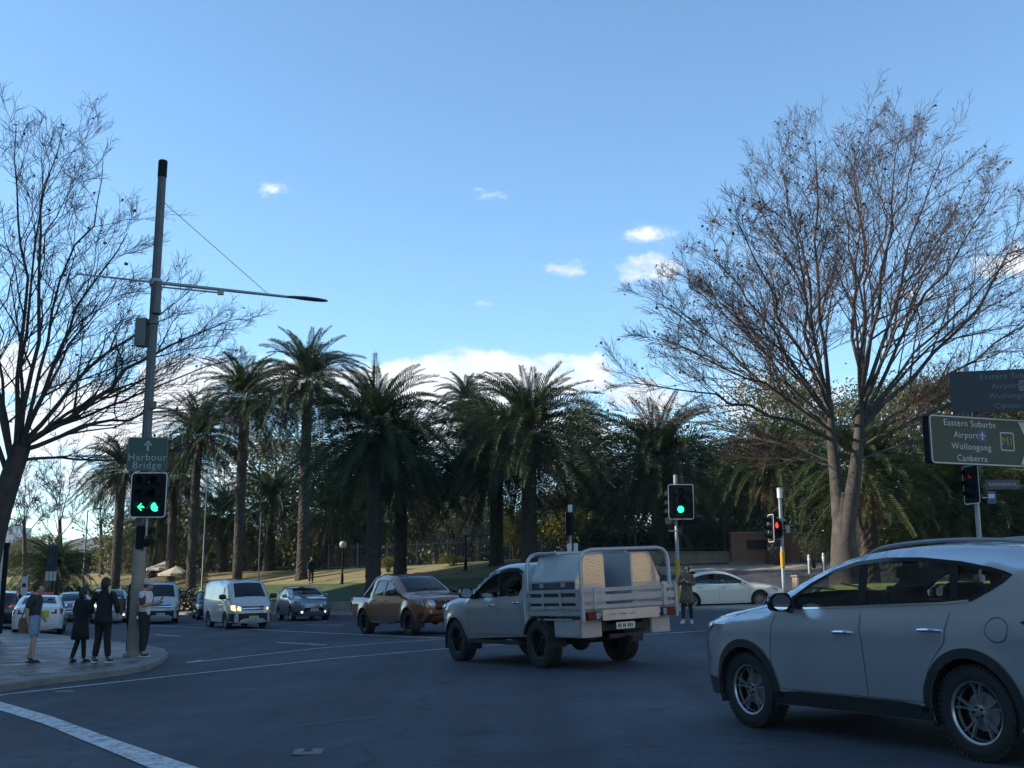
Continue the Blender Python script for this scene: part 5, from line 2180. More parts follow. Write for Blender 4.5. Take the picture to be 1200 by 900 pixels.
def frond_quads(rng, base, az, el, L, droop, leaf=.46, n=40, W0=.050):
    """A feather frond: rachis bending with its weight, a blade pair at every step."""
    out = []
    p = np.array(base, float)
    step = L / n
    a = np.array([math.cos(az), math.sin(az), 0.0])
    pts = []
    sway = rng.normal(0, .10)
    side_h = np.array([-math.sin(az), math.cos(az), 0.0])
    for i in range(n + 1):
        t = i / n
        e_i = el - droop * (t ** 1.25)
        d = a * math.cos(e_i) + np.array([0, 0, math.sin(e_i)]) + side_h * sway * t
        d /= np.linalg.norm(d)
        pts.append((p.copy(), d))
        p = p + d * step
    roll = rng.normal(0, .22)
    for i in range(n):
        p, d = pts[i]
        q = pts[i + 1][0]
        up0 = np.cross(d, side_h)
        up0 = -up0 / np.linalg.norm(up0)
        if up0[2] < 0 and abs(d[2]) < .9:
            up0 = -up0
        t = (i + .5) / n
        rr = roll * (.3 + t)
        side0 = side_h * math.cos(rr) + up0 * math.sin(rr)
        up = up0 * math.cos(rr) - side_h * math.sin(rr)
        w = .030 * (1 - t) + .008
        out.append([p - side0 * w, p + side0 * w, q + side0 * w * .9, q - side0 * w * .9])
        if t < .08:
            continue
        ll = leaf * (math.sin(math.pi * min(1, (t - .03) ** .62)) * .72 + .36)
        fwd = .75 + .75 * t
        for sg in (1, -1):
            lift = (.95 if i % 2 else .30) + rng.uniform(-.12, .12)
            l2 = ll * rng.uniform(.82, 1.12)
            dv = side0 * sg + d * fwd + up * lift
            dv /= np.linalg.norm(dv)
            tip = p + dv * l2 + np.array([0, 0, -.12 * l2])
            mid = p + dv * l2 * .5
            wv = (d * .85 + up * rng.uniform(-.3, .3)) * W0 * rng.uniform(.85, 1.15)
            out.append([p, mid - wv, tip, mid + wv])
    return out


def palm_crown_mesh(seed, n_fronds, L, dense=1.0, hang=.25, leaf=.46):
    rng = np.random.default_rng(seed)
    out, dry = [], []
    ga = math.pi * (3 - math.sqrt(5))
    for k in range(n_fronds):
        t = (k + .5) / n_fronds
        el = R(80) - t ** .85 * R(126) + rng.normal(0, .09)
        az = k * ga + rng.normal(0, .15)
        LL = L * (0.72 + .34 * min(1, t * 2.2)) * rng.uniform(.9, 1.06)
        droop = (.85 + .65 * math.sin(math.pi * min(1, t * 1.1))) * rng.uniform(.85, 1.15)
        if el < -.2:
            droop = .48 * rng.uniform(.7, 1.2)
        r0 = .14 + .16 * t
        base = (r0 * math.cos(az), r0 * math.sin(az), .5 - .9 * t)
        out += frond_quads(rng, base, az, el, LL, droop, leaf, n=int(60 * dense))
    nd = int(n_fronds * hang * .5)
    for k in range(nd):
        az = rng.uniform(0, 2 * math.pi)
        dry += frond_quads(rng, (.3 * math.cos(az), .3 * math.sin(az), -.5), az, R(-38) + rng.normal(0, .15), L * .62 * rng.uniform(.7, 1), .6, leaf * .75, n=26)
    return np.array(out), np.array(dry)


VARIANTS = {
    'big': palm_crown_mesh(11, 138, 5.7, 1.0, .18, .62),
    'big2': palm_crown_mesh(12, 138, 5.5, 1.0, .18, .60),
    'tall': palm_crown_mesh(13, 104, 4.9, 1.0, .3, .56),
    'tall2': palm_crown_mesh(14, 100, 4.9, 1.0, .3, .56),
    'dryish': palm_crown_mesh(15, 88, 4.9, 1.0, .9, .55),
}
VMESH = {}


def trunk_mesh(mb, h, r, seed):
    rng = random.Random(seed)
    n = 18
    rows = max(12, int(h / .16))
    vs = []
    for i in range(rows + 1):
        t = i / rows
        rr = r * (1.0 + .35 * math.exp(-t * h / .5) + (.45 * max(0, (t * h - (h - 1.5)) / 1.5) ** 1.5))
        for k in range(n):
            a = 2 * math.pi * k / n
            sc = 1 + .035 * (1 if (k + i) % 2 else -1) + rng.uniform(-.05, .05)
            vs.append((rr * sc * math.cos(a), rr * sc * math.sin(a), t * h))
    fs = [(i * n + k, i * n + (k + 1) % n, (i + 1) * n + (k + 1) % n, (i + 1) * n + k) for i in range(rows) for k in range(n)]
    fs.append([rows * n + k for k in range(n)])
    mb.add(vs, fs)


def palm(px, crown_y, base_y, D, variant, label, r=.36, scale=1.0, rz=0.0, group='palms of the park row', base_z=None, name='date_palm', lean=0.0):
    c = at(px, crown_y, D)
    zb = (terrain(c.x, c.y) + (LAWN_H if c.x < 4 else .1)) if base_z is None else base_z
    t = thing(name, label, 'palm tree', (c.x, c.y, zb - .1), rz, group)
    h = c.z - zb + .1
    mb = MB()
    trunk_mesh(mb, h - .2, r, int(px))
    tr = mb.build('trunk', M_PTRUNK, t, tri_fix=False)
    if variant not in VMESH:
        a, b = VARIANTS[variant]
        o1 = quads(a, 'crown', M_FROND, t)
        o2 = quads(b, 'dry_fronds', M_DRYF, t)
        VMESH[variant] = (o1.data, o2.data)
    else:
        d1, d2 = VMESH[variant]
        o1 = bpy.data.objects.new('crown', d1)
        o2 = bpy.data.objects.new('dry_fronds', d2)
        for o in (o1, o2):
            COL.objects.link(o)
            o.parent = t
    for o in (o1, o2):
        o.location = (0, 0, h)
        o.scale = (scale,) * 3
    return t


palm(620, 508, 656, 60, 'big', 'broad date palm centred behind the white ute, the fullest crown of the row', .40, 1.0, .4)
palm(582, 532, 668, 66, 'big2', 'broad date palm partly behind the fullest crown, its trunk just left of it', .38, .95, 2.0)
palm(441, 505, 676, 59, 'big2', 'broad date palm rising behind the brown pickup cab', .40, .98, 1.1)
palm(471, 540, 668, 66, 'big', 'broad date palm close behind and right of the one over the brown pickup', .38, .92, 3.0)
palm(771, 545, 646, 62, 'big', 'broad dark date palm behind the middle traffic signal', .40, 1.0, 5.0)
palm(361, 447, 688, 76, 'tall', 'tallest date palm, its crown highest against the cloud', .36, 1.06, .3)
palm(287, 467, 690, 78, 'tall2', 'tall slender date palm just left of the tallest one', .34, 1.02, 1.7)
palm(232, 512, 692, 80, 'tall', 'tall date palm second from the light pole, above the white vans', .33, .95, 2.9)
palm(143, 552, 692, 82, 'tall2', 'date palm standing left of the tall light pole', .34, .80, 4.1)
palm(205, 560, 690, 88, 'tall', 'date palm partly hidden behind the green destination sign', .34, .85, 5.5)
G_LOW = 'lower palms in the shade under the tall ones'
palm(318, 588, 684, 88, 'tall2', 'low date palm between the slender and the tallest palm', .42, .88, .8, G_LOW)
palm(386, 602, 684, 86, 'tall', 'low date palm just right of the tallest trunk', .42, .92, 2.2, G_LOW)
palm(262, 604, 684, 92, 'tall', 'low date palm behind the white van roof', .40, .86, 3.3, G_LOW)
palm(180, 618, 688, 94, 'tall2', 'low date palm behind the light pole and its signal', .38, .85, 1.2, G_LOW)
palm(420, 606, 680, 90, 'tall2', 'low date palm in shade behind the brown pickup bed', .40, .85, 2.6, G_LOW)
palm(1012, 552, 660, 47, 'dryish', 'palm with hanging dry fronds right behind the bare tree trunk', .42, .80, .9, 'palms behind the side street')
palm(1118, 588, 700, 50, 'big2', 'low spreading palm with sunlit arching fronds under the green road sign', .45, .92, 2.4, 'palms behind the side street')
palm(1215, 560, 690, 54, 'big', 'spreading palm at the right edge behind the street name sign', .45, .9, 4.4, 'palms behind the side street')
palm(905, 545, 660, 58, 'dryish', 'palm with dry fronds behind the brick sign wall', .42, .8, 3.7, 'palms behind the side street')
palm(62, 668, 694, 70, 'tall', 'small pale palm behind the queueing cars on the left', .34, .62, 1.9)
palm(546, 470, 640, 92, 'tall2', 'distant pale palm peeping out left of the fullest crown', .34, .72, 2.8)


# ------------------------------------------------------------------ bare trees
def bare_tree(name, label, base, trunk_pts, trunk_r, limbs, seed, m_trunk, m_twig, levels=(9, 8, 6), seeds=0, group=None, env=None, twig_r=.010, spread=1.0, rot=0, forks=None):
    """trunk_pts: world offsets up the trunk; limbs: (start index t on the trunk, target offset, radius)."""
    rng = np.random.default_rng(seed)
    t = thing(name, label, 'tree', base, 0, group)
    big, twig = MB(), MB()
    tp = [np.array(p, float) for p in trunk_pts]

    def wander(p0, p1, n, amp, up=.0):
        p0, p1 = np.array(p0, float), np.array(p1, float)
        L = np.linalg.norm(p1 - p0)
        pts = [p0]
        off = np.zeros(3)
        for i in range(1, n + 1):
            s = i / n
            off = off * .75 + rng.normal(0, amp * L / n, 3)
            q = p0 + (p1 - p0) * s + off * math.sin(math.pi * s * .9 + .1)
            q[2] += up * L * math.sin(math.pi * s)
            pts.append(q)
        return pts

    seeds_pts = []

    def branch(pts, r0, r1, level):
        n = len(pts)
        rad = [r0 + (r1 - r0) * (i / (n - 1)) ** .8 for i in range(n)]
        ns = 9 if r0 > .12 else 6 if r0 > .04 else 4 if r0 > .016 else 3
        (big if r0 > .03 else twig).tube(pts, rad, ns, cap=False)
        L = sum(np.linalg.norm(pts[i + 1] - pts[i]) for i in range(n - 1))
        if level >= len(levels):
            if seeds and rng.random() < seeds:
                seeds_pts.append(pts[-1])
            return
        cnt = levels[level]
        for k in range(cnt):
            s = .16 + .82 * (k + rng.random()) / cnt
            f = s * (n - 1)
            i = min(int(f), n - 2)
            p = pts[i] + (pts[i + 1] - pts[i]) * (f - i)
            d = pts[i + 1] - pts[i]
            d = d / np.linalg.norm(d)
            side = rng.normal(0, 1, 3)
            side -= d * side.dot(d)
            side /= np.linalg.norm(side)
            if side[2] < -.3:
                side[2] *= .3
            ang = rng.uniform(.38, .98) * spread
            nd = d * math.cos(ang) + side * math.sin(ang) + np.array([0, 0, .09])
            nd /= np.linalg.norm(nd)
            LL = L * (.52 if level == 0 else .50) * (1.0 - s * .70) * rng.uniform(.75, 1.2)
            LL = max(LL, .35)
            rr = max((r0 + (r1 - r0) * s ** .8) * .55, twig_r)
            branch(wander(p, p + nd * LL, 5 if level < 2 else 3, .17, .02), rr, twig_r * .8, level + 1)

    # trunk (and forks)
    for (pl, ra, rb, fl) in ([(tp, trunk_r[0], trunk_r[1], .3)] + [(*f_, 0) for f_ in (forks or [])]):
        big.tube(pl, [ra * (1.0 + fl * math.exp(-i * 1.3)) + (rb - ra) * i / (len(pl) - 1) for i in range(len(pl))], 14, cap=True)
    for (p0, p1, r) in limbs:
        p0, p1 = np.array(p0, float), np.array(p1, float)
        steep = (p1 - p0)[2] > 1.15 * abs((p1 - p0)[0])
        branch(wander(p0, p0 + (p1 - p0) * (.865 if steep else .97), 10, .13, .04), r * .66, .012, 0)
    big.build('trunk', m_trunk, t, smooth=True, tri_fix=False)
    cr = twig.build('crown', m_twig, t, tri_fix=False)
    if seeds_pts:
        V = []
        for p in seeds_pts:
            for _ in range(1):
                a = rng.normal(0, 1, 3)
                a /= np.linalg.norm(a)
                b = np.cross(a, rng.normal(0, 1, 3))
                b /= np.linalg.norm(b)
                s = rng.uniform(.04, .10)
                q = p - np.array([0, 0, .05])
                V.append([q, q + a * s * .8, q + a * s * .9 + b * s, q + b * s])
        quads(np.array(V), 'dry_leaves', M_SEED, t)
    return t


def rel(px, py, D, base):
    p = at(px, py, D)
    return np.array((p.x - base[0], p.y - base[1], p.z - base[2]))


# the plane tree on the right verge
DT = 38.0
bz = terrain(at(992, 680, DT).x, DT) + .1
b3 = at(992, 680, DT)
base = (b3.x, DT, bz)
r_ = lambda px, py, dD=0: rel(px, py, DT + dD, base)
trunk = [np.array((0, 0, 0)), r_(991, 665), r_(989, 635), r_(989, 605), r_(990, 578)]
fork_l = [r_(989, 640), r_(984, 600), r_(980, 560), r_(975, 520), r_(972, 470)]
fork_r = [r_(990, 650, -.1), r_(993, 610, -.15), r_(1000, 570, -.3), r_(1006, 520, -.3), r_(1008, 470, -.3)]
limbs = []
random.seed(8)
# (start px, py) -> (target px, py, depth offset, radius)
for (sx, sy, tx, ty, dd, rr) in [
        (974, 515, 722, 445, -2, .12), (973, 505, 752, 345, 2, .13), (973, 490, 815, 268, -3, .13), (972, 475, 878, 190, 2, .13), (972, 470, 950, 118, -1, .14), (972, 480, 905, 150, 4, .11),
        (1008, 480, 1010, 112, 3, .13), (1008, 470, 1060, 105, -2, .14), (1008, 480, 1120, 135, 2, .14), (1008, 490, 1190, 180, -3, .14), (1007, 505, 1265, 250, 2, .14), (1006, 515, 1290, 340, -2, .12),
        (1005, 525, 1300, 420, 3, .11), (984, 545, 735, 490, 3, .085), (1003, 540, 1255, 470, 4, .09), (974, 500, 780, 400, 5, .10), (1007, 500, 1210, 330, 5, .11), (1008, 470, 985, 180, -5, .10), (1008, 485, 1130, 240, -5, .11),
        (973, 490, 840, 350, -6, .10), (1004, 530, 1130, 450, -5, .08), (986, 548, 860, 535, 2, .07), (1008, 470, 1040, 150, 6, .10), (972, 475, 925, 240, -6, .09), (973, 490, 785, 300, 5, .10), (972, 480, 845, 222, -6, .10), (974, 505, 760, 390, -6, .09), (972, 470, 912, 165, -2, .10), (1008, 470, 990, 125, 1, .10), (1008, 470, 1092, 112, 6, .11), (1008, 485, 1165, 165, 6, .11), (974, 500, 800, 330, 0, .10), (1008, 490, 1230, 270, -1, .10), (972, 480, 870, 300, 7, .09)]:
    limbs.append((r_(sx, sy, -.2 if sx > 990 else 0), r_(tx, ty, max(dd, -3) if tx > 990 else dd), rr))
bare_tree('plane_tree', 'big bare plane tree with forked trunk on the verge at right', base, trunk, (.53, .32), limbs, 4, M_BARK, M_TWIG, (13, 9, 6), .09, forks=[(fork_l, .34, .12), (fork_r, .36, .13)], twig_r=.0056)

# the bare tree at the left edge
DL = 31.0
b3 = at(-22, 690, DL)
base = (b3.x, DL, terrain(b3.x, DL) + PAVE_H)
r_ = lambda px, py, dD=0: rel(px, py, DL + dD, base)
trunk = [np.array((0, 0, 0)), r_(-16, 660), r_(-2, 605), r_(14, 555), r_(26, 522)]
limbs = []
for (sx, sy, tx, ty, dd, rr) in [
        (26, 522, 275, 372, 1, .17), (24, 528, 240, 478, -2, .12), (20, 540, 205, 540, 1, .08), (26, 520, 250, 318, 3, .13), (26, 518, 170, 235, -2, .13), (22, 525, 85, 95, 2, .14), (18, 535, 20, 85, -2, .13), (14, 545, -60, 110, 2, .13),
        (10, 560, -120, 260, 0, .13), (26, 520, 130, 140, 4, .11), (16, 540, 50, 130, -4, .11), (5, 580, -140, 400, 3, .10), (24, 525, 215, 420, -4, .10), (22, 530, 150, 300, 5, .10), (14, 550, -30, 230, -5, .11), (20, 540, 120, 440, 5, .08), (24, 522, 275, 420, -1, .09)]:
    limbs.append((r_(sx, sy), r_(tx, ty, dd), rr))
bare_tree('plane_tree', 'leaning bare tree reaching in from the left edge over the footpath', base, trunk, (.36, .25), limbs, 21, M_BARKD, M_TWIGD, (11, 8, 5), .03, twig_r=.0056)

# thin bare trees far off on the left
for k, (px, top, basey, D, lab) in enumerate([(28, 530, 690, 95, 'slender pale bare tree far off beside the left tree trunk'), (70, 505, 690, 88, 'slender pale bare tree far off, middle of the small bare trees on the left'),
                                              (118, 540, 690, 105, 'slender pale bare tree far off left of the light pole'), (-12, 560, 690, 90, 'small bare tree far off at the very left edge')]):
    b3 = at(px, basey, D)
    base = (b3.x, D, terrain(b3.x, D) + .3)
    r_ = lambda qx, qy, dD=0: rel(qx, qy, D + dD, base)
    tr_ = [np.array((0, 0, 0)), r_(px + 1, 650), r_(px, 610)]
    H = basey - top
    limbs = [(r_(px, 640), r_(px - 40, top + H * .45, 1), .07), (r_(px, 630), r_(px + 42, top + H * .4, -1), .07), (r_(px, 620), r_(px - 22, top + H * .12, -2), .08), (r_(px, 612), r_(px + 24, top + H * .1, 2), .08), (r_(px, 611), r_(px + 2, top, 0), .08), (r_(px, 625), r_(px + 8, top + H * .25, 3), .06), (r_(px, 635), r_(px - 12, top + H * .3, 4), .06)]
    bare_tree('bare_tree', lab, base, tr_, (.20, .13), limbs, 50 + k, M_BARK, M_TWIG, (8, 6, 4), 0, 'small bare trees far off on the left', twig_r=.014)


# ------------------------------------------------------------------ leafy trees and shrubs
def leaf_cloud(seed, rx, ry, rz, clumps, per, leaf, shell=.55, low=-.6, ragged=.28):
    """Leaf blades gathered in clumps through an uneven crown; returns (n, 4, 3) about the crown centre, and clump centres."""
    rng = np.random.default_rng(seed)
    out, cc = [], []
    lobes = rng.normal(0, 1, (7, 3))
    lobes /= np.linalg.norm(lobes, axis=1)[:, None]
    amp = rng.uniform(-ragged, ragged, 7)
    for _ in range(clumps):
        d = rng.normal(0, 1, 3)
        d /= np.linalg.norm(d)
        if d[2] < low:
            d[2] = abs(d[2])
        k = 1 + sum(a * max(0, d.dot(l)) ** 3 for a, l in zip(amp, lobes)) * 1.6
        rad = (shell + (1 - shell) * rng.random() ** .6) * k
        c = d * np.array([rx, ry, rz]) * rad
        cc.append(c)
        cs = min(rx, rz) * rng.uniform(.13, .26)
        m = int(per * rng.uniform(.6, 1.4))
        pos = c + rng.normal(0, 1, (m, 3)) * cs * np.array([1, 1, .62])
        a = rng.normal(0, 1, (m, 3))
        a[:, 2] -= .4
        a /= np.linalg.norm(a, axis=1)[:, None]
        b = np.cross(a, rng.normal(0, 1, (m, 3)))
        b /= np.linalg.norm(b, axis=1)[:, None]
        s = leaf * rng.uniform(.6, 1.35, (m, 1))
        q = np.stack([pos, pos + a * s * .5 + b * s * .28, pos + a * s, pos + a * s * .5 - b * s * .28], axis=1)
        out.append(q)
    return np.concatenate(out), cc


LEAFY = {}


def leafy_variant(k, shrub):
    key = (k, shrub)
    if key not in LEAFY:
        if shrub:
            V, cc = leaf_cloud(100 + k, 1, 1, 1, 90, 75, .085, shell=.45, low=-.35, ragged=.3)
        elif k < 4:
            V, cc = leaf_cloud(200 + k, 1, 1, 1, 300, 85, .060, shell=.5, low=-.75, ragged=.34)
        else:
            V, cc = leaf_cloud(300 + k, 1, 1, 1, 150, 90, .055, shell=.45, low=-.6, ragged=.5)
        LEAFY[key] = [V, cc, None]
    return LEAFY[key]


def leafy(name, label, px, top_y, base_y, D, width_px, material, cat='tree', seed=1, group=None, trunk=True, crown_frac=.72, dep=1.0, base_z=None, rz=None):
    s = D / FPX
    p = at(px, top_y, D)
    zb = terrain(p.x, D) + (LAWN_H if p.x < 4 else .1) - .1 if base_z is None else base_z
    H = p.z - zb
    rz = (seed * 1.37) % 6.28 if rz is None else rz
    t = thing(name, label, cat, (p.x, D, zb), rz, group)
    ch = H * crown_frac
    rx = width_px * s / 2
    k = seed % 4 + (4 if name in ('eucalypt', 'conifer') else 0)
    rec = leafy_variant(k, not trunk)
    nm = 'crown' if cat == 'tree' else 'foliage'
    if rec[2] is None:
        o = quads(rec[0], nm, material, t)
        rec[2] = o.data
    else:
        o = bpy.data.objects.new(nm, rec[2])
        COL.objects.link(o)
        o.parent = t
    o.material_slots[0].link = 'OBJECT'
    o.material_slots[0].material = material
    zc = H - ch / 2
    S = np.array([rx, rx * dep, ch / 2]) * .88
    o.location = (0, 0, zc)
    o.scale = S
    cc = rec[1]
    mb = MB()
    r0 = max(.06, H * .025)
    if trunk:
        mb.tube([(0, 0, -.1), (.05 * H * .1, 0, zc * .5), (0, .02 * H, zc)], [r0 * 1.25, r0, r0 * .7], 9)
    rng = np.random.default_rng(seed + 77)
    idx = rng.choice(len(cc), min(16, len(cc)), replace=False)
    for i in idx:
        c = cc[i] * S + np.array([0, 0, zc])
        st = np.array([0, 0, (zc * rng.uniform(.45, .95)) if trunk else .0])
        m_ = (st + c) / 2 + rng.normal(0, .1 * rx, 3)
        mb.tube([st, m_, c], [r0 * .5, r0 * .3, r0 * .08], 5, cap=False)
    mb.build('trunk' if trunk else 'stems', M_BARKD, t, smooth=True, tri_fix=False)
    return t


GB = 'leafy trees of the park behind the palms'
leafy('fig_tree', 'broad dark evergreen tree directly behind the dark date palm', 800, 522, 650, 80, 230, L_MID, seed=3, group=GB)
leafy('fig_tree', 'dark dense evergreen tree behind the brick sign wall', 905, 505, 655, 74, 160, L_FIG, seed=4, group=GB, crown_frac=.85)
leafy('fig_tree', 'dark leafy tree between the dark date palm and the brick wall, lower than its neighbours', 858, 540, 660, 68, 100, L_FIG, seed=5, group=GB, crown_frac=.85)
leafy('eucalypt', 'olive sunlit gum tree left of the bare tree crown base', 925, 440, 650, 92, 150, L_OLIVE, seed=6, group=GB, crown_frac=.6)
leafy('eucalypt', 'olive sunlit gum tree behind the bare tree fork', 1015, 452, 650, 86, 150, L_OLIVE, seed=7, group=GB, crown_frac=.65)
leafy('eucalypt', 'tall olive sunlit gum tree left of the dark road sign', 1085, 428, 650, 82, 160, L_OLIVE, seed=8, group=GB, crown_frac=.65)
leafy('eucalypt', 'olive gum tree behind the road signs at the right edge', 1185, 445, 650, 80, 170, L_OLIVE, seed=9, group=GB, crown_frac=.7)
leafy('fig_tree', 'dark evergreen tree at right behind the spreading palms', 1090, 530, 660, 70, 230, L_FIG, seed=10, group=GB, crown_frac=.85)
leafy('fig_tree', 'dark evergreen tree low at the right edge behind the street name sign', 1230, 520, 670, 68, 170, L_FIG, seed=11, group=GB, crown_frac=.85)
leafy('eucalypt', 'olive tree glimpsed between the slender and the tallest palm', 325, 498, 690, 105, 150, L_OLIVE, seed=12, group=GB)
leafy('eucalypt', 'olive tree behind the palm over the brown pickup', 420, 510, 690, 108, 130, L_OLIVE, seed=13, group=GB)
leafy('fig_tree', 'dark round tree between the brown pickup palms and the fullest crown', 512, 556, 670, 94, 100, L_FIG, seed=14, group=GB, crown_frac=.9)
leafy('eucalypt', 'pale grey green tree behind the globe lamp', 560, 582, 670, 84, 120, L_GREYG, seed=15, group=GB, crown_frac=.85)
leafy('fig_tree', 'mid green tree low behind the fullest palm crown', 668, 565, 660, 82, 130, L_OLIVE, seed=16, group=GB, crown_frac=.9)
leafy('eucalypt', 'olive sunlit tree between the fullest palm and the dark date palm', 702, 540, 660, 79, 90, L_OLIVE, seed=31, group=GB, crown_frac=.85)
leafy('conifer', 'narrow pale conifer standing up behind the fullest palm crown', 556, 452, 640, 100, 62, L_GREYG, seed=17, group=GB, crown_frac=.85)
leafy('conifer', 'narrow olive tree peeping above the right side of the fullest crown', 680, 470, 640, 98, 70, L_OLIVE, seed=18, group=GB, crown_frac=.8)
leafy('fig_tree', 'round green tree far off just left of the light pole', 120, 640, 690, 120, 50, L_MID, seed=21, group=GB, crown_frac=.9)
leafy('fig_tree', 'round green tree far off behind the thin lamp mast', 88, 645, 690, 118, 46, L_MID, seed=22, group=GB, crown_frac=.9)
leafy('fig_tree', 'brownish bushy tree far off beside the left tree trunk', 30, 632, 690, 112, 80, L_OLIVE, seed=23, group=GB, crown_frac=.9)
leafy('fig_tree', 'olive tree far off behind the small pale palm', 66, 640, 690, 125, 60, L_OLIVE, seed=24, group=GB, crown_frac=.9)
leafy('eucalypt', 'olive tree between the light pole and its nearest palms', 172, 600, 690, 115, 80, L_OLIVE, seed=25, group=GB, crown_frac=.8)
GS = 'shrubs along the park fence'
SH = [('yellow green shrub in front of the fence beside the globe lamp', 530, 650, 674, 70, 34, L_YELL), ('yellow green bush between the two trunks of the palms over the pickup', 455, 652, 676, 72, 24, L_YELL),
      ('sunlit yellow bush between the trunks of the fullest palms', 603, 600, 662, 74, 48, L_YELL), ('large sunlit yellow green bush right of the fullest palm trunk', 664, 592, 662, 73, 88, L_YELL),
      ('dark green bush behind the small signal left of the ute hoop', 705, 618, 662, 68, 70, L_FIG), ('dark green bush behind the ute hoop', 742, 622, 662, 67, 60, L_FIG),
      ('mid green bush between the middle signal and the brick wall', 836, 615, 664, 63, 66, L_MID), ('dark green bush just right of the middle signal', 808, 600, 664, 65, 50, L_FIG),
      ('green bush with pale leaves between the brick wall and the bare tree', 952, 622, 664, 56, 34, L_GREYG), ('dark bush against the fence right of the bare tree', 1040, 600, 668, 58, 90, L_FIG),
      ('dark bush low at the right edge under the signs', 1160, 610, 672, 58, 130, L_FIG), ('pale green shrub right of the globe lamp', 573, 645, 672, 78, 40, L_GREYG),
      ('green shrub left of the low palms by the umbrellas', 226, 668, 690, 84, 36, L_MID), ('yellow green shrub behind the tallest trunk', 340, 662, 688, 88, 36, L_YELL)]
for k, (lab, px, ty, by, D, w, m_) in enumerate(SH):
    leafy('shrub', lab, px, ty, by, D, w, m_, 'shrub', 60 + k, GS, trunk=False, crown_frac=.97)
# clipped dark hedge behind the queueing cars
def hedge(label, p0, p1, D0, D1, h, seed):
    a, b = at(p0, 690, D0), at(p1, 690, D1)
    z = terrain((a.x + b.x) / 2, (D0 + D1) / 2)
    t = thing('hedge', label, 'hedge', ((a.x + b.x) / 2, (a.y + b.y) / 2, z))
    rng = np.random.default_rng(seed)
    n = 6000
    L = Vector((b.x - a.x, b.y - a.y, 0))
    u = np.array((L.x, L.y, 0)) / L.length
    v = np.array((-u[1], u[0], 0))
    P = rng.uniform(-.5, .5, (n, 1)) * L.length * u + rng.uniform(-.8, .8, (n, 1)) * v + rng.uniform(0, 1, (n, 1)) ** .8 * h * np.array((0, 0, 1)) * rng.uniform(.9, 1.08, (n, 1))
    A = rng.normal(0, 1, (n, 3))
    A /= np.linalg.norm(A, axis=1)[:, None]
    B = np.cross(A, rng.normal(0, 1, (n, 3)))
    B /= np.linalg.norm(B, axis=1)[:, None]
    s = rng.uniform(.14, .3, (n, 1))
    quads(np.stack([P, P + A * s * .5 + B * s * .3, P + A * s, P + A * s * .5 - B * s * .3], 1), 'foliage', L_FIG, t)
    mb = MB()
    k = int(L.length / .8)
    for i in range(k):
        q = (i + .5) / k - .5
        c = u * q * L.length
        mb.tube([(c[0], c[1], -.1), (c[0] + .05, c[1], h * .7)], [.03, .015], 5)
    mb.build('stems', M_BARKD, t)
    return t


hedge('long dark clipped hedge behind the queueing cars', -30, 232, 74, 70, 1.55, 5)


# the far wood beyond the fence that closes the view under the crowns
def thicket(name, px0, px1, D0, D1, top_f, n, leaf, material, seed, dry=0.0):
    rng = np.random.default_rng(seed)
    out = []
    for k in range(n):
        px = px0 + (px1 - px0) * rng.random()
        D = D0 + (D1 - D0) * rng.random()
        ty = top_f(px)
        p = at(px, ty, D)
        zb = terrain(p.x, D) + .3
        h = (p.z - zb) * rng.uniform(.35, 1.0)
        m = 70
        cs = rng.uniform(.6, 1.3)
        c = np.array([p.x, D, zb + h * rng.random() ** .7])
        pos = c + rng.normal(0, 1, (m, 3)) * cs * np.array([1, .8, .7])
        pos[:, 2] = np.maximum(pos[:, 2], zb - .2)
        a = rng.normal(0, 1, (m, 3))
        a /= np.linalg.norm(a, axis=1)[:, None]
        b = np.cross(a, rng.normal(0, 1, (m, 3)))
        b /= np.linalg.norm(b, axis=1)[:, None]
        s_ = leaf * rng.uniform(.6, 1.4, (m, 1))
        out.append(np.stack([pos, pos + a * s_ * .5 + b * s_ * .3, pos + a * s_, pos + a * s_ * .5 - b * s_ * .3], 1))
    o = quads(np.concatenate(out), name, material)
    return tag(o, kind='stuff')


thicket('distant_undergrowth', 130, 520, 100, 112, lambda x: 596 + 16 * math.sin(x * .05) - (22 if 380 < x < 560 else 0), 760, .34, L_OLIVE, 71)
thicket('distant_wood', 500, 1300, 96, 108, lambda x: 590 + 18 * math.sin(x * .031) - (30 if x > 820 else 0), 900, .36, L_OLIVE, 72)
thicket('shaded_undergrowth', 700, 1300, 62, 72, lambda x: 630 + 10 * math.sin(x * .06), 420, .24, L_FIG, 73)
thicket('far_scrub', -120, 170, 118, 135, lambda x: 664 + 7 * math.sin(x * .07), 260, .4, L_OLIVE, 74)
# ================================================================== STREET FURNITURE
M_POLE = mat('galvanised_pole', (.30, .31, .32), .5, metal=.45, var=.18, vscale=3)
M_POLED = mat('dark_grey_pole', (.10, .105, .11), .5, metal=.3, var=.2, vscale=3)
M_COLUMN = mat('painted_column_base', (.24, .20, .16), .65, var=.25, vscale=2)
M_BLACK = mat('signal_black', (.009, .010, .011), .8, var=.2, spec=.2)
M_BORDER = mat('signal_white_border', (.62, .64, .66), .6)
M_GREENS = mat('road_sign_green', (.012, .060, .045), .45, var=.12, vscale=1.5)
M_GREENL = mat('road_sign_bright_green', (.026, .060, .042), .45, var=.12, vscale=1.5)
M_NAVY = mat('shaded_sign_blue_green', (.010, .022, .030), .5, var=.12, vscale=1.5)  # upper sign's panel colour, with its shade darkened in
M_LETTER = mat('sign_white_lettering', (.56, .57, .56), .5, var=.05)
M_LETTERD = mat('sign_shade_dulled_lettering', (.13, .15, .17), .5, var=.05)  # white lettering with the shade darkened into its colour
M_LENS0 = mat('unlit_signal_lens', (.008, .009, .009), .5, var=.3, spec=.2)
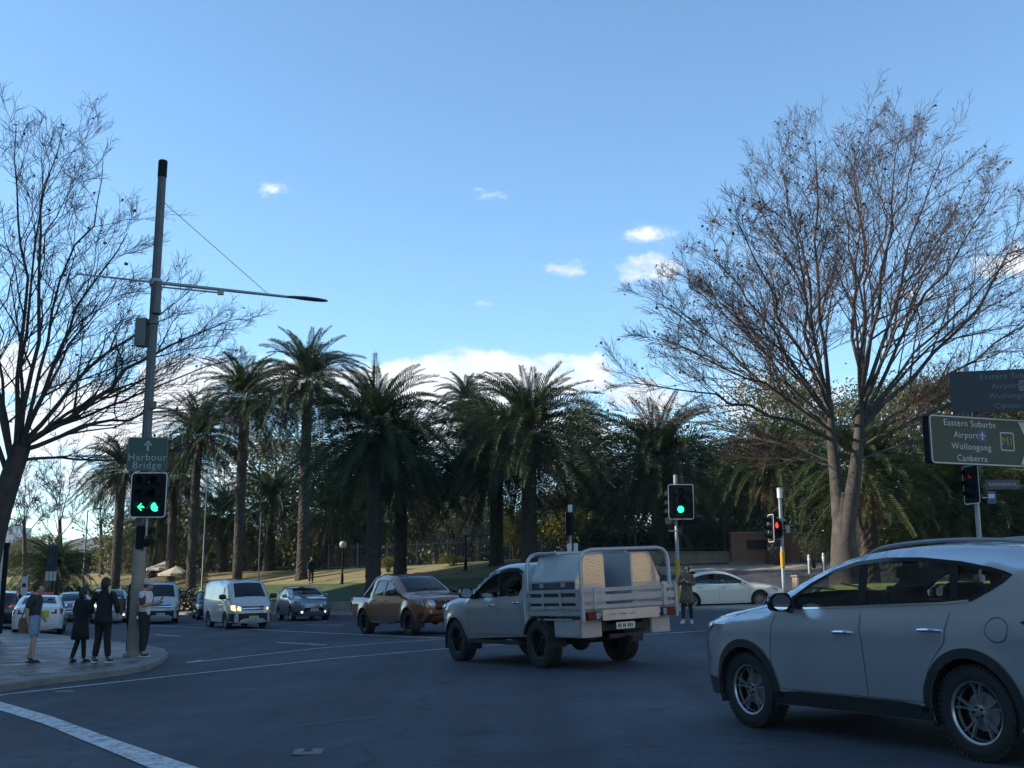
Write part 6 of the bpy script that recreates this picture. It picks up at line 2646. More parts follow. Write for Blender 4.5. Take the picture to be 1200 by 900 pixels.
M_LG = mat('lit_green_lens', (.05, .8, .4), .3, emit=(.03, 1.0, .36), emit_s=1.3)
M_LR = mat('lit_red_lens', (.8, .05, .05), .3, emit=(1.0, .03, .03), emit_s=1.6)
M_YBAND = mat('yellow_reflective_band', (.55, .30, .02), .6, var=.15)
M_SHIELD = mat('motorway_shield', (.45, .22, .03), .5)
M_BLUE = mat('small_blue_sign', (.05, .09, .22), .5)
M_BRICK = None


def brick_mat(name, c1, c2, mortar, w=.23, h=.086):
    m = bpy.data.materials.new(name)
    m.use_nodes = True
    nt = m.node_tree
    N, Lk = nt.nodes, nt.links
    b = N['Principled BSDF']
    tc = N.new('ShaderNodeTexCoord')
    sp = N.new('ShaderNodeSeparateXYZ')
    cb = N.new('ShaderNodeCombineXYZ')
    Lk.new(tc.outputs['Object'], sp.inputs[0])
    ad = N.new('ShaderNodeMath')
    Lk.new(sp.outputs[0], ad.inputs[0])
    Lk.new(sp.outputs[1], ad.inputs[1])
    Lk.new(ad.outputs[0], cb.inputs[0])
    Lk.new(sp.outputs[2], cb.inputs[1])
    br = N.new('ShaderNodeTexBrick')
    br.inputs['Scale'].default_value = 1
    br.inputs['Brick Width'].default_value = w
    br.inputs['Row Height'].default_value = h
    br.inputs['Mortar Size'].default_value = .008
    br.inputs['Color1'].default_value = (*c1, 1)
    br.inputs['Color2'].default_value = (*c2, 1)
    br.inputs['Mortar'].default_value = (*mortar, 1)
    Lk.new(cb.outputs[0], br.inputs['Vector'])
    Lk.new(br.outputs[0], b.inputs['Base Color'])
    b.inputs['Roughness'].default_value = .85
    return m


M_BRICK = brick_mat('terracotta_brick', (.30, .135, .085), (.23, .10, .065), (.22, .17, .13))


def local_frame(loc, yaw):
    """Facing frame: local -Y looks along the given yaw (degrees from -Y, positive to the left of the picture)."""
    return Matrix.Translation(loc) @ Matrix.Rotation(R(-yaw), 4, 'Z')


def signal_head(parent, loc, yaw, w, h, cols, rows, dx, dz, lit=(), r=.105, oy=0.0, border=True, depth=.16, off=(0, 0)):
    """A backing board with hooded lamps, facing -Y turned by yaw. lit: {(col, row): (material, shape)}."""
    hd = empty('signal_head', loc, R(-yaw), parent)
    mb = MB()
    mb.prism(rounded_rect(w, h, .09), 'Y', .0, .02)
    bd = mb.build('backing_board', M_BLACK, hd)
    if border:
        mb = MB()
        o, i_ = rounded_rect(w, h, .09), rounded_rect(w - .045, h - .045, .07)
        n = len(o)
        vs = [(x, -.006, z) for x, z in o] + [(x, -.006, z) for x, z in i_] + [(x, .012, z) for x, z in o]
        mb.add(vs, [(k, (k + 1) % n, n + (k + 1) % n, n + k) for k in range(n)] + [(k, (k + 1) % n, 2 * n + (k + 1) % n, 2 * n + k) for k in range(n)])
        mb.build('border', M_BORDER, hd)
    mb = MB()
    for c in range(cols):
        mb.box((off[0] + (c - (cols - 1) / 2) * dx, .02 + depth / 2, off[1]), (dx * .82, depth, dz * rows * .98))
    mb.build('housing', M_BLACK, hd, bevel=.02)
    for c in range(cols):
        for q in range(rows):
            x, z = off[0] + (c - (cols - 1) / 2) * dx, off[1] + ((rows - 1) / 2 - q) * dz
            mm, shape = lit.get((c, q), (M_LENS0, 'disc')) if lit else (M_LENS0, 'disc')
            mb = MB()
            if shape == 'arrow':
                mb.lathe([(.001, -.012), (r, -.010), (r, .0)], 20, (x, -.004, z), 'Y')
                ln = mb.build('lens', M_LENS0, hd)
                mb = MB()
                a = r * .95
                arr = [(-a, 0), (-a * .2, a * .78), (-a * .2 + .028, a * .55), (-a * .62 + .028, .018), (a, .018), (a, -.018), (-a * .62 + .028, -.018), (-a * .2 + .028, -a * .55), (-a * .2, -a * .78)]
                for seg in ([(-a, 0), (-a * .1, a * .85), (a * .12, a * .85), (-a * .72 + a * .1, .0)], [(-a, 0), (-a * .72 + a * .1, 0), (a * .12, -a * .85), (-a * .1, -a * .85)], [(-a * .35, .024), (a, .024), (a, -.024), (-a * .35, -.024)]):
                    mb.prism([(x + p[0], z + p[1]) for p in seg], 'Y', -.034, -.022)
                mb.build('arrow', mm, ln)
            elif shape == 'man':
                mb.lathe([(.001, -.012), (r, -.010), (r, .0)], 20, (x, -.004, z), 'Y')
                ln = mb.build('lens', M_LENS0, hd)
                mb = MB()
                mb.prism([(x + .03 * math.cos(a), z + .07 + .03 * math.sin(a)) for a in np.linspace(0, 6.28, 10, endpoint=False)], 'Y', -.034, -.022)
                mb.prism([(x - .045, z + .035), (x - .045, z - .02), (x - .03, z - .1), (x + .03, z - .1), (x + .045, z - .02), (x + .045, z + .035)], 'Y', -.034, -.022)
                mb.build('standing_figure', mm, ln)
            else:
                mb.lathe([(.001, -.03), (r * .5, -.026), (r * .85, -.016), (r, -.004), (r, .0)], 20, (x, -.004, z), 'Y')
                mb.build('lens', mm, hd, smooth=True)
            mb = MB()
            n = 16
            vs = []
            for k in range(n + 1):
                an = R(-42) + R(264) * k / n
                for (rr, yy) in ((r * 1.08, -.004), (r * 1.06, -.23 if 0.15 < k / n < .85 else -.12), (r * 1.02, -.23 if .15 < k / n < .85 else -.12), (r * 1.03, -.004)):
                    vs.append((x + rr * math.cos(an), yy, z + rr * math.sin(an)))
            mb.add(vs, [(4 * k + j, 4 * k + j + 1, 4 * k + j + 5, 4 * k + j + 4) for k in range(n) for j in range(3)])
            mb.build('visor', M_BLACK, hd, smooth=True)
    return hd


# ------------------------------------------------------------------ tall pole at the left corner
pb = ground_at(156.5, 769, PAVE_H)
PD = pb.y
t = thing('light_pole', 'tall grey smart light pole with long lamp arm on the left footpath corner', 'light pole', pb)
zt = at(184, 188, PD).z - pb.z
mb = MB()
mb.lathe([(.0, 0), (.24, 0), (.24, .05), (.19, .07), (.165, .10), (.155, 1.0), (.15, 2.5), (.135, 2.56), (.001, 2.56)], 12)
mb.build('base_column', M_COLUMN, t, smooth=True)
mb = MB()
rr = []
n = 24
z0 = 2.56
vs = []
for z, r0 in ((z0, .118), (zt * .55, .11), (zt - .45, .102)):
    for k in range(n):
        a = 2 * math.pi * k / n
        q = r0 * (1.0 if k % 3 else .90)
        vs.append((q * math.cos(a), q * math.sin(a), z))
mb.add(vs, [(i * n + k, i * n + (k + 1) % n, (i + 1) * n + (k + 1) % n, (i + 1) * n + k) for i in range(2) for k in range(n)])
mb.build('shaft', M_POLED, t)
mb = MB()
mb.lathe([(.10, zt - .45), (.112, zt - .44), (.112, zt - .02), (.09, zt), (.001, zt)], 20)
mb.build('top_cap', M_BLACK, t, smooth=True)
za = at(181, 331, PD).z - pb.z
ad = Vector((.905, .425, 0)).normalized()
mb = MB()
mb.lathe([(.12, za - .08), (.15, za - .07), (.15, za + .07), (.12, za + .08)], 20)
mb.tube([ad * .1 + Vector((0, 0, za)), ad * 2 + Vector((0, 0, za + .0)), ad * 3.4 + Vector((0, 0, za + .0))], [.045, .04, .033], 10)
mb.tube([ad * -.1 + Vector((0, 0, za)), ad * -1.85 + Vector((0, 0, za))], [.028, .022], 8)
mb.build('lamp_arm', M_POLE, t, smooth=True)
mb = MB()
prof = [(3.25, .045, .03), (3.42, .09, .045), (3.7, .14, .06), (4.05, .15, .055), (4.27, .11, .035), (4.33, .04, .02)]
vs = []
side = Vector((-ad.y, ad.x, 0))
for (s_, w_, h_) in prof:
    for k in range(12):
        a = 2 * math.pi * k / 12
        vs.append(ad * s_ + side * (w_ * math.cos(a)) + Vector((0, 0, za + h_ * (math.sin(a) if math.sin(a) > 0 else .45 * math.sin(a)))))
mb.add(vs, [(i * 12 + k, i * 12 + (k + 1) % 12, (i + 1) * 12 + (k + 1) % 12, (i + 1) * 12 + k) for i in range(5) for k in range(12)] + [list(range(12))[::-1], [60 + k for k in range(12)]])
mb.build('luminaire', M_POLED, t, smooth=True)
mb = MB()
mb.tube([Vector((.05, 0, at(188, 236, PD).z - pb.z)), ad * 2.75 + Vector((0, 0, za + .03))], .008, 5)
mb.build('stay_wire', M_POLED, t)
mb = MB()
mb.tube([Vector((.1, -.03, za - .12)), ad * 1.45 + Vector((.1, -.1, za - .12))], .022, 8)
mb.box(ad * 1.5 + Vector((.1, -.1, za - .12)), (.14, .10, .10))
mb.build('sensor_arm', M_POLE, t)
mb = MB()
mb.cyl((.10, -.14, za - .78), (.10, -.14, za - .02), .10, n=16)
mb.cyl((.10, -.14, za - .82), (.10, -.14, za - .78), .11, n=16)
mb.build('equipment_canister', M_POLED, t, smooth=True)
zb_ = at(166, 390, PD).z - pb.z
mb = MB()
mb.box((-.26, -.03, zb_), (.27, .24, .70))
mb.box((-.12, 0, zb_ + .2), (.08, .06, .05))
mb.box((-.12, 0, zb_ - .2), (.08, .06, .05))
mb.build('control_cabinet', M_POLED, t, bevel=.012)
zc_ = at(180, 475, PD).z - pb.z
mb = MB()
mb.box((.13, -.05, zc_), (.12, .14, .18))
mb.build('junction_box', M_POLED, t)
mb = MB()
mb.lathe([(.122, za - 1.06), (.135, za - 1.05), (.135, za - .98), (.122, za - .97)], 20)
mb.build('clamp_band', M_POLED, t)

# destination sign on the pole
sc_ = at(173, 532, PD - .22)
sg_ = thing('direction_sign', 'green sign with a white up arrow reading Harbour Bridge', 'road sign', sc_, R(3))
w_, h_ = .95, .80
mb = MB()
mb.prism(rounded_rect(w_, h_, .05), 'Y', 0, .02)
mb.build('panel', M_GREENS, sg_)
mb = MB()
o, i_ = rounded_rect(w_ - .02, h_ - .02, .045), rounded_rect(w_ - .045, h_ - .045, .035)
n = len(o)
mb.add([(x, -.004, z) for x, z in o] + [(x, -.004, z) for x, z in i_], [(k, (k + 1) % n, n + (k + 1) % n, n + k) for k in range(n)])
mb.build('border', M_LETTERD, sg_)
F = Matrix.Rotation(R(90), 4, 'X')
mb = MB()
put_text(mb, 'Harbour', .235, Matrix.Translation((0, -.006, -.085)) @ F, spacing=1.12)
M_SGL = mat('sign_grey_lettering', (.34, .37, .37), .5)
mb.build('lettering', M_SGL, sg_, tri_fix=False)
mb = MB()
put_text(mb, 'Bridge', .235, Matrix.Translation((0, -.006, -.275)) @ F, spacing=1.12)
mb.build('lettering', M_SGL, sg_, tri_fix=False)
mb = MB()
mb.prism([(-.022, .07), (.022, .07), (.022, .22), (-.022, .22)], 'Y', -.010, -.002)
mb.prism([(-.10, .20), (0, .33), (.10, .20), (.05, .20), (0, .265), (-.05, .20)], 'Y', -.010, -.002)
mb.build('up_arrow', M_SGL, sg_, tri_fix=False)
mb = MB()
for zz in (.2, -.2):
    mb.box((0, .06, zz), (.5, .08, .05))
mb.build('bracket', M_POLED, sg_)

# signal on the pole
ts = thing('traffic_signal', 'traffic signal on the tall light pole showing a green left arrow and green disc', 'traffic light', at(174, 580, PD - .28))
signal_head(ts, (0, 0, 0), 2, .86, 1.06, 2, 3, .32, .30, {(0, 2): (M_LG, 'arrow'), (1, 2): (M_LG, 'disc')}, r=.105, off=(0.02, .02))
mb = MB()
mb.box((0, .10, .3), (.08, .2, .05))
mb.box((0, .10, -.3), (.08, .2, .05))
mb.cyl((-.04, .12, -.53), (-.04, .12, -.95), .03, n=10)
mb.build('bracket', M_POLE, ts)
tp = thing('pedestrian_signal', 'dark pedestrian lantern low on the tall light pole, turned away', 'traffic light', at(169, 630, PD - .05))
signal_head(tp, (0, 0, 0), -105, .34, .62, 1, 2, .28, .28, {}, r=.10, border=False)
mb = MB()
mb.box((-.06, .02, 0), (.12, .06, .05))
mb.build('bracket', M_POLED, tp)
tb_ = thing('push_button', 'pedestrian push button box on the tall light pole', 'push button', at(163, 722, PD - .16))
mb = MB()
mb.box((0, 0, 0), (.13, .10, .22))
mb.build('housing', M_POLED, tb_, bevel=.02)
mb = MB()
mb.cyl((0, -.05, -.03), (0, -.075, -.03), .035, n=14)
mb.build('button', M_CHROME, tb_, smooth=True)

# ------------------------------------------------------------------ middle signal on the island
def signal_pole(label, px, D, top_y, r=.06, band=None, cap=None, base=None):
    p = at(px, 700, D)
    z = terrain(p.x, D) + (.12 if base is None else base)
    t = thing('traffic_signal', label, 'traffic light', (p.x, D, z))
    h = at(px, top_y, D).z - z
    mb = MB()
    mb.lathe([(.14, 0), (.14, .03), (r * 1.3, .05), (r, .12), (r, h - .02), (.001, h)], 14)
    mb.build('pole', M_POLE, t, smooth=True)
    if band:
        za_, zb2 = at(px, band[1], D).z - z, at(px, band[0], D).z - z
        mb = MB()
        mb.lathe([(r, max(.1, za_)), (r + .018, max(.1, za_) + .01), (r + .018, zb2 - .01), (r, zb2)], 14)
        mb.build('yellow_band', M_YBAND, t, smooth=True)
    if cap:
        zc = at(px, cap, D).z - z
        mb = MB()
        mb.lathe([(r, zc), (r + .035, zc + .01), (r + .035, h + .01), (.001, h + .02)], 14)
        mb.build('top_cap', M_BORDER, t, smooth=True)
    return t, z


D_ = 41
t, z = signal_pole('traffic signal with yellow pole band showing one green disc, beside the white sedan', 795, D_, 556, .07, (656, 706))
px0 = t.location
p = at(798, 588, D_ - .25) - Vector(px0)
signal_head(t, p, 3, .94, 1.30, 1, 3, .32, .33, {(0, 2): (M_LG, 'disc')}, r=.125, off=(-.02, .05))
p = at(801, 618, D_ - .1) - Vector(px0)
signal_head(t, p, -70, .40, .75, 1, 2, .3, .3, {}, r=.11, border=False)
p = at(783, 594, D_ + .15) - Vector(px0)
signal_head(t, p, 80, .80, 1.25, 1, 3, .3, .32, {}, r=.11, border=False)
mb = MB()
for zz in (588, 580, 622):
    q = at(795, zz, D_) - Vector(px0)
    mb.bar(q + Vector((-.35, .1, 0)), q + Vector((.15, -.2, 0)), .04, .04)
mb.build('bracket', M_POLED, t)

D_ = 40
t, z = signal_pole('pedestrian signal with lit red standing figure on a yellow banded pole', 919, D_, 572, .065, (646, 665), 584)
px0 = t.location
p = at(910.5, 620, D_ - .12) - Vector(px0)
signal_head(t, p, 6, .40, .62, 1, 2, .28, .28, {(0, 0): (M_LR, 'man')}, r=.115, border=False)
p = at(903.5, 619, D_) - Vector(px0)
signal_head(t, p, 84, .62, 1.0, 1, 3, .3, .3, {}, r=.11)
mb = MB()
for zz in (607, 632):
    q = at(919, zz, D_) - Vector(px0)
    mb.bar(q + Vector((-.5, 0, 0)), q, .035, .035)
q = at(923, 620, D_) - Vector(px0)
mb.box(q, (.14, .14, .28))
mb.build('bracket', M_POLE, t)

t, z = signal_pole('small traffic signal seen from behind, standing beyond the ute canopy', 669, 44, 592, .055, None, 600, base=0.0)
px0 = t.location
p = at(667, 614, 44.0) - Vector(px0)
signal_head(t, p, 128, .52, .98, 1, 3, .3, .3, {}, r=.11)
mb = MB()
for dx_ in (-.13, .13):
    q = at(671, 643, 43.9) - Vector(px0)
    mb.box(q + Vector((dx_, 0, 0)), (.17, .12, .42))
mb.build('white_box', M_BORDER, t, bevel=.02)

# ------------------------------------------------------------------ signs and signal at right
D_ = 31.6
p = at(1152, 690, D_)
z = terrain(p.x, D_) + .13
t = thing('sign_pole', 'grey pole carrying the two big direction signs', 'pole', (p.x, D_, z))
h = at(1150, 430, D_).z - z
mb = MB()
mb.lathe([(.18, 0), (.18, .04), (.09, .06), (.07, .2), (.065, h), (.001, h + .01)], 14)
mb.build('shaft', M_POLE, t, smooth=True)
mb = MB()
q = at(1152, 516, D_) - Vector(t.location)
for dz_ in (.45, -.45):
    mb.bar(q + Vector((-.1, -.06, dz_)), q + Vector((.15, -.34, dz_)), .06, .06)
q = at(1152, 457, D_) - Vector(t.location)
for dz_ in (.4, -.4):
    mb.bar(q + Vector((-.05, 0, dz_)), q + Vector((0, -.60, dz_)), .06, .06)
mb.build('bracket', M_POLE, t)


def big_sign(label, px_left, ytop, ybot, Dl, ang, L, mat_panel, mat_text, mat_border, thick, chevron):
    a, b = at(px_left, ytop, Dl), at(px_left, ybot, Dl)
    H = a.z - b.z
    t = thing('direction_sign', label, 'road sign', (b.x, b.y, b.z), R(ang))
    mb = MB()
    mb.prism([(x + L / 2, y + H / 2) for x, y in rounded_rect(L, H, .12)], 'Y', 0, .03)
    mb.build('panel', mat_panel, t)
    mb = MB()
    o, i_ = rounded_rect(L - .03, H - .03, .11), rounded_rect(L - .10, H - .10, .08)
    n = len(o)
    mb.add([(x + L / 2, -.005, y + H / 2) for x, y in o] + [(x + L / 2, -.005, y + H / 2) for x, y in i_], [(k, (k + 1) % n, n + (k + 1) % n, n + k) for k in range(n)])
    mb.build('border', mat_border, t)
    mb = MB()
    if thick > .1:
        mb.box((L / 2 + .01, .034 + thick / 2, H / 2), (L - .06, thick, H - .06))
        mb.build('sign_box', mat('sign_box_black', (.010, .012, .016), .95, spec=.1), t, bevel=.02)
    else:
        for k in range(3):
            mb.box((L / 2, .06, H * (k + .5) / 3), (L - .2, .05, .05))
        mb.build('back_rail', M_POLED, t)
    F = Matrix.Rotation(R(90), 4, 'X')
    mb = MB()
    K = L / 5.0
    cx = 1.78 * K if chevron else L * .47
    sz = H / 5.4
    for k, s_ in enumerate(('Eastern Suburbs', 'Airport', 'Wollongong', 'Canberra')):
        zz = H - .27 * K - k * (H - .50 * K) / 3
        put_text(mb, s_, sz, Matrix.Translation((cx - (.2 * K if k == 1 else 0), -.007, zz)) @ F, spacing=1.10)
        mb.build('lettering', mat_text, t, tri_fix=False)
        mb = MB()
    if chevron:
        for (pts) in ([(3.98, H - .08), (4.28, H - .08), (4.68, H / 2), (4.38, H / 2)], [(4.38, H / 2), (4.68, H / 2), (4.28, .08), (3.98, .08)]):
            mb.prism([(a_ * K, b_) for a_, b_ in pts], 'Y', -.010, -.002)
        mb.build('chevron', mat_text, t, tri_fix=False)
    zz = H - .27 * K - (H - .50 * K) / 3
    xa = cx + sz * 1.62
    mb = MB()
    mb.prism([(xa + x, zz + y) for x, y in rounded_rect(.30, .32, .03)], 'Y', -.008, -.002)
    bx = mb.build('airport_symbol', M_BLUE if chevron else M_LETTERD, t)
    mb = MB()
    for poly in ([(-.02, -.14), (.02, -.14), (.025, .10), (0, .16), (-.025, .10)], [(-.14, -.03), (0, .06), (.14, -.03), (.14, .0), (0, .10), (-.14, .0)], [(-.06, -.14), (0, -.09), (.06, -.14), (.06, -.12), (0, -.06), (-.06, -.12)]):
        mb.prism([(xa + x * .84, zz + y * .84) for x, y in poly], 'Y', -.014, -.010)
    mb.build('aeroplane', mat_text if chevron else mat_panel, bx)
    if chevron:
        mb = MB()
        mb.prism([(3.42 * K + x, H * .52 + y) for x, y in rounded_rect(.50, .54, .06)], 'Y', -.008, -.002)
        s1 = mb.build('motorway_shield', M_LETTER, t)
        mb = MB()
        mb.prism([(3.42 * K + x, H * .52 + y) for x, y in rounded_rect(.43, .47, .05)], 'Y', -.014, -.009)
        s2 = mb.build('shield_face', M_GREENS, s1)
        mb = MB()
        put_text(mb, 'M1', .34, Matrix.Translation((3.42 * K, -.018, H * .52)) @ F)
        mb.build('lettering', M_SHIELD, s1, tri_fix=False)
    return t


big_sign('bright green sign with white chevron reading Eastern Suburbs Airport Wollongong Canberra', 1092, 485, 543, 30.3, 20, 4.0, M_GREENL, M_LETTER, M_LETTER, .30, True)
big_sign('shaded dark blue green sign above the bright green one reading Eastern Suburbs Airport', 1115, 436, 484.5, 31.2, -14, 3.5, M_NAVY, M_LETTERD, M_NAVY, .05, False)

t2 = thing('traffic_signal', 'traffic signal with red lamp under the green road sign', 'traffic light', at(1138, 568, 31.3))
signal_head(t2, (0, 0, 0), 78, .74, 1.10, 1, 3, .30, .30, {(0, 0): (mat('dim_red_lens', (.5, .03, .03), .3, emit=(1.0, .03, .03), emit_s=.08), 'disc')}, r=.11)
mb = MB()
mb.box((.2, .22, .3), (.4, .05, .05))
mb.box((.2, .22, -.3), (.4, .05, .05))
mb.build('bracket', M_POLED, t2)
t3 = thing('street_name_sign', 'small slate blade sign reading SHAKESPEARE PL beside the signal', 'street sign', at(1154, 568, 31.5), R(-4))
mb = MB()
mb.box((.50, 0, 0), (.98, .03, .28))
mb.build('blade', mat('slate_sign_face', (.06, .075, .09), .5), t3, bevel=.006)
mb = MB()
put_text(mb, 'SHAKESPEARE PL', .13, Matrix.Translation((.50, -.018, .0)) @ Matrix.Rotation(R(90), 4, 'X'), sx=.82)
mb.build('lettering', mat('sign_pale_lettering', (.42, .44, .46), .5), t3, tri_fix=False)
t4 = thing('parking_sign', 'small blue parking plate on the sign pole below the street name', 'street sign', at(1162, 583, 31.45))
mb = MB()
mb.prism(rounded_rect(.26, .36, .03), 'Y', 0, .01)
mb.build('plate', M_BLUE, t4)
mb = MB()
mb.prism([(-.09, -.02), (.09, -.02), (.09, .10), (-.09, .10)], 'Y', -.006, -.001)
mb.box((-.1, .03, 0), (.3, .03, .03))
mb.build('white_panel', M_BORDER, t4)

# ------------------------------------------------------------------ brick sign wall, stone wall and fences
def wall_pts(px0, px1, D):
    a, b = at(px0, 660, D), at(px1, 660, D)
    return a.x, b.x


D_ = 58.6
x0, x1 = wall_pts(858, 938, D_)
z0 = terrain((x0 + x1) / 2, D_) - .1
H = at(900, 625, D_).z - z0
t = thing('sign_wall', 'terracotta brick entrance wall with a dark plaque at the side street', 'wall', ((x0 + x1) / 2, D_ + .3, z0))
mb = MB()
mb.box((0, 0, H / 2), (x1 - x0, .5, H))
mb.build('brickwork', M_BRICK, t, bevel=.01)
mb = MB()
mb.box((0, 0, H + .04), (x1 - x0 + .12, .62, .09))
mb.build('coping', M_STONE, t, bevel=.01)
mb = MB()
pa, pb_ = at(875, 633, D_), at(918, 644, D_)
mb.box(((pa.x + pb_.x) / 2 - (x0 + x1) / 2, -.265, (pa.z + pb_.z) / 2 - z0), (pb_.x - pa.x, .03, pa.z - pb_.z))
mb.build('plaque', mat('dark_bronze_plaque', (.022, .022, .024), .35, metal=.4), t, bevel=.004)
mb = MB()
mb.box((0, -.1, .12), (x1 - x0 + .5, .9, .25))
mb.build('plinth', M_STONE, t, bevel=.02)


def stone_wall(label, px0, px1, D, h):
    x0, x1 = wall_pts(px0, px1, D)
    z0 = terrain((x0 + x1) / 2, D) - .15
    t = thing('stone_wall', label, 'wall', ((x0 + x1) / 2, D, z0))
    mb = MB()
    mb.box((0, 0, h / 2), (x1 - x0, .4, h))
    mb.build('masonry', M_STONE, t, bevel=.02)
    mb = MB()
    mb.box((0, 0, h + .035), (x1 - x0 + .02, .5, .07))
    mb.build('coping', M_STONE, t, bevel=.012)


stone_wall('low stone wall left of the brick entrance wall', 700, 855, 59.4, .85)
stone_wall('low stone wall right of the brick entrance wall', 942, 1240, 59.4, .7)

M_FENCE = mat('painted_iron_fence', (.035, .04, .04), .5, metal=.3, var=.2)


def iron_fence(label, px0, px1, D0, D1, h, up, pitch=.16, post=2.4, m=None, lift=0.0):
    a, b = at(px0, 660, D0), at(px1, 660, D1)
    A, B = Vector((a.x, D0, 0)), Vector((b.x, D1, 0))
    L = (B - A).length
    d = (B - A).normalized()
    zf = lambda s_: terrain((A + d * s_).x, (A + d * s_).y) + up
    t = thing('iron_fence', label, 'fence', (A.x, A.y, zf(0)))
    O = Vector(t.location)
    mb = MB()
    n = int(L / pitch)
    for k in range(n):
        s_ = (k + .5) * pitch
        p = A + d * s_ - O
        z = zf(s_) - O.z
        mb.tube([(p.x, p.y, z + .06), (p.x, p.y, z + h)], [.011, .011], 4)
        mb.cyl((p.x, p.y, z + h), (p.x, p.y, z + h + .07), .018, .002, 4)
    k = max(2, int(L / 2))
    for q in range(k):
        s0, s1 = L * q / k, L * (q + 1) / k
        for hh in (.12, h - .14):
            p, r2 = A + d * s0 - O, A + d * s1 - O
            mb.bar((p.x, p.y, zf(s0) - O.z + hh), (r2.x, r2.y, zf(s1) - O.z + hh), .03, .045)
    mb.build('railing', m or M_FENCE, t, tri_fix=False)
    first = None
    s_ = 0
    while s_ <= L:
        p = A + d * s_ - O
        z = zf(s_) - O.z
        if first is None:
            mb = MB()
            mb.box((0, 0, h / 2), (.09, .09, h + .1))
            mb.sphere((0, 0, h + .1), .07, 8)
            first = mb.build('post', m or M_FENCE, t)
            o = first
        else:
            o = copy_tree(first, t)
        o.location = (p.x, p.y, z)
        s_ += post


M_FENCEG = mat('grey_iron_fence', (.22, .22, .21), .6, metal=.2, var=.2)
iron_fence('long grey iron railing along the top of the straw coloured grass bank', 385, 690, 84, 78, 1.75, LAWN_H, m=M_FENCEG)
iron_fence('dark iron railing on the low stone wall left of the brick wall', 745, 855, 59.4, 59.4, 1.5, .75)
iron_fence('dark iron railing right of the brick wall behind the bare tree', 942, 1070, 59.4, 59.4, 1.9, .6)


# ------------------------------------------------------------------ lamps, poles, bollards, umbrellas
M_GLOBE = mat('opal_globe', (.55, .56, .54), .2, var=.1, transl=.3)


def globe_lamp(px, gy, D, label):
    p = at(px, gy, D)
    z = terrain(p.x, D) + LAWN_H
    t = thing('globe_lamp', label, 'street lamp', (p.x, D, z - .05), 0, 'globe lamps on the park lawn')
    h = p.z - z
    mb = MB()
    mb.lathe([(.16, 0), (.16, .08), (.10, .12), (.085, .6), (.055, .7), (.045, h - .2), (.09, h - .16), (.09, h - .1), (.001, h - .1)], 14)
    mb.build('post', M_BLACK, t, smooth=True)
    mb = MB()
    mb.sphere((0, 0, h + .1), .235, 18)
    mb.build('globe', M_GLOBE, t, smooth=True)
    mb = MB()
    mb.lathe([(.13, h + .30), (.05, h + .36), (.001, h + .40)], 12)
    mb.build('finial', M_BLACK, t, smooth=True)


globe_lamp(546, 624, 66, 'globe lamp on the lawn between the pickup and the white ute')
globe_lamp(402, 639, 70, 'globe lamp on the lawn left of the brown pickup, partly in palm shade')


def mast(px, ty, by, D, label, r=.06, lamp=True):
    p = at(px, ty, D)
    z = terrain(p.x, D) + .15
    t = thing('lamp_mast', label, 'street lamp', (p.x, D, z))
    h = p.z - z
    mb = MB()
    mb.lathe([(.14, 0), (.14, .3), (r, .4), (r * .7, h), (.001, h)], 10)
    mb.build('mast', M_POLED, t, smooth=True)
    if lamp:
        mb = MB()
        mb.tube([(0, 0, h - .1), (.25, 0, h + .1), (.6, 0, h + .12)], .03, 6)
        mb.box((.8, 0, h + .1), (.5, .2, .08))
        mb.build('lantern', M_POLED, t)


mast(103, 598, 690, 76, 'slim lamp mast standing among the far bare trees')
mast(243, 560, 690, 70, 'slim dark lamp mast between the second and third tall palms')
mast(306, 600, 690, 72, 'slim dark lamp mast behind the white van roof', .05, False)
p = ground_at(38, 606 + 80)
# banner poles on the left
for k, (px, lab) in enumerate([(54, 'dark banner pole with white foot panel, left of three'), (58.5, 'dark banner pole with white foot panel, middle of three'), (63, 'dark banner pole with white foot panel, right of three')]):
    D_ = 62
    p = at(px, 690, D_)
    z = terrain(p.x, D_) + .1
    t = thing('banner_pole', lab, 'banner', (p.x, D_, z), 0, 'banner poles beside the queue')
    h = at(px, 638, D_).z - z
    mb = MB()
    mb.cyl((0, 0, 0), (0, 0, h + .1), .04, n=8)
    mb.build('pole', M_POLED, t)
    mb = MB()
    mb.box((.02, -.05, h - .75), (.17, .03, 1.4))
    mb.build('banner', mat('dark_banner_cloth', (.03, .035, .05), .8), t)
    mb = MB()
    mb.box((.02, -.05, h - 1.75), (.17, .03, .5))
    mb.build('white_panel', mat('white_banner_panel', (.5, .5, .52), .7), t)
p = at(28, 690, 58)
t = thing('notice_sign', 'white notice board on a post left of the banner poles', 'sign', (p.x, 58, terrain(p.x, 58)))
mb = MB()
mb.cyl((0, .04, 0), (0, .04, 2.4), .035, n=8)
mb.build('post', M_POLED, t)
mb = MB()
mb.box((0, 0, 1.7), (.36, .03, 1.2))
nb = mb.build('board', mat('white_notice', (.55, .55, .56), .6), t, bevel=.01)
mb = MB()
mb.prism([(-.10, 1.75), (.10, 1.75), (.10, 1.95), (-.10, 1.95)], 'Y', -.022, -.016)
mb.build('red_symbol', M_TAIL, nb)


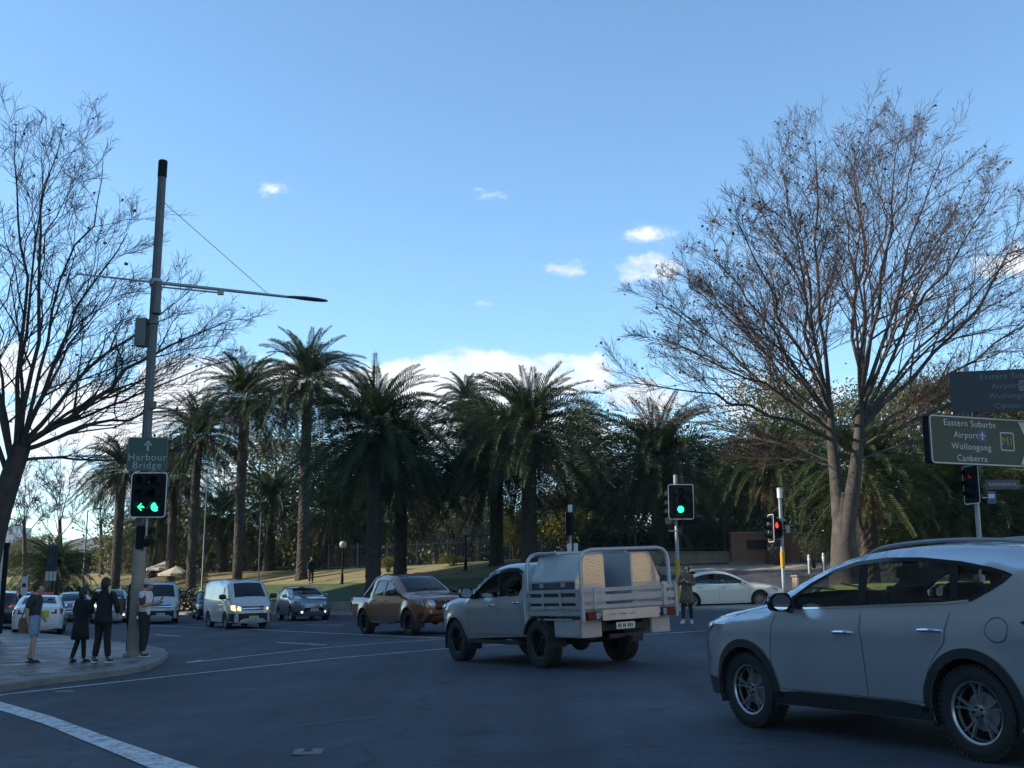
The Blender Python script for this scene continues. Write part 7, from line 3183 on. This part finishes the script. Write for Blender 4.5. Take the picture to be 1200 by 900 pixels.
def umbrella(px, cy, D, w, label):
    p = at(px, cy, D)
    z = terrain(p.x, D) + LAWN_H
    t = thing('cafe_umbrella', label, 'umbrella', (p.x, D, z - .3), 0, 'cream cafe umbrellas under the palms')
    h = p.z - z + .3
    mb = MB()
    mb.cyl((0, 0, 0), (0, 0, h + .25), .03, n=8)
    mb.build('pole', M_POLED, t)
    mb = MB()
    n = 8
    vs = [(0, 0, h + .35)]
    for k in range(n):
        a = 2 * math.pi * k / n
        vs.append((w * math.cos(a), w * math.sin(a), h - .2))
    for k in range(n):
        a = 2 * math.pi * k / n
        vs.append((w * math.cos(a), w * math.sin(a), h - .38))
    mb.add(vs, [(0, 1 + k, 1 + (k + 1) % n) for k in range(n)] + [(1 + k, 1 + n + k, 1 + n + (k + 1) % n, 1 + (k + 1) % n) for k in range(n)])
    mb.build('canopy', mat('cream_canvas', (.62, .54, .42), .8, transl=.25), t)


umbrella(193, 663, 90, 1.5, 'cream cafe umbrella just right of the light pole')
umbrella(206, 669, 86, 1.35, 'cream cafe umbrella behind the white van, lower of the two')


def bollard(px, ty, by, D, label):
    p = at(px, ty, D)
    z = terrain(p.x, D) + .1
    t = thing('bollard', label, 'bollard', (p.x, D, z), 0, 'steel bollards by the bare tree')
    h = p.z - z
    mb = MB()
    mb.lathe([(.085, 0), (.085, h - .06), (.07, h), (.001, h + .01)], 14)
    mb.build('shaft', M_POLE, t, smooth=True)
    mb = MB()
    mb.lathe([(.088, h - .28), (.09, h - .27), (.09, h - .19), (.088, h - .18)], 14)
    mb.build('reflective_band', M_LETTER, t, smooth=True)


bollard(948, 650, 672, 54.5, 'grey bollard in front of the brick wall, left of the pair')
bollard(965, 648, 670, 54.5, 'grey bollard nearer the bare tree, right of the pair')
p = at(940, 690, 37.5)
z = terrain(p.x, 37.5) + .12
t = thing('stone_block', 'pale sandstone seat block on the verge left of the bare tree', 'stone block', (p.x, 37.5, z), R(8))
hb = max(.4, at(940, 676, 37.5).z - z)
mb = MB()
mb.box((0, 0, hb / 2), (.5, .5, hb))
mb.build('block', M_STONE, t, bevel=.03)
mb = MB()
mb.box((0, 0, hb + .03), (.56, .56, .06))
mb.build('cap', M_CONC, t, bevel=.015)

# bus shelter advertising panel at the left edge
p = ground_at(-25, 750, PAVE_H)
t = thing('advert_panel', 'dark framed advertising light box cut by the left edge', 'advert panel', (p.x, p.y, p.z), R(12))
pw = 1.36
ph = at(6, 636, p.y).z - p.z
mb = MB()
for sx in (-1, 1):
    mb.box((sx * (pw / 2 - .06), 0, ph / 2 + .10), (.12, .22, ph - .2))
mb.box((0, 0, ph - .07), (pw + .04, .26, .14))
mb.box((0, 0, .27), (pw - .24, .2, .14))
mb.box((0, 0, .04), (pw * .6, .3, .08))
mb.box((0, 0, .14), (pw * .4, .16, .14))
mb.build('frame', M_BLACK, t, bevel=.012)
mb = MB()
mb.box((0, 0, ph / 2 + .12), (pw - .25, .12, ph - .5))
mb.build('poster', mat('pale_poster_face', (.55, .56, .56), .25, var=.15, vscale=.8), t)
# ================================================================== PEOPLE
M_SKIN = mat('skin', (.42, .25, .17), .55, var=.08, vscale=9)
M_SKIN2 = mat('fair_skin', (.50, .32, .24), .55, var=.08, vscale=9)
M_HAIRD = mat('dark_hair', (.016, .012, .010), .6, var=.3, vscale=40)
M_HAIRB = mat('brown_hair', (.07, .040, .022), .6, var=.3, vscale=40)
M_HAIRF = mat('fair_hair', (.26, .16, .07), .6, var=.3, vscale=40)
M_EYE = mat('eye', (.03, .025, .02), .2)


def cloth(name, c, var=.25):
    return mat(name, c, .9, var=var, vscale=9, bump=.25, bscale=30)


def skin(name, nodes, edges, material, parent, sub=2, squash=None):
    """One continuous surface grown round a skeleton of joints: nodes {key: (position, radius or (rx, ry))}; the first one is the root."""
    keys = list(nodes)
    ix = {k: i for i, k in enumerate(keys)}
    me = bpy.data.meshes.new(name)
    me.from_pydata([tuple(nodes[k][0]) for k in keys], [(ix[a], ix[b]) for a, b in edges], [])
    o = bpy.data.objects.new(name, me)
    COL.objects.link(o)
    o.modifiers.new('skin', 'SKIN')
    if not me.skin_vertices:
        raise RuntimeError('no skin layer')
    for i, k in enumerate(keys):
        r = nodes[k][1]
        me.skin_vertices[0].data[i].radius = (r, r) if isinstance(r, (int, float)) else r
        me.skin_vertices[0].data[i].use_root = (i == 0)
    ss = o.modifiers.new('smooth', 'SUBSURF')
    ss.levels = sub
    ss.render_levels = sub
    bpy.context.view_layer.update()
    dg = bpy.context.evaluated_depsgraph_get()
    new = bpy.data.meshes.new_from_object(o.evaluated_get(dg))
    bpy.data.objects.remove(o)
    bpy.data.meshes.remove(me)
    new.name = name
    new.materials.clear()
    new.materials.append(material)
    new.polygons.foreach_set('use_smooth', [True] * len(new.polygons))
    out = bpy.data.objects.new(name, new)
    COL.objects.link(out)
    out.parent = parent
    return out


def lerp(a, b, t):
    return tuple(a[i] + (b[i] - a[i]) * t for i in range(3))


def joints(fem=False, **ov):
    J = dict(pelvis=(0, 0, .94), waist=(0, .0, 1.09), chest=(0, .01, 1.29), neck=(0, -.005, 1.47), head=(0, .02, 1.60),
             shR=(.185, 0, 1.41), elR=(.23, -.03, 1.13), wrR=(.24, .05, .88), shL=(-.185, 0, 1.41), elL=(-.23, -.03, 1.13), wrL=(-.24, .05, .88),
             hipR=(.09, 0, .90), knR=(.10, .02, .49), anR=(.10, -.02, .085), hipL=(-.09, 0, .90), knL=(-.10, .02, .49), anL=(-.10, -.02, .085))
    if fem:
        J.update(shR=(.165, 0, 1.40), shL=(-.165, 0, 1.40))
    J.update(ov)
    return J


def body(J, material, root, hand_dirs=None, look=(0, 1, 0), hair=None):
    n = {'pelvis': (J['pelvis'], (.135, .105)), 'waist': (J['waist'], (.125, .095)), 'chest': (J['chest'], (.15, .11)), 'uchest': (lerp(J['chest'], J['neck'], .55), (.125, .085)), 'neck': (J['neck'], .055), 'neck2': (lerp(J['neck'], J['head'], .45), .052)}
    L = Vector(look).normalized()
    hd = Vector(J['head'])
    n['jaw'] = (tuple(hd + L * .03 + Vector((0, 0, -.045))), (.066, .072))
    n['skull'] = (tuple(hd + L * .0 + Vector((0, 0, .045))), (.078, .092))
    n['crown_'] = (tuple(hd - L * .01 + Vector((0, 0, .10))), (.060, .072))
    e = [('pelvis', 'waist'), ('waist', 'chest'), ('chest', 'uchest'), ('uchest', 'neck'), ('neck', 'neck2'), ('neck2', 'jaw'), ('jaw', 'skull'), ('skull', 'crown_')]
    n['nose'] = (tuple(hd + L * .105 + Vector((0, 0, -.01))), .014)
    e.append(('jaw', 'nose'))
    for s in 'RL':
        sh, el, wr = J['sh' + s], J['el' + s], J['wr' + s]
        n['sh' + s] = (sh, .062)
        n['ua' + s] = (lerp(sh, el, .5), .048)
        n['el' + s] = (el, .040)
        n['fa' + s] = (lerp(el, wr, .4), .040)
        n['wr' + s] = (wr, .027)
        e += [('uchest', 'sh' + s), ('sh' + s, 'ua' + s), ('ua' + s, 'el' + s), ('el' + s, 'fa' + s), ('fa' + s, 'wr' + s)]
        d = (Vector(wr) - Vector(el)).normalized()
        side = Vector((1, 0, 0)) if s == 'R' else Vector((-1, 0, 0))
        fw = Vector((0, 1, 0))
        if hand_dirs and s in hand_dirs:
            d = Vector(hand_dirs[s]).normalized()
        across = (fw - d * fw.dot(d))
        across = across.normalized() if across.length > .2 else (Vector((0, 0, 1)) - d * d.z).normalized()
        nrm = d.cross(across)
        if nrm.dot(side) > 0:
            nrm = -nrm                      # the palm turns inward
        palm = Vector(wr) + d * .055
        n['pa' + s] = (tuple(palm), (.030, .022))
        e.append(('wr' + s, 'pa' + s))
        for k, (o_, l_) in enumerate(((.027, .070), (.009, .080), (-.009, .074), (-.026, .058))):
            b = palm + d * .03 + across * o_
            m = b + d * l_ * .55 + nrm * .008
            t = m + d * l_ * .40 + nrm * .022
            n[f'f{k}a{s}'] = (tuple(b), .0095)
            n[f'f{k}b{s}'] = (tuple(m), .0088)
            n[f'f{k}c{s}'] = (tuple(t), .0072)
            e += [('pa' + s, f'f{k}a{s}'), (f'f{k}a{s}', f'f{k}b{s}'), (f'f{k}b{s}', f'f{k}c{s}')]
        b = Vector(wr) + d * .030 + across * .030
        n['ta' + s] = (tuple(b), .011)
        n['tb' + s] = (tuple(b + d * .030 + across * .020 + nrm * .012), .0095)
        e += [('pa' + s, 'ta' + s), ('ta' + s, 'tb' + s)]
        hp, kn, an = J['hip' + s], J['kn' + s], J['an' + s]
        n['hip' + s] = (hp, .088)
        n['th' + s] = (lerp(hp, kn, .45), .075)
        n['kn' + s] = (kn, .055)
        n['ca' + s] = (lerp(kn, an, .35), .056)
        n['an' + s] = (an, .031)
        f = J.get('foot' + s, (0, 1, 0))
        f = Vector(f).normalized()
        n['to' + s] = (tuple(Vector(an) + f * .13 + Vector((0, 0, -.05))), (.026, .018))
        e += [('pelvis', 'hip' + s), ('hip' + s, 'th' + s), ('th' + s, 'kn' + s), ('kn' + s, 'ca' + s), ('ca' + s, 'an' + s), ('an' + s, 'to' + s)]
    for k in list(n):
        if k in ('pelvis', 'waist', 'chest', 'uchest') or k[:2] in ('sh', 'ua', 'hi', 'th'):
            r_k = n[k][1]
            n[k] = (n[k][0], tuple(q * .78 for q in r_k) if isinstance(r_k, tuple) else r_k * .78)
    b = skin('body', n, e, material, root)
    # ears and eyes welded into the same mesh
    bm = bmesh.new()
    bm.from_mesh(b.data)
    sd = L.cross(Vector((0, 0, 1)))
    me = b.data
    me.materials.append(M_EYE)
    for sg in (1, -1):
        for (c, r, mi, sc) in ((hd + sd * sg * .082 + Vector((0, 0, -.005)), .028, 0, (.45, .7, 1)), (hd + L * .083 + sd * sg * .032 + Vector((0, 0, .018)), .012, 1, (1, 1, 1))):
            v = bmesh.ops.create_icosphere(bm, subdivisions=1, radius=r)['verts']
            for q in v:
                q.co = Vector((q.co.x * sc[0], q.co.y * sc[1], q.co.z * sc[2])) + c
            for f_ in {f_ for q in v for f_ in q.link_faces}:
                f_.material_index = mi
    bm.to_mesh(me)
    bm.free()
    return b


def hair_cap(J, root, material, look=(0, 1, 0), length=.0, name='hair'):
    L = Vector(look).normalized()
    hd = Vector(J['head'])
    bm = bmesh.new()
    bmesh.ops.create_icosphere(bm, subdivisions=3, radius=1)
    rng = random.Random(3)
    M = Matrix.Rotation(math.atan2(L.y, L.x) - math.pi / 2, 3, 'Z')
    dele = []
    for v in bm.verts:
        x, y, z = v.co
        if y > .45 and z < .42:
            dele.append(v)
        elif z < -.35 and y > -.1:
            dele.append(v)
        k = 1 + rng.uniform(-.02, .03)
        p = Vector((x * .093 * k, y * .108 * k, z * .115 * k))
        if length and z < .1:
            p.z -= length * min(1, (.1 - z))
            p.x *= 1.06
            p.y -= .012
        v.co = hd + M @ p + Vector((0, 0, .035)) - L * .008
    bmesh.ops.delete(bm, geom=dele, context='VERTS')
    me = bpy.data.meshes.new(name)
    bm.to_mesh(me)
    bm.free()
    me.materials.append(material)
    me.polygons.foreach_set('use_smooth', [True] * len(me.polygons))
    o = bpy.data.objects.new(name, me)
    COL.objects.link(o)
    o.parent = root
    sm = o.modifiers.new('thick', 'SOLIDIFY')
    sm.thickness = .012
    return o


def top_garment(J, root, material, name='shirt', sleeve=1.0, g_=.018, hem=.90, loose=1.0):
    P = Vector(J['pelvis'])
    n = {'chest': (J['chest'], (.172 * loose, .128 * loose)), 'waist': (J['waist'], (.155 * loose, .122 * loose)), 'hem': ((P.x, P.y, hem), (.165 * loose, .132 * loose)), 'uch': (lerp(J['chest'], J['neck'], .62), (.14, .095)), 'col': (lerp(J['neck'], J['head'], .05), .068)}
    e = [('chest', 'waist'), ('waist', 'hem'), ('chest', 'uch'), ('uch', 'col')]
    for s in 'RL':
        sh, el, wr = J['sh' + s], J['el' + s], J['wr' + s]
        n['sh' + s] = (sh, .068 + g_)
        e.append(('uch', 'sh' + s))
        n['ua' + s] = (lerp(sh, el, .55), .052 + g_)
        e.append(('sh' + s, 'ua' + s))
        if sleeve > .6:
            n['el' + s] = (el, .046 + g_)
            n['fa' + s] = (lerp(el, wr, .55), .040 + g_)
            n['cu' + s] = (lerp(el, wr, .93), .032 + g_)
            e += [('ua' + s, 'el' + s), ('el' + s, 'fa' + s), ('fa' + s, 'cu' + s)]
        else:
            n['se' + s] = (lerp(sh, el, .85), .052 + g_)
            e.append(('ua' + s, 'se' + s))
    return skin(name, n, e, material, root)


def trousers(J, root, material, name='trousers', to=.95, g_=.014):
    n = {'pel': (J['pelvis'], (.148, .118)), 'belt': (lerp(J['pelvis'], J['waist'], 1.0), (.138, .108))}
    e = [('pel', 'belt')]
    for s in 'RL':
        hp, kn, an = J['hip' + s], J['kn' + s], J['an' + s]
        n['hip' + s] = (hp, .094 + g_)
        n['th' + s] = (lerp(hp, kn, .5), .078 + g_)
        e += [('pel', 'hip' + s), ('hip' + s, 'th' + s)]
        if to > .6:
            n['kn' + s] = (kn, .060 + g_)
            n['ca' + s] = (lerp(kn, an, .4), .060 + g_)
            n['an' + s] = (lerp(kn, an, to), .050 + g_)
            e += [('th' + s, 'kn' + s), ('kn' + s, 'ca' + s), ('ca' + s, 'an' + s)]
        else:
            n['kn' + s] = (lerp(hp, kn, .92), .074 + g_)
            e.append(('th' + s, 'kn' + s))
    return skin(name, n, e, material, root)


def shoes(J, root, material, sole):
    for s in 'RL':
        f = Vector(J.get('foot' + s, (0, 1, 0))).normalized()
        a = Vector(J['an' + s])
        n = {'heel': (tuple(a + Vector((0, 0, -.035)) - f * .03), (.044, .042)), 'mid': (tuple(a + f * .07 + Vector((0, 0, -.045))), (.046, .036)), 'toe': (tuple(a + f * .165 + Vector((0, 0, -.055))), (.040, .026)), 'cuff': (tuple(a + Vector((0, 0, .03))), .048)}
        sh = skin('shoe', n, [('heel', 'mid'), ('mid', 'toe'), ('heel', 'cuff')], material, root)
        mb = MB()
        pts = []
        sd = Vector((f.y, -f.x, 0))
        for k in range(16):
            an_ = 2 * math.pi * k / 16
            q = a + f * (.065 + .145 * math.cos(an_)) + sd * (.050 * math.sin(an_) * (1 - .15 * math.cos(an_)))
            pts.append((q.x, q.y))
        mb.prism(pts, 'Z', a.z - .085, a.z - .062)
        mb.build('sole', sole, sh)


def coat(J, root, material, hem_z, flare=.22, name='coat', open_front=True):
    P, W, C, N_ = (Vector(J[k]) for k in ('pelvis', 'waist', 'chest', 'neck'))
    secs = [(hem_z, flare, flare * .82, P), (lerp((0, 0, hem_z), (0, 0, .94), .5)[2], flare * .92, flare * .76, P), (.95, .178, .148, P), (1.10, .160, .130, W), (1.26, .182, .140, C), (1.38, .178, .122, C), (1.44, .120, .095, N_), (1.475, .078, .075, N_), (1.50, .075, .072, N_)]
    mb = MB()
    n = 28
    vs = []
    for i, (z, rx, ry, c) in enumerate(secs):
        for k in range(n):
            a = 2 * math.pi * k / n
            fold = 1 + (.035 * math.sin(5 * a + 1.3) + .02 * math.sin(9 * a)) * max(0, 1 - i / 3)
            vs.append((c.x + rx * fold * math.cos(a), c.y + ry * fold * math.sin(a), z))
    mb.add(vs, [(i * n + k, i * n + (k + 1) % n, (i + 1) * n + (k + 1) % n, (i + 1) * n + k) for i in range(len(secs) - 1) for k in range(n)])
    o = mb.build(name, material, root, smooth=True, angle=60)
    so = o.modifiers.new('thick', 'SOLIDIFY')
    so.thickness = .014
    for s in 'RL':
        sh, el, wr = J['sh' + s], J['el' + s], J['wr' + s]
        ins = lerp(sh, J['chest'], .3)
        skin('sleeve', {'in': (ins, .082), 'sh': (sh, .092), 'ua': (lerp(sh, el, .5), .072), 'el': (el, .064), 'fa': (lerp(el, wr, .5), .058), 'cu': (lerp(el, wr, .92), .052)},
             [('in', 'sh'), ('sh', 'ua'), ('ua', 'el'), ('el', 'fa'), ('fa', 'cu')], material, o)
    # buttons and lapel
    mb = MB()
    for z in (1.02, 1.14, 1.26):
        mb.cyl((.02, C.y + .135, z), (.02, C.y + .152, z), .012, n=8)
    mb.bar((.0, C.y + .138, .98), (.0, C.y + .138, 1.32), .012, .006)
    mb.build('buttons', M_BLACK, o)
    return o


def person(label, pos, heading, scale=1.0, group=None):
    t = thing('person', label, 'person', pos, R(heading - 90), group)
    t.scale = (scale,) * 3
    return t


C_TEE = cloth('charcoal_tee_cloth', (.030, .032, .036))
C_DENIM = cloth('light_denim', (.20, .27, .36))
C_BLACK = cloth('black_wool', (.008, .008, .010))
C_NAVY = cloth('dark_navy_trouser', (.016, .018, .024))
C_WHITE = cloth('white_cotton', (.58, .58, .60))
C_MAROON = cloth('maroon_sleeve_cloth', (.10, .035, .035))
C_BROWN = cloth('grey_brown_coat', (.14, .095, .070))
C_BAG = cloth('tan_leather_bag', (.17, .095, .06))
M_SHOED = mat('dark_shoe', (.012, .012, .013), .6)
M_SHOEW = mat('white_shoe', (.62, .62, .62), .6)
M_SOLEW = mat('white_sole', (.6, .6, .58), .6)

GP = 'people waiting on the left footpath corner'
# 1 man in shorts
p = ground_at(36.5, 776.5, PAVE_H)
t = person('man in dark tee and pale denim shorts with a tan bag behind his hip', p, 2, .99, GP)
J = joints(knR=(.10, .06, .50), anR=(.11, .06, .085), knL=(-.09, -.01, .49), anL=(-.10, -.10, .085), elL=(-.24, -.09, 1.14), wrL=(-.20, .10, .97), elR=(.235, -.11, 1.14), wrR=(.20, -.06, .90), head=(0, .05, 1.595))
body(J, M_SKIN, t, look=(0, 1, -.15))
hair_cap(J, t, M_HAIRD, look=(0, 1, 0))
top_garment(J, t, C_TEE, 'tee_shirt', .3, .020, .86, 1.02)
trousers(J, t, C_DENIM, 'denim_shorts', .3, .030)
shoes(J, t, M_SHOED, M_SHOED)
b_ = thing('shoulder_bag', 'tan leather bag hanging behind the man in shorts', 'bag', p + Vector((-.20, .10, .80)), R(10))
mb = MB()
mb.prism([(x, z) for x, z in rounded_rect(.34, .34, .08)], 'Y', -.07, .07)
mb.build('bag_body', C_BAG, b_, bevel=.03, smooth=True)
mb = MB()
mb.tube([(-.12, 0, .15), (-.05, -.02, .40), (.12, -.06, .60), (.17, -.06, .55), (.14, -.02, .3), (.12, 0, .15)], .014, 6)
mb.build('strap', C_BAG, b_, smooth=True)

# 2 person in the long dark coat
p = ground_at(92, 776, PAVE_H)
t = person('person in a knee length black coat and dark tights, arm linked to the right', p, 60, .925, GP)
J = joints(True, elR=(.26, .0, 1.15), wrR=(.36, .12, 1.10), elL=(-.22, -.02, 1.12), wrL=(-.15, .16, 1.02), anL=(-.13, -.10, .085), anR=(.10, .06, .085), head=(0, .03, 1.60), footL=(-.35, 1, 0))
body(J, M_SKIN2, t)
hair_cap(J, t, M_HAIRD, length=.10)
coat(J, t, C_BLACK, .52, .23)
trousers(J, t, C_BLACK, 'tights', .98, .0)
shoes(J, t, M_SHOED, M_SHOED)

# 3 person in black jacket
p = ground_at(118, 776.5, PAVE_H)
t = person('person in black jacket and trousers with white soled shoes, back turned', p, 80, 1.03, GP)
J = joints(elL=(-.30, -.02, 1.16), wrL=(-.33, .14, .98), elR=(.29, .0, 1.14), wrR=(.22, .16, 1.0), anL=(-.14, -.02, .085), anR=(.15, .01, .085), footL=(-.2, 1, 0), footR=(.2, 1, 0))
body(J, M_SKIN2, t)
hair_cap(J, t, M_HAIRD, length=.05)
coat(J, t, C_BLACK, .80, .205, 'jacket')
trousers(J, t, C_BLACK, 'trousers', .95, .016)
shoes(J, t, M_SHOED, M_SOLEW)

# 4 person mostly hidden behind the pole, with a backpack
p = ground_at(150.5, 768, PAVE_H)
t = person('person in dark clothes with brown backpack, mostly hidden behind the light pole', p, 20, .97, GP)
J = joints(elR=(.22, .06, 1.16), wrR=(.14, .25, 1.16), elL=(-.22, .05, 1.16), wrL=(-.13, .25, 1.14))
body(J, M_SKIN, t)
hair_cap(J, t, M_HAIRD)
top_garment(J, t, C_TEE, 'pullover', 1, .018, .88)
trousers(J, t, C_BLACK)
shoes(J, t, M_SHOED, M_SHOED)
bp = thing('backpack', 'brown backpack on the person hidden behind the light pole', 'bag', p, R(20 - 90))
bp.scale = (.97,) * 3
mb = MB()
mb.box((0, -.22, 1.20), (.30, .18, .44))
mb.build('pack', C_BAG, bp, bevel=.06, smooth=True)
mb = MB()
mb.box((0, -.325, 1.10), (.22, .05, .18))
mb.build('pocket', C_BAG, bp, bevel=.02, smooth=True)
for sg in (1, -1):
    mb = MB()
    mb.tube([(sg * .09, -.14, 1.38), (sg * .11, -.03, 1.475), (sg * .12, .12, 1.40), (sg * .13, .135, 1.22), (sg * .14, -.05, 1.06), (sg * .12, -.14, 1.03)], .016, 6)
    mb.build('strap', C_BAG, bp, smooth=True)

# 5 man in the cap, looking at his phone
p = ground_at(166.5, 769.5, PAVE_H)
t = person('man in pale cap and white shirt reading the phone in his hand by the pole', p, -8, 1.0, GP)
J = joints(elR=(.215, .04, 1.14), wrR=(.13, .28, 1.20), elL=(-.215, .05, 1.14), wrL=(-.10, .28, 1.18), head=(0, .06, 1.585), knR=(.10, .03, .49), anL=(-.11, -.06, .085), anR=(.11, .03, .085))
body(J, M_SKIN, t, look=(0, 1, -.35), hand_dirs={'R': (-.3, .8, .5), 'L': (.3, .8, .5)})
hair_cap(J, t, M_HAIRB)
top_garment(J, t, C_WHITE, 'white_shirt', .3, .022, .84, 1.03)
for s, sx in (('R', 1), ('L', -1)):
    sh, el = J['sh' + s], J['el' + s]
    skin('sleeve', {'a': (lerp(sh, J['chest'], .1), .085), 'b': (sh, .095), 'c': (lerp(sh, el, .5), .080), 'd': (lerp(sh, el, .98), .074)}, [('a', 'b'), ('b', 'c'), ('c', 'd')], C_MAROON, t)
trousers(J, t, C_NAVY)
shoes(J, t, M_SHOED, M_SOLEW)
mb = MB()
hd = Vector(J['head']) + Vector((0, 0, .045))
n = 20
vs = [(hd.x, hd.y, hd.z + .125)]
for (r, z) in ((.055, .118), (.09, .085), (.107, .04), (.110, 0)):
    for k in range(n):
        a = 2 * math.pi * k / n
        vs.append((hd.x + r * .93 * math.cos(a), hd.y + r * 1.08 * math.sin(a), hd.z + z))
fs = [(0, 1 + k, 1 + (k + 1) % n) for k in range(n)] + [(1 + i * n + k, 1 + (i + 1) * n + k, 1 + (i + 1) * n + (k + 1) % n, 1 + i * n + (k + 1) % n) for i in range(3) for k in range(n)]
mb.add(vs, fs)
cp = mb.build('cap', mat('pale_cap_cloth', (.42, .43, .45), .85), t, smooth=True)
mb = MB()
pts = [(hd.x + .085 * math.cos(a), hd.y + .06 + .125 * math.sin(a)) for a in np.linspace(0, math.pi, 12)]
mb.prism(pts, 'Z', hd.z - .004, hd.z + .006)
mb.build('peak', mat('pale_cap_cloth', (.42, .43, .45), .85), cp)
ph_ = thing('phone', 'dark phone held by the man in the pale cap', 'phone', p, R(-8 - 90))
mb = MB()
rot = Matrix.Rotation(R(-40), 3, 'X')
mb.box((.02, .395, 1.285), (.075, .01, .15), rot)
mb.build('case', M_BLACK, ph_, bevel=.004)
mb = MB()
c = Vector((.02, .395, 1.285)) + rot @ Vector((0, -.0065, 0))
mb.box(c, (.066, .002, .135), rot)
mb.build('screen', mat('phone_screen', (.3, .33, .38), .2, emit=(.6, .7, .9), emit_s=.25), ph_)

# right: woman in the brown coat
p = ground_at(806, 730.5)
t = person('woman in a knee length brown coat and white shoes crossing behind the ute', p, -110, 1.0)
J = joints(True, elR=(.235, .03, 1.14), wrR=(.10, .24, 1.24), elL=(-.235, .03, 1.14), wrL=(-.06, .24, 1.22), anR=(.12, .06, .085), knR=(.11, .07, .49), anL=(-.11, -.05, .085), footR=(.25, 1, 0), footL=(-.25, 1, 0))
body(J, M_SKIN2, t, hand_dirs={'R': (-.6, .5, .6), 'L': (.6, .5, .6)})
hair_cap(J, t, M_HAIRB, length=.06)
coat(J, t, C_BROWN, .58, .225)
trousers(J, t, C_NAVY, 'trousers', .92, .004)
shoes(J, t, M_SHOEW, M_SOLEW)

# person waiting on the island behind the ute hoop
q = at(771, 700, 41.3)
t = person('fair haired person in dark top on the traffic island, seen through the ute hoop', (q.x, 41.3, terrain(q.x, 41.3) + .12), 150, .97)
J = joints(True, elR=(.24, .02, 1.14), wrR=(.14, .2, 1.05))
body(J, M_SKIN2, t)
hair_cap(J, t, M_HAIRF, length=.14)
top_garment(J, t, C_TEE, 'pullover', 1, .02, .86)
trousers(J, t, C_NAVY)
shoes(J, t, M_SHOED, M_SHOED)

# person under the palms
q = at(364, 690, 73)
t = person('person in dark clothes on the lawn under the low palms', (q.x, 73, terrain(q.x, 73) + LAWN_H), -60, 1.0)
J = joints()
body(J, M_SKIN, t)
hair_cap(J, t, M_HAIRD)
coat(J, t, C_BLACK, .75, .2, 'jacket')
trousers(J, t, C_NAVY)
shoes(J, t, M_SHOED, M_SHOED)
# ================================================================== THE AIR
def make_haze():
    m = bpy.data.materials.new('hazy_air')
    m.use_nodes = True
    nt = m.node_tree
    nt.nodes.clear()
    out = nt.nodes.new('ShaderNodeOutputMaterial')
    v = nt.nodes.new('ShaderNodeVolumePrincipled')
    v.inputs['Color'].default_value = (.86, .91, 1.0, 1)
    v.inputs['Density'].default_value = 0.00022
    v.inputs['Anisotropy'].default_value = .35
    nt.links.new(v.outputs[0], out.inputs['Volume'])
    mb = MB()
    mb.box((0, 560, 45), (3600, 1800, 110))
    tag(mb.build('haze', m), kind='stuff')


make_haze()
